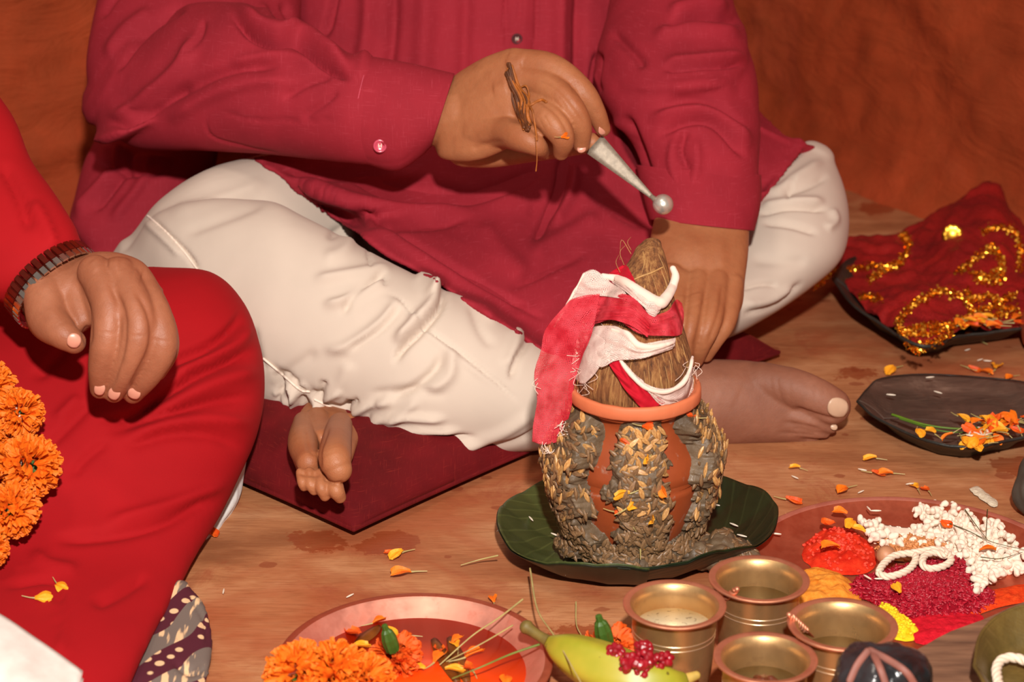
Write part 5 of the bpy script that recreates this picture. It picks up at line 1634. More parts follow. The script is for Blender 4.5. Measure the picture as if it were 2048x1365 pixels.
# ------------------------------------------------------------------ heaps on the plate
def heap(name, outline, h, z0, mat, label, cat, freq=70, amp=.0015, voxn=120, edge=.35, seed=1, uneven=.3):
    """a low heap of powder or grain filling a pixel outline on the plane z0"""
    pts = np.array([PZ(x, y, z0)[:2] for x, y in catmull(np.array(outline + outline[:1], float), 80)])
    c = pts.mean(0); n = 34
    na = len(pts) - 1; W = []
    t = np.linspace(0, 1, n)
    V = [np.array([c[0], c[1], z0 + h])]; f = []
    rim = pts[:na]
    for i in range(1, n):
        k = t[i]
        hh = h * (1 - k ** 2.2) ** .8
        for j in range(na):
            V.append(np.array([c[0] + (rim[j][0] - c[0]) * k, c[1] + (rim[j][1] - c[1]) * k, z0 + hh]))
    V = np.array(V)
    lump = vnoise(V, 22, 1, 3, seed + .3); grit = vnoise(V, freq, 1, 3, seed)
    kk = np.concatenate([[0], np.repeat(t[1:], na)])
    V[:, 2] += (lump * h * uneven + grit * amp) * np.clip((1 - kk) * 5, 0, 1) 
    V[:, :2] += (vnoise(V, 60, 1, 3, seed + 5) * .0025 * (kk > .8))[:, None]
    V[:, 2] = np.maximum(V[:, 2], z0 - .0005 + 0 * kk)
    for j in range(na): f.append((0, 1 + j, 1 + (j + 1) % na))
    for i in range(n - 2):
        for j in range(na):
            a_ = 1 + i * na + j; b_ = 1 + i * na + (j + 1) % na
            f.append((a_, a_ + na, b_ + na, b_))
    m = M(); m.add(V, f)
    o = link(name, m.mesh(), mat); tag(o, label, cat, kind='stuff')
    return o, V

def m_powder(name, c1, c2, sc=180):
    s = NT(name)
    a = s.noise(sc, 5, 0.7)
    s.setp(Base_Color=s.ramp(a, [(0.3, lin(c1)), (0.7, lin(c2))]), Roughness=0.95, Normal=s.bump(a, .8, .002))
    s.b.inputs['Specular IOR Level'].default_value = .1
    return s.m
ZP = .0045
VERM, V1 = heap('vermilion_powder', [(1610, 1085), (1650, 1060), (1700, 1062), (1740, 1090), (1752, 1130), (1720, 1150), (1650, 1145), (1605, 1120)], .009, ZP, m_powder('vermilion', 'b8180c', 'ec4424', 60), 'heap of bright vermilion powder on the upper left of the copper plate', 'powder', freq=90, amp=.0022, seed=1, uneven=.6)
SAF, V2 = heap('saffron_powder', [(1600, 1145), (1640, 1138), (1690, 1155), (1720, 1190), (1715, 1210), (1650, 1215), (1590, 1225), (1585, 1180)], .009, ZP, m_powder('saffron', 'c86a18', 'f0a040', 90), 'heap of saffron-orange powder between the brass cups and the dyed rice', 'powder', freq=60, amp=.002, seed=2, uneven=.6)
YEL, V3 = heap('turmeric_powder', [(1755, 1210), (1790, 1222), (1810, 1245), (1838, 1262), (1828, 1282), (1790, 1278), (1770, 1262), (1752, 1232)], .008, ZP, m_powder('turmeric', 'dca408', 'ffe030'), 'small yellow turmeric heap at the front edge of the copper plate', 'powder', freq=110, amp=.002, seed=3)
heap('red_powder', [(1800, 1240), (1850, 1225), (1910, 1215), (1965, 1235), (1960, 1262), (1880, 1285), (1830, 1285)], .0035, ZP, m_powder('red_powder', 'b01020', 'd82030'), 'thin spread of red powder along the front of the copper plate', 'powder', seed=4)
heap('orange_powder', [(1940, 1190), (2000, 1178), (2060, 1170), (2060, 1200), (2000, 1215), (1945, 1232), (1925, 1215)], .003, ZP, m_powder('orange_powder', 'c83010', 'e85020'), 'thin smear of orange powder at the right side of the copper plate', 'powder', seed=5)
RICE_R, V5 = heap('dyed_rice_bed', [(1705, 1165), (1760, 1150), (1830, 1130), (1925, 1120), (1945, 1160), (1990, 1195), (1985, 1215), (1930, 1232), (1850, 1240), (1790, 1232), (1740, 1205), (1700, 1190)], .012, ZP, m_powder('dyed_rice_bed', '780a18', '9c1024'), 'heap of crimson dyed rice in the middle of the copper plate', 'rice', seed=6)
COIRB, V6 = heap('loose_barley_bed', [(1750, 1095), (1800, 1080), (1860, 1085), (1910, 1100), (1905, 1125), (1830, 1125), (1770, 1118)], .010, ZP, m_powder('barley_bed', 'a8683c', 'd0905c'), 'small heap of brown husked grain under the cotton cord on the copper plate', 'grain', seed=7)

def scatter_on(V, me, n, rnd, mat, parent, name, lift=.0006, up=.5, smin=.8, smax=1.15, zmin=None):
    L = []
    zt = zmin if zmin is not None else ZP + .0008
    cand = [i for i in range(len(V)) if V[i][2] > zt]
    for k in range(n):
        p = V[rnd.choice(cand)] + np.array([rnd.uniform(-.002, .002), rnd.uniform(-.002, .002), lift])
        L.append(frame(p, (rnd.gauss(0, 1), rnd.gauss(0, 1), rnd.gauss(0, .35)), (rnd.gauss(0, up), rnd.gauss(0, up), 1), rnd.uniform(smin, smax)))
    return merged(name, me, L, mat, parent)

def small_rice(L=.0068, r=.00125):
    m = M(); rings = []
    for i in range(6):
        t = i / 5; rr = r * (math.sin(PI * (.08 + .84 * t)) ** .6)
        a = np.linspace(0, 2 * PI, 6, endpoint=False)
        rings.append(np.stack([np.full(6, (t - .5) * L), rr * np.cos(a), rr * np.sin(a)], -1))
    rings_to(m, np.array(rings), True); return m.mesh('rice_grain')
RICE = small_rice()
rnd = random.Random(12)
M_RICE_R = simple('dyed_rice', 'a01026', .45, .3, 300, 0)
scatter_on(V5, RICE, 2300, rnd, M_RICE_R, RICE_R, 'dyed_rice_grains')
scatter_on(V6, RICE, 400, rnd, simple('brown_grain', 'c8844e', .5, .3, 300, 0), COIRB, 'brown_grains')
scatter_on(V3, grain_mesh(.003, .0014), 160, rnd, m_powder('turmeric_crumb', 'e4b410', 'ffe840'), YEL, 'turmeric_crumbs')
scatter_on(V1, grain_mesh(.0035, .0016), 160, rnd, m_powder('vermilion_crumb', 'd42818', 'f8604a'), VERM, 'vermilion_crumbs')

# popped grain: every kernel a thing of its own
def popped(seed):
    rnd = random.Random(seed); m = M()
    for i in range(rnd.randint(4, 6)):
        a = rnd.uniform(0, 2 * PI); r = rnd.uniform(.0008, .0026)
        p = np.array([r * math.cos(a), r * math.sin(a), rnd.uniform(0, .0015)])
        tube(m, [p, p + [rnd.uniform(-.001, .001)] * 3], rnd.uniform(.0014, .0023), seg=7, n=2)
    me = fuse(m, .00075, 1)
    return me
POPM = simple('popped_white', 'ecd8c4', .75, .08, 120, .3)
POPS = [popped(i) for i in range(7)]
for q in POPS: q.materials.append(POPM)
def in_poly(x, y, poly):
    c = False; n = len(poly)
    for i in range(n):
        x1, y1 = poly[i]; x2, y2 = poly[(i + 1) % n]
        if (y1 > y) != (y2 > y) and x < (x2 - x1) * (y - y1) / (y2 - y1) + x1: c = not c
    return c
POP_POLY = [(1722, 1042), (1760, 1040), (1775, 1075), (1820, 1072), (1850, 1045), (1822, 1018), (1850, 1008), (1905, 1014), (1950, 1030), (1975, 1052), (2000, 1040), (2015, 1075), (2048, 1095), (2060, 1110), (2048, 1140), (2000, 1150), (1975, 1165), (1960, 1185), (1945, 1172), (1942, 1140), (1930, 1118), (1880, 1105), (1830, 1085), (1790, 1095), (1745, 1080)]
def popcorn():
    rnd = random.Random(21); n = 0; pl = []
    bed = heap('popped_grain_bed', [(1730, 1050), (1770, 1080), (1830, 1078), (1860, 1050), (1850, 1022), (1920, 1022), (1990, 1060), (2040, 1105), (2030, 1135), (1985, 1145), (1955, 1160), (1940, 1125), (1880, 1098), (1790, 1088), (1750, 1075)], .008, ZP - .001, POPM, 'low bed of crushed popped grain under the whole kernels', 'grain', seed=8)
    B = []
    tries = 0
    while n < 290 and tries < 20000:
        tries += 1
        x = rnd.uniform(1715, 2062); y = rnd.uniform(1005, 1190)
        if not in_poly(x, y, POP_POLY): continue
        lvl = rnd.choice([0, 0, 1, 1, 2])
        p = PZ(x, y, ZP + .003 + lvl * .0036)
        if any(np.sum((p - q) ** 2) < .0050 ** 2 for q in pl): continue
        pl.append(p)
        o = bpy.data.objects.new('popped_grain', rnd.choice(POPS)); C.objects.link(o)
        o.location = p; o.rotation_euler = (rnd.uniform(0, 6), rnd.uniform(0, 6), rnd.uniform(0, 6)); o.scale = [rnd.uniform(1.05, 1.6)] * 3
        zn = ('beside the vermilion powder', 'popped grain beside the vermilion') if x < 1800 else ('in the tail running down past the dyed rice', 'popped grain beside the dyed rice') if y > 1115 else ('in the top of the white heap, under the plate rim', 'popped grain under the far rim') if y < 1050 else ('in the middle of the white heap under the grass sprigs', 'popped grain under the grass sprigs')
        tag(o, 'white popped grain kernel ' + zn[0], 'popped grain', zn[1]); n += 1
    for x, y in ((1781, 1010), (1839, 1012), (1864, 1008), (1910, 1016), (1728, 1046), (2000, 1156)):
        o = bpy.data.objects.new('popped_grain', POPS[n % 7]); C.objects.link(o); o.location = PZ(x, y, ZP + .002); o.rotation_euler = (n, 1, 2); o.scale = (1.5, 1.3, 1.1)
        tag(o, 'larger popped grain kernel lying apart near the far rim of the copper plate', 'popped grain', 'lone popped grain on the copper plate'); n += 1
popcorn()

def rope(m, pts, r, turns=None, seg=8, strands=3):
    """three-strand twisted cotton cord"""
    p = catmull(np.array(pts, float), max(60, len(pts) * 16)); L = np.concatenate([[0], np.cumsum(np.linalg.norm(np.diff(p, axis=0), axis=1))])
    tan = np.gradient(p, axis=0); tan /= np.linalg.norm(tan, axis=1)[:, None]
    u = np.cross(tan, [0, 0, 1.0]); u /= np.linalg.norm(u, axis=1)[:, None] + 1e-9; w_ = np.cross(tan, u)
    k = 2 * PI / (r * 6)
    for s_ in range(strands):
        a = L * k + s_ * 2 * PI / strands
        q = p + .5 * r * (np.cos(a)[:, None] * u + np.sin(a)[:, None] * w_)
        tube(m, q, r * .62, seg=seg, n=len(q))
COTTON = simple('cotton_cord', 'e6cfb8', .85, .08, 200, .3)
def cord_on_plate():
    m = M(); z = ZP + .017
    q = [(1757, 1145), (1768, 1128), (1790, 1112), (1830, 1106), (1870, 1100), (1895, 1108), (1902, 1122), (1885, 1134), (1858, 1138), (1845, 1128), (1850, 1112), (1870, 1106), (1890, 1112)]
    rope(m, [PZ(x, y, z + (0.002 * (i > 8))) for i, (x, y) in enumerate(q)], .0030)
    rope(m, [PZ(x, y, z - .001) for x, y in [(1757, 1147), (1775, 1154), (1802, 1148), (1822, 1136), (1832, 1118), (1825, 1106)]], .0030)
    tag(link('twisted_wick', m.mesh(), COTTON), 'white twisted cotton wick coiled on top of the crimson dyed rice', 'wick')
cord_on_plate()
def betel():
    c = PZ(1772, 1112, ZP + .012); m = M()
    rr = []
    for t in np.linspace(0.03, .97, 14):
        th = PI * t; rad = .0085 * math.sin(th) ** .9
        rr.append([c + np.array([rad * math.cos(a), rad * math.sin(a), .0075 * math.cos(th) * (1.15 if th < PI / 2 else 1)]) for a in np.linspace(0, 2 * PI, 24, endpoint=False)])
    rings_to(m, np.array(rr)); me = m.mesh(); rough_up(me, 80, .0004, 2, 3)
    tag(link('betel_nut', me, simple('betel_nut', 'b07a58', .5, .2, 80, .3)), 'round brown betel nut beside the cotton cord on the copper plate', 'nut')
betel()
# ------------------------------------------------------------------ marigolds, petals, grass
def m_petal(name, c1, c2, sc=60):
    s = NT(name)
    a = s.noise(sc, 4, .6)
    s.setp(Base_Color=s.ramp(a, [(0.3, lin(c1)), (0.7, lin(c2))]), Roughness=.6, Normal=s.bump(s.noise(300, 3), .3, .0006))
    s.b.inputs['Subsurface Weight'].default_value = .15; s.b.inputs['Subsurface Radius'].default_value = (1, .4, .1); s.b.inputs['Subsurface Scale'].default_value = .003
    return s.m
ORANGE = m_petal('marigold_orange', 'e25a04', 'ff8a10')
ORANGE_D = m_petal('marigold_deep', 'd44208', 'f86c10')
YELO = m_petal('marigold_yellow', 'ee9410', 'ffb428')
GREEN = simple('calyx_green', '3c5c1c', .45, .3, 80, .2)
STALK = simple('stalk_green', '6c7a34', .5, .3, 60, .1)
STRAW = simple('straw', 'b4a468', .5, .2, 60, .1)

def petal_geo(m, base, out, up, w_, l_, curl, rnd, nu=5, nv=4):
    out = np.array(out, float); out /= np.linalg.norm(out); up = np.array(up, float); up -= out * (up @ out); up /= np.linalg.norm(up) + 1e-9
    side = np.cross(out, up)
    W = np.zeros((nv, nu, 3))
    ph = rnd.uniform(0, 6)
    for i in range(nv):
        t = i / (nv - 1)
        for j in range(nu):
            s_ = -1 + 2 * j / (nu - 1)
            wd = w_ * (.35 + .65 * math.sin(PI * min(1, .15 + .75 * t)))
            fr = .18 * w_ * math.sin(s_ * 5 + ph) * t
            W[i, j] = base + out * (l_ * t * (1 - .08 * s_ * s_)) + side * wd * s_ * .5 + up * (curl * l_ * t * t + fr + .12 * w_ * s_ * s_)
    V = W.reshape(-1, 3); f = grid_faces(nu, nv)
    m.add(V, f)

def marigold_mesh(rad, seed, dens=1.0):
    rnd = random.Random(seed); m = M()
    N = int(170 * dens)
    for i in range(N):
        # spiral over a flattened globe, upper 3/4
        t = (i + .5) / N; z = 1 - 1.55 * t; a = i * 2.39996
        r = math.sqrt(max(0, 1 - z * z))
        n_ = np.array([r * math.cos(a), r * math.sin(a), z * .8])
        n_ /= np.linalg.norm(n_)
        base = n_ * rad * .52
        tangent = np.cross(n_, [math.cos(a + 1.5) * .3, .2, 1.0]); 
        o_ = n_ + np.array([rnd.gauss(0, .22) for _ in range(3)])
        petal_geo(m, base, o_, tangent + np.array([rnd.gauss(0, .5) for _ in range(3)]), rad * rnd.uniform(.30, .44), rad * rnd.uniform(.44, .58), rnd.uniform(-.35, .35), rnd, 5, 4)
    me = m.mesh('petals')
    return me
MG = [marigold_mesh(1.0, s_) for s_ in (1, 2, 3)]
for q in MG: q.materials.append(ORANGE)
CAL = None
def calyx_mesh():
    m = M(); prof = [(.02, -1.42), (.10, -1.40), (.12, -1.2), (.20, -1.1), (.27, -.8), (.27, -.5), (.24, -.25), (.1, -.2)]
    seg = 16; rr = []
    for r, z in prof:
        a = np.linspace(0, 2 * PI, seg, endpoint=False); k = 1 + .08 * np.cos(8 * a)
        rr.append(np.stack([r * k * np.cos(a), r * k * np.sin(a), np.full(seg, z)], -1))
    rings_to(m, np.array(rr)); me = m.mesh('calyx'); me.materials.append(GREEN); return me
CAL = calyx_mesh()

def marigold(loc, r, up, parent=None, label=None, group=None, seed=0, mat=None):
    root = empty('marigold', loc)
    q = Vector(up).to_track_quat('Z', 'Y')
    root.rotation_mode = 'QUATERNION'; root.rotation_quaternion = q; root.scale = (r, r, r)
    if parent is not None:
        root.parent = parent; root.matrix_parent_inverse = world_inv(parent)
    me = MG[seed % 3]
    if mat is not None:
        me = me.copy(); me.materials.clear(); me.materials.append(mat)
    o = bpy.data.objects.new('petals', me); C.objects.link(o); o.parent = root; o['kind'] = 'stuff'
    o = bpy.data.objects.new('calyx', CAL); C.objects.link(o); o.parent = root
    if label: tag(root, label, 'flower', group)
    return root

def garland():
    root = empty('marigold_garland', P(10, 900, 1.66))
    tag(root, 'orange marigold garland hanging down the front of the man in red', 'garland')
    fl = [(-22, 772, 1.665, .022), (38, 828, 1.655, .0205), (58, 932, 1.64, .026), (22, 1020, 1.62, .023), (-20, 1100, 1.60, .015), (-30, 900, 1.66, .022), (-60, 990, 1.64, .022), (-70, 820, 1.68, .022), (-55, 720, 1.70, .02), (-20, 858, 1.655, .016)]
    for i, (x, y, d, r) in enumerate(fl):
        marigold(P(x, y, d), r, (.5 - .2 * (i % 3), -.8, .45), parent=root, seed=i)
    m = M(); tube(m, [P(-300, 60, 1.80), P(-200, 300, 1.74), P(-100, 560, 1.71), P(-55, 720, 1.70), P(-22, 772, 1.67), P(38, 828, 1.66), P(40, 932, 1.65), P(10, 1020, 1.63), P(-20, 1100, 1.61)], .0012, seg=8)
    link('thread', m.mesh(), COTTON, root)
    for i in range(14):
        p = catmull([P(-300, 60, 1.80), P(-200, 300, 1.72), P(-120, 520, 1.67), P(-75, 680, 1.68)], 14)[i]
        marigold(p, .021, (.3, -.9, .2), parent=root, seed=i)
garland()

lab = 'orange marigold head in the pile before the copper dish'
for i, (x, y, z, r) in enumerate([(598, 1352, .040, .026), (668, 1350, .042, .026), (725, 1368, .036, .024), (640, 1440, .018, .026), (560, 1430, .016, .024), (720, 1460, .016, .026), (600, 1400, .012, .02)]):
    marigold(PZ(x, y, z), r, (.1 * (i % 3 - 1), -.5, .85), label=['frilly orange marigold head, leftmost at the bottom edge before the copper dish', 'frilly orange marigold head, middle of the three at the bottom edge before the dish', 'frilly orange marigold head touching the copper dish, rightmost at the bottom edge'][i] if i < 3 else lab, group=None if i < 3 else 'marigold heads below the picture edge', seed=i)

# marigold heads lying in the red liquid and behind the banana, calyx up
def upturned(x, y, z, r, label):
    root = marigold(PZ(x, y, z), r, (.25, .1, -.95), seed=1, mat=ORANGE_D)
    tag(root, label, 'flower')
    return root
upturned(790, 1312, .024, .021, 'marigold head floating face down with its green calyx up in the red liquid')
upturned(1217, 1302, .028, .024, 'orange marigold head face down behind the banana, green calyx up')

def petal_single(kind):
    rnd = random.Random(kind); m = M()
    W = np.zeros((7, 6, 3))
    for i in range(7):
        t = i / 6
        wd = [.0016, .0026, .0046, .0062, .0068, .0060, .0044][i]
        for j in range(6):
            s_ = -1 + 2 * j / 5
            W[i, j] = (t * .012 + .0008 * math.cos(s_ * 4) * (i > 4), s_ * wd * .62, .0012 + .0016 * math.sin(t * 3 + kind) + .0016 * s_ * s_ * (.4 + t) + .0006 * math.sin(s_ * 5 + kind))
    sheet(m, W, .0002)
    me = m.mesh('floret'); me.materials.append([ORANGE, YELO, ORANGE_D][kind % 3])
    t_ = M(); tube(t_, [(0, 0, .0012), (-.004, .0008, .001), (-.009, .0025, .0008)], [.0006, .0004, .00025], seg=6)
    tm = t_.mesh('tail'); tm.materials.append(STRAW)
    return me, tm
PS = [petal_single(k) for k in range(3)]

def petal(loc, rz, s_, k, label, group, tail=True, tilt=(0, 0)):
    o = bpy.data.objects.new('marigold_petal', PS[k % 3][0]); C.objects.link(o)
    o.location = Vector(loc); o.rotation_euler = (tilt[0], tilt[1], rz); o.scale = (s_,) * 3
    tag(o, label, 'petal', group)
    if tail:
        t = bpy.data.objects.new('petal_tail', PS[k % 3][1]); C.objects.link(t); t.parent = o
    return o
rnd = random.Random(33)
FL = [(822, 1148, 1.5), (806, 1108, 1.3), (424, 1062, 1.1), (988, 1208, .9), (1789, 740, 1.5), (1936, 738, 1.2), (1955, 745, 1.4), (1990, 743, 1.6), (1965, 762, 1.2), (2026, 755, 1.0), (1753, 920, 1.1), (1743, 948, 1.1), (1786, 950, 1.2), (1600, 939, .9), (1571, 1002, 1.3), (1695, 979, 1.3), (1835, 981, 1.0), (1857, 985, 1.0), (1985, 642, 1.3), (1956, 683, 1.5), (790, 1106, .8)]
desc = ['orange marigold petal lying on a damp spot of the mud floor before the cushion', 'orange marigold petal with a dark stalk on the floor nearest the cushion corner', 'narrow orange petal on the floor beside the white trouser edge', 'tiny orange petal on the floor between the copper dish and the leaf plate']
for i, (x, y, s_) in enumerate(FL):
    if y > 700 and i not in (18, 19):
        if i < 4: lb, gp = desc[i], None
        elif y < 780: lb, gp = 'orange marigold petal on the floor between the two dark leaf trays', 'petals between the leaf trays'
        elif i == 20: lb, gp = 'small orange petal scrap beside the petal nearest the cushion corner', None
        else: lb, gp = 'orange marigold petal on the bare floor between the foot and the copper plate', 'petals on the floor above the copper plate'
        petal(PZ(x, y, .0005), rnd.uniform(0, 6.28), s_, i, lb, gp, tail=True)
petal(P(1955, 640, 2.245), 1.5, 1.4, 0, 'orange petal caught on the rim of the dark tray below the red cloth', None, tilt=(0, 1.2))
petal(PZ(1955, 684, .0005), 2.5, 1.5, 0, 'orange petal on the floor just below the tray holding the red cloth', None)
# petals on the red knee
for x, y, rz, lb in ((118, 1170, -.8, 'orange floret with a pale tail caught on the red kurta below the garland'), (70, 1197, .2, 'short orange floret lying on the red kurta near the white paper')):
    p = on_surface([red], [(x, y)], .0015)
    if p: petal(p[0], rz, 1.1, 1, lb, None, tilt=(1.0, 0))
# petals on the mud of the pot
pg = [(1282, 852, .9, 2), (1303, 915, 1.1, 1), (1325, 970, 1.1, 0), (1262, 990, 1.2, 1), (1250, 1018, 1.3, 1), (1232, 1024, 1.2, 2), (1312, 995, 1.3, 1), (1312, 1042, 1.1, 1), (1264, 1056, .9, 2), (1277, 1100, 1.4, 1), (1338, 1130, 1.1, 1), (1392, 838, 1.0, 2), (1256, 893, .8, 2)]
for i, (x, y, s_, k) in enumerate(pg):
    p = on_surface([mud], [(x, y)], .0035)
    if p: petal(p[0], rnd.uniform(0, 6), s_, k, 'orange marigold petal stuck to the grey mud on the clay pot', 'petals stuck to the clay pot', tilt=(1.3, rnd.uniform(-.5, .5)))
# florets in the red liquid
for i, (x, y) in enumerate([(745, 1250), (770, 1262), (820, 1275), (903, 1290), (915, 1300), (880, 1310), (868, 1330), (850, 1345), (945, 1345), (1012, 1355), (705, 1300), (720, 1275), (930, 1320), (890, 1345)]):
    petal(PZ(x, y, .0150), rnd.uniform(0, 6), rnd.uniform(1.0, 1.5), i, 'orange marigold floret floating in the red liquid of the copper dish', 'florets floating in the copper dish', tail=i % 2 == 0)
# on the plate
for i, (x, y, s_, lb) in enumerate([(1695, 1030, 1.6, 'bright orange petal standing at the top of the vermilion heap'), (1705, 1048, 1.8, 'folded orange petals between the vermilion and the popped grain'), (1665, 1050, 1.6, 'curled orange petal arching over the vermilion heap'), (1680, 1100, 2.2, 'broad yellow-orange petals lying in the middle of the vermilion heap'), (1728, 1070, 1.5, 'orange petal touching the popped grain beside the vermilion'), (1883, 1048, 1.5, 'orange petal lodged among the popped grain at the top'), (1958, 1104, 1.7, 'orange petal lying flat on the popped grain at the right'), (1801, 1190, 1.4, 'rounded orange petal on the crimson dyed rice')]):
    petal(PZ(x, y, ZP + .013), rnd.uniform(0, 6), s_ * .72, i, lb, None, tail=False, tilt=(rnd.uniform(-.4, .4), rnd.uniform(-.5, .2)))

# grains of rice scattered about
RW = simple('rice_white', 'e8d8c4', .5, .05, 200, 0)
RL = small_rice(.0078, .0007); RL.materials.append(RW)
def rice(pts, z, label, group, s_=1.0):
    for x, y in pts:
        o = bpy.data.objects.new('rice_grain', RL); C.objects.link(o); o.location = PZ(x, y, z + .0008); o.rotation_euler = (0, 0, rnd.uniform(0, 3.14)); o.scale = (s_,) * 3
        tag(o, label, 'rice', group)
rice([(1042, 1002), (1062, 1038), (1000, 1060), (1035, 1090), (1110, 1070), (1442, 990), (1484, 1072), (1512, 1092), (1500, 1108), (1552, 1068), (1430, 1010), (1468, 1050), (1128, 1146)], .014, 'thin white grain of rice sprinkled on the green leaf plate', 'rice sprinkled on the leaf plate', 1.2)
rice([(447, 1183), (1725, 940), (1768, 946), (1590, 955), (1722, 984), (1820, 968), (700, 1192), (1062, 1290), (1310, 950), (1935, 700), (1960, 720), (1975, 722)], .0, 'thin white grain of rice lying loose on the mud floor', 'rice loose on the mud floor', 1.1)
rice([(1860, 755), (1782, 790), (1876, 785), (1738, 1018), (1752, 1022), (1735, 1155), (1760, 1158)], .018, 'pale grain of rice on the dark leaf tray or copper plate', 'rice on the trays', 1.2)

def blade(pts, r, label, mat=STRAW, group=None, name='grass_stalk'):
    m = M(); tube(m, np.array(pts), np.linspace(r, r * .45, len(pts)), seg=7, n=len(pts) * 8)
    return tag(link(name, m.mesh(), mat), label, 'grass', group)
blade([PZ(1044, 1285, .03), PZ(1110, 1243, .035), PZ(1060, 1138, .012)][::-1] and [PZ(1060, 1138, .022), PZ(1075, 1220, .03), PZ(1110, 1275, .045), PZ(1150, 1345, .05), PZ(1180, 1400, .05)], .0009, 'long green-brown grass stalk arching from the leaf plate down over the banana')
blade([PZ(995, 1112, .012), PZ(960, 1120, .006), PZ(922, 1131, .003)], .0008, 'short pale grass stalk pointing left off the edge of the leaf plate')
blade([PZ(1045, 1200, .03), PZ(1000, 1235, .032), PZ(945, 1272, .03), PZ(880, 1330, .018)], .0009, 'upper straw lying across the right rim of the copper dish')
blade([PZ(1078, 1290, .035), PZ(1020, 1310, .032), PZ(960, 1336, .03), PZ(905, 1358, .02)], .0010, 'thick green grass stalk running from the banana stem into the copper dish', STALK)
blade([PZ(1025, 1252, .03), PZ(960, 1290, .03), PZ(885, 1328, .014)], .0007, 'middle straw dipping into the red liquid')
blade([PZ(1380, 1258, .05), PZ(1345, 1295, .045), PZ(1310, 1330, .04)], .0012, 'green grass stalk leaning against the cup of milk', STALK)
blade([PZ(1264, 1228, .055), PZ(1280, 1265, .045), PZ(1292, 1296, .035)], .0008, 'straw standing against the left side of the cup of milk')
blade([PZ(1152, 1205, .003), PZ(1153, 1250, .003), PZ(1165, 1275, .003)], .0007, 'thin straw on the floor below the front of the leaf plate')
blade([PZ(1785, 830, .022), PZ(1850, 850, .024), PZ(1920, 858, .024), PZ(1990, 852, .022)], .0014, 'bright green grass blade lying across the lower dark leaf tray', simple('fresh_grass', '5a7a1c', .5, .2, 60, .1))
blade([PZ(1800, 838, .023), PZ(1880, 862, .026), PZ(1960, 866, .024)], .0011, 'second green grass blade under the first on the lower dark tray', simple('fresh_grass_b', '4c6a1c', .5, .2, 60, .1))
for i, (pts, lb) in enumerate([([(1900, 1048), (1935, 1062), (1985, 1085), (2048, 1100)], 'thin dark grass sprig across the popped grain'), ([(1930, 1020), (1955, 1055), (1975, 1080)], 'short dark grass sprig crossing the long one on the popped grain'), ([(1975, 1020), (1972, 1078)], 'upright dark grass tip above the popped grain'), ([(1962, 1115), (2000, 1118), (2045, 1105)], 'curved dark grass sprig below the others on the popped grain')]):
    blade([PZ(x, y, ZP + .016) for x, y in pts], .0005, lb, simple('dark_grass%d' % i, '4a4a26', .5, .2, 60, 0))
# soaked leaves standing in the red liquid
LFB = simple('soaked_leaf', '6e3c14', .3, .3, 60, .2)
for i, (x, y, x2, y2, lb) in enumerate([(868, 1278, 915, 1365, 'soaked brown leaf blade under the florets in the red liquid'), (900, 1275, 935, 1365, 'darker soaked leaf blade beside the first in the red liquid'), (758, 1252, 712, 1290, 'small brown leaf tip poking from the red liquid at the back')]):
    a_, b_ = PZ(x, y, .0150), PZ(x2, y2, .0150); t = np.cross(b_ - a_, [0, 0, 1.]); t /= np.linalg.norm(t)
    m = M(); W = np.array([[a_ + (b_ - a_) * k + t * s_ * .006 * math.sin(PI * (.15 + .7 * k)) + np.array([0, 0, .001 - .0015 * abs(s_)]) for s_ in (-1, 0, 1)] for k in np.linspace(0, 1, 9)]); sheet(m, W, .0004)
    tag(link('soaked_leaf', m.mesh(), LFB), lb, 'leaf')

# ------------------------------------------------------------------ banana with red blossoms
def m_banana():
    s = NT('banana_skin')
    a = s.noise(10, 4, .6); b = s.noise(110, 3)
    base = s.ramp(a, [(0.35, lin('7e8c1c')), (0.65, lin('b8a436'))])
    base = s.mix(s.ramp(b, [(0.70, 0.0), (0.74, .8)]), base, lin('4a3a14'))
    s.setp(Base_Color=base, Roughness=.4); return s.m
def banana():
    root = empty('banana', PZ(1230, 1330, .0))
    tag(root, 'green-yellow banana topped with small red blossoms at the bottom edge', 'banana')
    p = [PZ(1100, 1286, .040), PZ(1135, 1304, .040), PZ(1190, 1330, .038), PZ(1260, 1358, .034), PZ(1330, 1372, .030), PZ(1368, 1362, .030)]
    r = [.006, .0145, .0192, .020, .0165, .007]
    m = M()
    q = catmull(np.hstack([p, np.array(r)[:, None]]), 40); c, rr = q[:, :3], q[:, 3]
    tan = np.gradient(c, axis=0); tan /= np.linalg.norm(tan, axis=1)[:, None]
    u = np.cross(tan, [0, 0, 1.]); u /= np.linalg.norm(u, axis=1)[:, None]; w_ = np.cross(u, tan)
    a = np.linspace(0, 2 * PI, 40, endpoint=False); k = 1 + .045 * np.cos(5 * a)
    rings = np.array([c[i] + rr[i] * k[:, None] * (np.cos(a)[:, None] * u[i] + np.sin(a)[:, None] * w_[i]) for i in range(40)])
    rings_to(m, rings); link('skin', m.mesh(), m_banana(), root)
    m = M(); tube(m, [PZ(1108, 1290, .040), PZ(1082, 1275, .042), PZ(1062, 1262, .044), PZ(1054, 1256, .045)], [.0055, .0042, .0045, .0058], seg=14); link('stem', m.mesh(), simple('banana_stem', '6e5c28', .6, .35, 60, .4), root)
    m = M(); tube(m, [PZ(1366, 1362, .030), PZ(1392, 1352, .032)], [.005, .0035], seg=10); link('tip', m.mesh(), simple('banana_tip', 'c8a850', .6, .3, 60, .4), root)
    return root
banana()
BLOS = simple('red_blossom', '8e0c1c', .35, .3, 150, .3, spec=.6)
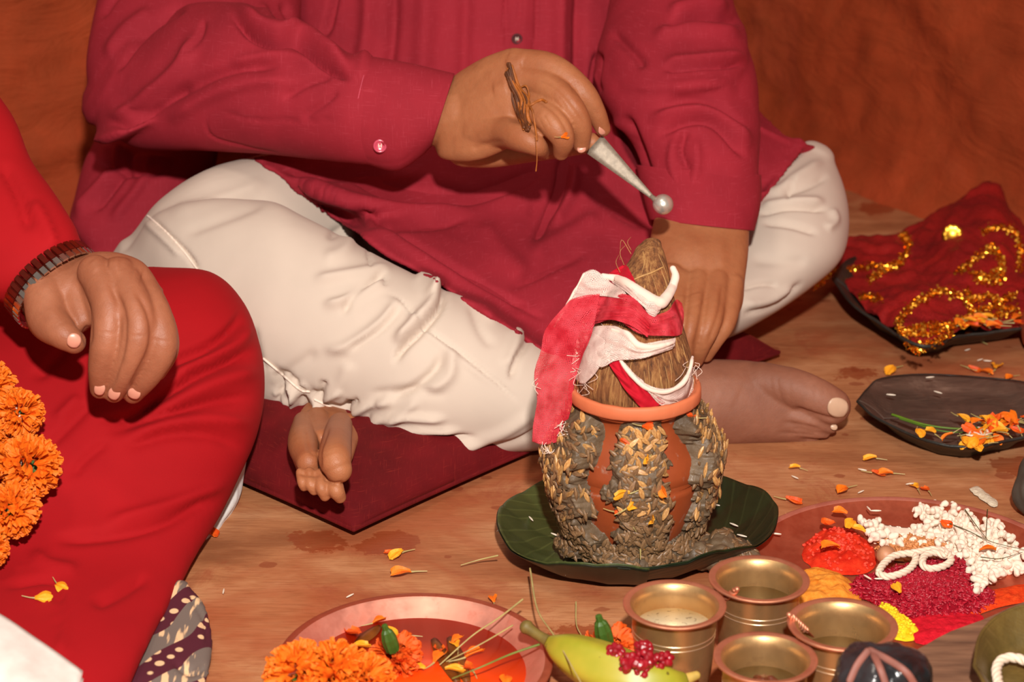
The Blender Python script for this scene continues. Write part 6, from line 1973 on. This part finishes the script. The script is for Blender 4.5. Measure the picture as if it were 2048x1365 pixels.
def blossom_mesh(seed):
    rnd = random.Random(seed); m = M()
    for i in range(7):
        a = i * .9; p = np.array([.0028 * math.cos(a), .0028 * math.sin(a), .001 * (i % 3)])
        tube(m, [p, p * 1.2 + [0, 0, .001]], rnd.uniform(.0015, .0026), seg=8, n=3)
    me = m.mesh('blossom'); me.materials.append(BLOS); return me
BM = [blossom_mesh(k) for k in range(3)]
for i, (x, y, z) in enumerate([(1232, 1308, .062), (1240, 1318, .06), (1262, 1322, .062), (1272, 1318, .064), (1288, 1300, .066), (1292, 1310, .066), (1284, 1332, .06), (1282, 1345, .056), (1300, 1322, .062), (1316, 1325, .06), (1328, 1320, .06), (1255, 1330, .06), (1270, 1335, .06), (1222, 1314, .06), (1296, 1300, .066)]):
    o = bpy.data.objects.new('red_blossom', BM[i % 3]); C.objects.link(o); o.location = PZ(x, y, z - .008); o.rotation_euler = (i, i * 2, i * 3); o.scale = (1.3,) * 3
    tag(o, 'small crimson blossom clustered on top of the banana', 'blossom', 'crimson blossoms on the banana')
# ------------------------------------------------------------------ leaf trays
def m_dryleaf(name, c1, c2, c3):
    s = NT(name)
    a = s.noise(16, 6, .65, dist=.6); b = s.noise(1, 4, .6, vec=s.coords((30, 200, 30), (0, 0, R(20))))
    base = s.ramp(a, [(0.3, lin(c1)), (0.6, lin(c2)), (0.8, lin(c3))])
    s.setp(Base_Color=s.mix(s.ramp(b, [(.55, 0.), (.8, .4)]), base, lin(c3)), Roughness=.5)
    s.setp(Normal=s.bump(b, .5, .0015, s.bump(a, .5, .004))); return s.m
DRY = m_dryleaf('dried_leaf', '3a312a', '5e493e', '8c7262')
DRY_OUT = m_dryleaf('dried_leaf_outside', '1a1c18', '2a2a26', '3c3a34')
OLIVE = m_dryleaf('olive_leaf', '4a3c1c', '6a5628', '80683a')

def leaf_tray(name, rim, floor_in, zr, mat_in, mat_out, label, cat='tray', seed=1, lip=.25, zfloor=.004):
    """boat of pressed leaves: rim as (x, y, z) round its edge, narrowing to a flat base"""
    pts = catmull(np.array(rim + rim[:1], float), 121)[:-1]
    Wr = np.array([PZ(x, y, z) for x, y, z in pts]); c = Wr.mean(0)
    na = len(Wr); nr = 22; V = []
    for i in range(nr):
        k = i / (nr - 1); 
        for j in range(na):
            xy = c[:2] + (Wr[j][:2] - c[:2]) * (k if k < 1 else 1)
            h = zfloor + (Wr[j][2] - zfloor) * np.clip((k - floor_in) / (1 - floor_in), 0, 1) ** (1 - lip)
            V.append((xy[0], xy[1], h))
    V = np.array(V); V[:, 2] += vnoise(V, 30, .0012, 3, seed) + .0012 * np.abs(vnoise(V, 12, 1, 2, seed + 1)); V[:, 2] = np.maximum(V[:, 2], .001)
    W = V.reshape(nr, na, 3); W = np.concatenate([W, W[:, :1]], 1)
    root = empty(name, (c[0], c[1], 0)); tag(root, label, cat)
    m = M(); sheet(m, W, .0006); 
    link('leaf', m.mesh(), mat_in, root)
    m = M(); Wo = W.copy(); cc = np.array([c[0], c[1]]); Wo[..., :2] = cc + (Wo[..., :2] - cc) * 1.012; Wo[..., 2] = np.maximum(Wo[..., 2] - .0022, .0003); sheet(m, Wo, .0006)
    link('outer_leaf', m.mesh(), mat_out, root)
    # rolled edge
    m = M(); e = np.vstack([Wo[-1], Wo[-1][:1]]) * [1, 1, 1] + [0, 0, .0012]; tube(m, e[::3], .0014, seg=8, n=160); link('edge', m.mesh(), mat_out, root)
    return root, c
leaf_tray('leaf_tray', [(1717, 803, .022), (1740, 775, .014), (1768, 757, .008), (1850, 750, .007), (1960, 756, .008), (2060, 770, .012), (2110, 810, .02), (2080, 862, .026), (2010, 880, .026), (1950, 893, .026), (1880, 886, .026), (1820, 866, .025), (1755, 835, .024)], .72, 0, DRY, DRY_OUT, 'dark dried-leaf tray holding grass, petals and rice below the red cloth tray', seed=3)
leaf_tray('leaf_tray', [(1668, 556, .040), (1700, 520, .03), (1780, 500, .02), (1900, 490, .02), (2050, 500, .02), (2120, 560, .03), (2090, 640, .03), (1990, 662, .03), (1920, 670, .03), (1868, 690, .03), (1820, 682, .032), (1760, 645, .034), (1705, 606, .038)], .7, 0, DRY_OUT, DRY_OUT, 'dark leaf tray under the red cloth with gold tinsel', seed=4)
# petals piled in the near tray
for i in range(34):
    x = rnd.gauss(1985, 36); y = 862 + (x - 1985) * -.12 + rnd.gauss(0, 9)
    if x > 2044 or x < 1870: continue
    petal(PZ(x, y, .026 + rnd.uniform(0, .006)), rnd.uniform(0, 6), rnd.uniform(1.0, 1.6), i, 'orange marigold petal heaped in the lower dark leaf tray', 'petals heaped in the lower leaf tray', tilt=(rnd.uniform(-.6, .6), rnd.uniform(-.6, .6)))
for x, y, s_ in ((1835, 864, 1.2), (1870, 872, 1.3), (1925, 882, 1.6), (1935, 890, 1.5), (1915, 835, 1.2), (1960, 840, 1.5)):
    petal(PZ(x, y, .0265), rnd.uniform(0, 6), s_, 1, 'orange marigold petal heaped in the lower dark leaf tray', 'petals heaped in the lower leaf tray')
rice([(1955, 868), (1962, 866), (1968, 870), (1972, 862), (1945, 872), (1940, 866), (1978, 868), (1966, 858)], .03, 'white grain of rice among the petals in the lower leaf tray', 'rice in the lower leaf tray', 1.5)
for i in range(16):
    x = rnd.uniform(1900, 2040); y = 650 + rnd.uniform(-12, 8)
    petal(PZ(x, y, .034), rnd.uniform(0, 6), 1.3, i, 'orange marigold petal along the front rim of the red cloth tray', 'petals along the rim of the cloth tray')

# ------------------------------------------------------------------ red net cloth with gold trim
def m_net():
    s = NT('red_net')
    a = s.noise(20, 5, .6); v = s.new('TexVoronoi', Scale=520.0); v.feature = 'DISTANCE_TO_EDGE'; s.link(s.tc.outputs['Object'], v.inputs['Vector'])
    s.setp(Base_Color=s.ramp(a, [(0.3, lin('7c0a0e')), (0.7, lin('a81814'))]), Roughness=.6, Alpha=s.ramp(v.outputs['Distance'], [(.18, 1.0), (.22, .45)]))
    s.setp(Normal=s.bump(a, .4, .004)); return s.m
NET = m_net()
GOLD = simple('gold_tinsel', 'f0a838', .25, .25, 200, 0, metal=1.0)
def red_cloth():
    root = empty('red_net_cloth', P(1860, 560, 2.35))
    tag(root, 'crumpled red net cloth edged with gold tinsel, heaped on a dark leaf tray', 'cloth')
    g = [[(1700, 470, 2.50), (1790, 468, 2.52), (1862, 430, 2.55), (1925, 395, 2.58), (1990, 360, 2.60), (2020, 420, 2.56), (2060, 460, 2.52)],
         [(1670, 520, 2.44), (1780, 510, 2.44), (1860, 480, 2.46), (1925, 450, 2.46), (1990, 440, 2.46), (2035, 470, 2.46), (2080, 500, 2.44)],
         [(1650, 548, 2.40), (1760, 555, 2.36), (1850, 545, 2.36), (1930, 520, 2.36), (1985, 510, 2.36), (2040, 530, 2.38), (2090, 550, 2.38)],
         [(1690, 560, 2.35), (1760, 590, 2.29), (1840, 590, 2.28), (1920, 580, 2.29), (1990, 580, 2.30), (2040, 590, 2.30), (2090, 600, 2.30)],
         [(1712, 590, 2.31), (1765, 630, 2.25), (1820, 640, 2.22), (1890, 640, 2.23), (1960, 630, 2.25), (2030, 635, 2.25), (2090, 640, 2.25)],
         [(1745, 625, 2.27), (1790, 660, 2.21), (1825, 697, 2.17), (1870, 686, 2.18), (1935, 655, 2.20), (2010, 652, 2.22), (2080, 655, 2.22)]]
    W = patch_pts(g, 120, 90); q = W.reshape(-1, 3)
    n1 = vnoise(q, 9, .012, 3, 111) + vnoise(q, 26, .006, 2, 112)
    W = W + (UP[None] * n1[:, None]).reshape(W.shape)
    q = W.reshape(-1, 3); q[:, 2] = np.maximum(q[:, 2], .010); W = q.reshape(W.shape)
    m = M(); sheet(m, W, .0006); net = link('net', m.mesh(), NET, root)
    _trees.pop(net.name, None)
    paths = [[(1632, 575), (1650, 552), (1665, 542), (1700, 538), (1745, 532), (1790, 530), (1812, 505), (1815, 480), (1800, 468)], [(1640, 560), (1660, 545), (1680, 548)],
             [(1800, 640), (1825, 610), (1862, 590), (1885, 582), (1930, 600), (1945, 625), (1925, 645), (1880, 662), (1840, 668), (1805, 660), (1795, 640)],
             [(1800, 665), (1850, 652), (1900, 650), (1935, 640)], [(1915, 545), (1945, 522), (1975, 502), (1985, 492)], [(1965, 462), (2000, 455), (2030, 465), (2040, 500), (2038, 540)], [(1990, 500), (2005, 530), (1995, 560), (1950, 560)],
             [(1822, 695), (1850, 690), (1880, 680), (1905, 665)], [(1930, 580), (1950, 600), (1975, 590), (2000, 600), (2030, 590)], [(1950, 625), (1990, 612), (2035, 620)], [(1740, 560), (1760, 545), (1800, 530)], [(1975, 640), (2000, 630), (2040, 636)], [(1810, 680), (1830, 700), (1845, 702)], [(1720, 590), (1760, 600)], [(1945, 545), (1975, 552), (2000, 540)]]
    rg = random.Random(6); fl = M(); fl.v = []
    from mathutils.bvhtree import BVHTree
    for pth in paths:
        pts = catmull(np.array(pth, float), max(8, int(sum(math.dist(a, b) for a, b in zip(pth, pth[1:])) / 1.3)))
        for x, y in pts:
            for _ in range(4):
                xx, yy = x + rg.gauss(0, 4), y + rg.gauss(0, 4)
                p = on_tree(net, [(xx, yy)], .004, default=None)
                if not p: p = [PZ(xx, yy, .045)]
                c = p[0]; a_ = np.array([rg.gauss(0, 1) for _ in range(3)]); a_ /= np.linalg.norm(a_); b_ = np.cross(a_, [rg.gauss(0, 1) for _ in range(3)]); b_ /= np.linalg.norm(b_)
                s_ = rg.uniform(.0010, .0022); nn = np.cross(a_, b_) * .0002
                V = [c + a_ * s_, c + b_ * s_, c - a_ * s_, c - b_ * s_]
                fl.add([v + nn for v in V] + [v - nn for v in V], [(0, 1, 2, 3), (7, 6, 5, 4), (0, 4, 5, 1), (1, 5, 6, 2), (2, 6, 7, 3), (3, 7, 4, 0)])
    o = link('gold_tinsel', fl.mesh(), GOLD, root, smooth=False); o['kind'] = 'stuff'
    m = M()
    p = on_tree(net, [(1905, 470)], .006, default=2.44)[0]; v = CAM - p; v /= np.linalg.norm(v); q_ = Vector(v).to_track_quat('Z', 'Y').to_matrix()
    rr = []
    for r_, z_ in [(0, .0), (.011, .0), (.0125, .0008), (.012, .0016), (.009, .0012), (.006, .0022), (0, .0026)]:
        a = np.linspace(0, 2 * PI, 40, endpoint=False); k = 1 + .05 * np.cos(10 * a)
        rr.append([p + np.array(q_ @ Vector((max(r_, .0001) * kk * math.cos(t), max(r_, .0001) * kk * math.sin(t), z_))) for t, kk in zip(a, k)])
    rings_to(m, np.array(rr)); link('gold_disc', m.mesh(), GOLD, root)
red_cloth()

# ------------------------------------------------------------------ things at the picture's edges
def vessel(name, x, y, d, prof, mat, label, cat, tilt=0):
    c = P(x, y, d); root = empty(name, (c[0], c[1], 0)); tag(root, label, cat)
    m = M(); lathe(m, prof, 0, 0, 0, 72); o = link('vessel_body', m.mesh(), mat); o.parent = root
    return root
c_ = PZ(2108, 705, 0)
r_ = empty('copper_vessel', (c_[0], c_[1], 0)); tag(r_, 'copper water vessel cut by the frame beside the red cloth tray', 'vessel')
m = M(); lathe(m, [(0, 0), (.025, 0), (.035, .01), (.04, .03), (.036, .05), (.022, .062), (.020, .068)], 0, 0, 0, 60); o = link('vessel_body', m.mesh(), COPPER_OLD); o.parent = r_
m = M(); lathe(m, [(.020, .067), (.030, .076), (.036, .084), (.037, .087), (.034, .088), (.027, .08), (.018, .07), (.018, .05), (.03, .02), (0, .01)], 0, 0, 0, 60); o = link('rim', m.mesh(), COPPER_OLD); o.parent = r_
m = M(); c_ = PZ(2096, 975, .028)
for i in range(7):
    q = c_ + [math.cos(i) * .008, math.sin(i) * .008, (i % 3 - 1) * .006]; tube(m, [q, q + [.002, .002, .004]], .024, seg=16, n=4)
me = fuse(m, .002, 5); rough_up(me, 20, .002, 2, 7); v = getv(me); v[:, 2] = np.maximum(v[:, 2], .001); setv(me, v)
tag(link('stone', me, simple('grey_stone', '48423a', .6, .35, 40, .4)), 'rounded dark grey stone at the right frame edge above the copper plate', 'stone')
m = M(); c_ = PZ(2085, 690, .02)
for i in range(5):
    q = c_ + [math.cos(i) * .006, math.sin(i) * .006, 0]; tube(m, [q, q + [0, .002, .004]], .019, seg=16, n=4)
me = fuse(m, .002, 5); v = getv(me); v[:, 2] = np.maximum(v[:, 2], .001); setv(me, v)
# ash or flour smudge on the floor
heap('flour_smudge', [(1938, 978), (1955, 973), (1972, 985), (1990, 1000), (1996, 1012), (1982, 1014), (1966, 1002), (1950, 990)], .0022, .0, m_powder('flour', 'c8b498', 'e8dcc4'), 'smudge of pale flour on the floor above the copper plate', 'flour', amp=.0005)

# low wooden board, olive leaf bowl and cotton ring at the bottom right
def m_wood():
    s = NT('old_board'); a = s.noise(1, 5, .6, vec=s.coords((14, 90, 90), (0, 0, R(35)))); 
    s.setp(Base_Color=s.ramp(a, [(0.3, lin('5a3c2a')), (0.7, lin('8a6248'))]), Roughness=.75, Normal=s.bump(a, .4, .003)); return s.m
WOOD = m_wood()
def board():
    zt = .052
    a, b = PZ(1700, 1352, zt), PZ(2060, 1192, zt)
    d = b - a; d /= np.linalg.norm(d); nrm = np.array([d[1], -d[0], 0.0])
    if nrm[1] > 0: nrm = -nrm
    a = a - d * .02; b = b + d * .25; m = M()
    L = []
    N = 30
    for i in range(N):
        t = i / (N - 1); p = a + (b - a) * t
        wv = .0015 * math.sin(t * 17) + .001 * math.sin(t * 41)
        L.append([p + nrm * wv - [0, 0, .035], p + nrm * wv - [0, 0, .003], p + nrm * (.003 + wv), p + nrm * (.14), p + nrm * (.142) - [0, 0, .003], p + nrm * .142 - [0, 0, .035]])
    L = np.array(L); rings_to(m, L, True)
    me = m.mesh(); bm = bmesh.new(); bm.from_mesh(me); bmesh.ops.recalc_face_normals(bm, faces=bm.faces); bm.to_mesh(me); bm.free()
    tag(link('wooden_board', me, WOOD, smooth=False), 'worn brown wooden board slanting across the bottom right corner', 'board')
board()
rt, cb = leaf_tray('leaf_bowl', [(1950, 1330, .080), (1960, 1275, .079), (1990, 1238, .078), (2040, 1215, .078), (2110, 1215, .078), (2150, 1280, .08), (2140, 1370, .08), (2070, 1430, .08), (2000, 1410, .08)], .62, 0, OLIVE, OLIVE, 'olive-brown leaf bowl holding a cotton ring, standing on the wooden board', 'bowl', seed=8, zfloor=.056)
m = M(); q = [(1996, 1365), (1993, 1340), (2002, 1322), (2025, 1316), (2055, 1325), (2080, 1345), (2085, 1375), (2060, 1392), (2020, 1392), (1999, 1378)]
rope(m, [PZ(x, y, .066) for x, y in q + q[:1]], .0034)
tag(link('cotton_ring', m.mesh(), COTTON), 'thick white cotton ring inside the olive leaf bowl', 'cord')

# dark wrapped bundle with pinkish strips
def bundle():
    c = PZ(1765, 1352, .085); m = M()
    for i in range(6):
        q = c + [math.cos(i * 1.1) * .014, math.sin(i * 1.1) * .008, 0]; tube(m, [q - [0, 0, .012], q], .021, seg=16, n=4)
    me = fuse(m, .0016, 6); rough_up(me, 26, .004, 3, 15)
    s = NT('dark_foil'); a = s.noise(24, 4, .6, dist=1.0); s.setp(Base_Color=s.ramp(a, [(0.3, lin('141618')), (0.7, lin('3a3436'))]), Roughness=.22); s.setp(Normal=s.bump(a, .8, .004))
    root = tag(link('wrapped_bundle', me, s.m), 'dark glossy bundle bound with dull pink strips at the bottom edge before the cups', 'bundle')
    m = M()
    for pl in ([(1742, 1300), (1758, 1332), (1770, 1365), (1776, 1395)], [(1740, 1302), (1775, 1320), (1812, 1345), (1835, 1380)], [(1735, 1304), (1715, 1330), (1700, 1362)]):
        w_ = on_surface([root], pl, .002)
        if len(w_) > 2: tube(m, np.array(w_), .0026, seg=10, flat=((0, -1, .5), .4))
    if m.n: 
        q = link('strips', m.mesh(), simple('pink_strip', '845044', .6, .2, 60, .2), root); q['kind'] = 'stuff'
    return root
bundle()

# patterned floor cushion under the man in red
def m_batik():
    s = NT('batik_print')
    co = s.coords((1, 1, 1), (0, 0, R(30)))
    v = s.new('TexVoronoi', Scale=75.0); s.link(co, v.inputs['Vector']); v.inputs['Randomness'].default_value = .45
    st = s.noise(1, 2, .5, vec=s.coords((160, 30, 60), (0, 0, R(-30))))
    w_ = s.new('TexWave', Scale=7.5, Distortion=4.5, Detail=1.0); w_.inputs['Detail Scale'].default_value = 1.5; s.link(co, w_.inputs['Vector'])
    beige = lin('e0b88c'); maroon = lin('4c0c20'); grey = lin('6e6058')
    dots = s.ramp(v.outputs['Distance'], [(.28, 1.0), (.34, 0.0)])
    A = s.mix(dots, maroon, beige)
    B = s.mix(s.ramp(st, [(.56, 0.0), (.62, 1.0)]), grey, beige)
    base = s.mix(s.ramp(w_.outputs['Fac'], [(.47, 0.0), (.52, 1.0)]), A, B)
    s.setp(Base_Color=base, Roughness=.85, Normal=s.bump(s.noise(600, 2), .2, .0005)); return s.m
def batik():
    m = M()
    loft(m, [(280, 1190, 378, 1172, 1.66, .014), (200, 1240, 412, 1215, 1.64, .020), (210, 1300, 426, 1290, 1.598, .022), (210, 1350, 416, 1360, 1.56, .022), (200, 1420, 392, 1430, 1.53, .020), (210, 1470, 340, 1490, 1.51, .014)], seg=60)
    me = fuse(m, .003, 6); sculpt(me, [([(345, 1320), (380, 1345), (420, 1330)], -4, 7, 7), ([(370, 1180), (408, 1240), (416, 1300)], -2, 4, 4)])
    v = getv(me); v[:, 2] = np.maximum(v[:, 2], .001); setv(me, v)
    tag(link('printed_cushion', me, m_batik()), 'batik cushion printed in maroon, grey and beige under the man in red', 'cushion')
batik()

# folded white paper at the bottom left
def paper():
    s = NT('newsprint'); a = s.noise(50, 3); s.setp(Base_Color=s.ramp(a, [(.3, lin('c8bcb4')), (.7, lin('dcd2ca'))]), Roughness=.8)
    root = empty('paper_stack', P(60, 1320, 1.42)); tag(root, 'stack of folded white paper sheets at the lower left corner', 'paper')
    for k in range(7):
        off = k * 4.5
        g = [[(-160, 1150 + off, 1.46), (0, 1228 + off, 1.44), (80, 1280 + off, 1.43), (166, 1343 + off, 1.42)], [(-160, 1300 + off, 1.40), (0, 1310 + off, 1.40), (80, 1370 + off, 1.39), (150, 1420 + off, 1.385)], [(-160, 1450 + off, 1.35), (0, 1470 + off, 1.35), (80, 1500 + off, 1.345), (140, 1520 + off, 1.34)]]
        if k: g = [[(x + rnd.uniform(-2, 2), y + 5, d + .003 * k) for x, y, d in r] for r in g]
        W = patch_pts(g, 26, 20); q = W.reshape(-1, 3); W = W - (UP * (vnoise(q, 8, .0012, 2, 7))[:, None]).reshape(W.shape) - UP * .0022 * k
        m = M(); sheet(m, W, .0005); link('sheet', m.mesh(), s.m, root)
paper()

# ------------------------------------------------------------------ ritual spoon and grass ring
SILV = simple('dull_silver', '948878', .55, .2, 260, .3, metal=.35)
SILV_B = simple('silver_bowl', 'd8d0c4', .3, .15, 120, .2, metal=.7)
def spoon():
    root = empty('offering_spoon', P(1240, 330, 1.90))
    tag(root, 'small silver spoon with tapering flat handle and round bowl, held over the coconut', 'spoon')
    a, b = np.array([1188, 288.]), np.array([1308, 398.]); d = (b - a) / np.linalg.norm(b - a); n_ = np.array([-d[1], d[0]])
    W = []
    for i in range(14):
        t = i / 13; c = a + (b - a) * t; hw = 20 * (1 - t) ** 1.05 + 4.0
        W.append([P(*(c + n_ * hw * s_), 1.925 - .004 * t + .0008 * abs(s_)) for s_ in (-1, -.5, 0, .5, 1)])
    m = M(); sheet(m, np.array(W), .0013); link('handle', m.mesh(), SILV, root)
    m = M(); c = P(1326, 409, 1.915); rr = []
    seg = 32; R0 = 21 * 1.915 / F
    ax = P(1340, 395, 1.90) - c; ax /= np.linalg.norm(ax); q = Vector(CAM - c + np.array([.3, 0, .8])).to_track_quat('Z', 'Y').to_matrix()
    for th in np.linspace(.02, PI - .02, 20):
        rr.append([c + np.array(q @ Vector((R0 * math.sin(th) * math.cos(p_), R0 * math.sin(th) * math.sin(p_), -R0 * math.cos(th) * .95))) for p_ in np.linspace(0, 2 * PI, seg, endpoint=False)])
    rings_to(m, np.array(rr)); link('bowl', m.mesh(), SILV_B, root)
    m = M(); tube(m, [P(1304, 394, 1.921), P(1311, 400, 1.918), P(1318, 404, 1.914)], [.0022, .0030, .0026], seg=12); link('collar', m.mesh(), SILV, root)
spoon()
KUSH = simple('kusha_grass', '5c3012', .6, .35, 120, .3); KUSH2 = simple('kusha_light', '9a5418', .6, .3, 120, .3)
def grass_ring():
    root = empty('grass_ring', P(1040, 210, 1.87)); tag(root, 'twisted brown grass ring with loose ends tied round the ring finger of the raised hand', 'ring')
    rg = random.Random(3)
    for k in range(24):
        m = M(); ox = rg.uniform(-8, 9); jj = lambda: rg.uniform(-4, 4)
        pts = [(1017 + ox * .4 + jj(), 142 + rg.uniform(-16, 16)), (1027 + ox + jj(), 172), (1040 + ox * 1.7 + jj(), 200), (1044 + ox * 1.2 + jj(), 228), (1054 + ox * .8 + jj(), 252 + rg.uniform(-10, 10))]
        w_ = on_surface([body], pts, .0022 + rg.uniform(0, .006)); 
        if len(w_) > 2: tube(m, np.array(w_), [.0011 + .0006 * (k % 2)] * len(w_), seg=6, n=20); link('grass_strand', m.mesh(), KUSH if k % 3 else KUSH2, root)
    m = M()
    lp = [(1040, 215), (1030, 195), (1038, 178), (1052, 172), (1058, 190), (1054, 212), (1042, 226)]
    tube(m, np.array(on_surface([body], lp, .004)), .0009, seg=7); 
    lp = [(1044, 222), (1062, 210), (1082, 200), (1092, 204)]
    tube(m, np.array(on_surface([body], lp, .002)), .0014, seg=7)
    lp = [(1050, 205), (1064, 220), (1070, 250), (1074, 280)]
    tube(m, np.array(on_surface([body], lp, .0025)), .0010, seg=7)
    tube(m, [P(1071, 272, 1.868), P(1074, 315, 1.866), P(1072, 342, 1.87)], [.0006, .0004, .0007], seg=6)
    link('knot', m.mesh(), KUSH2, root)
    p = on_surface([body], [(1120, 275)], .002)[0]
    petal(p, .8, .8, 0, 'tiny orange petal sticking to the ring finger of the raised hand', None, tilt=(1.2, 0))
grass_ring()
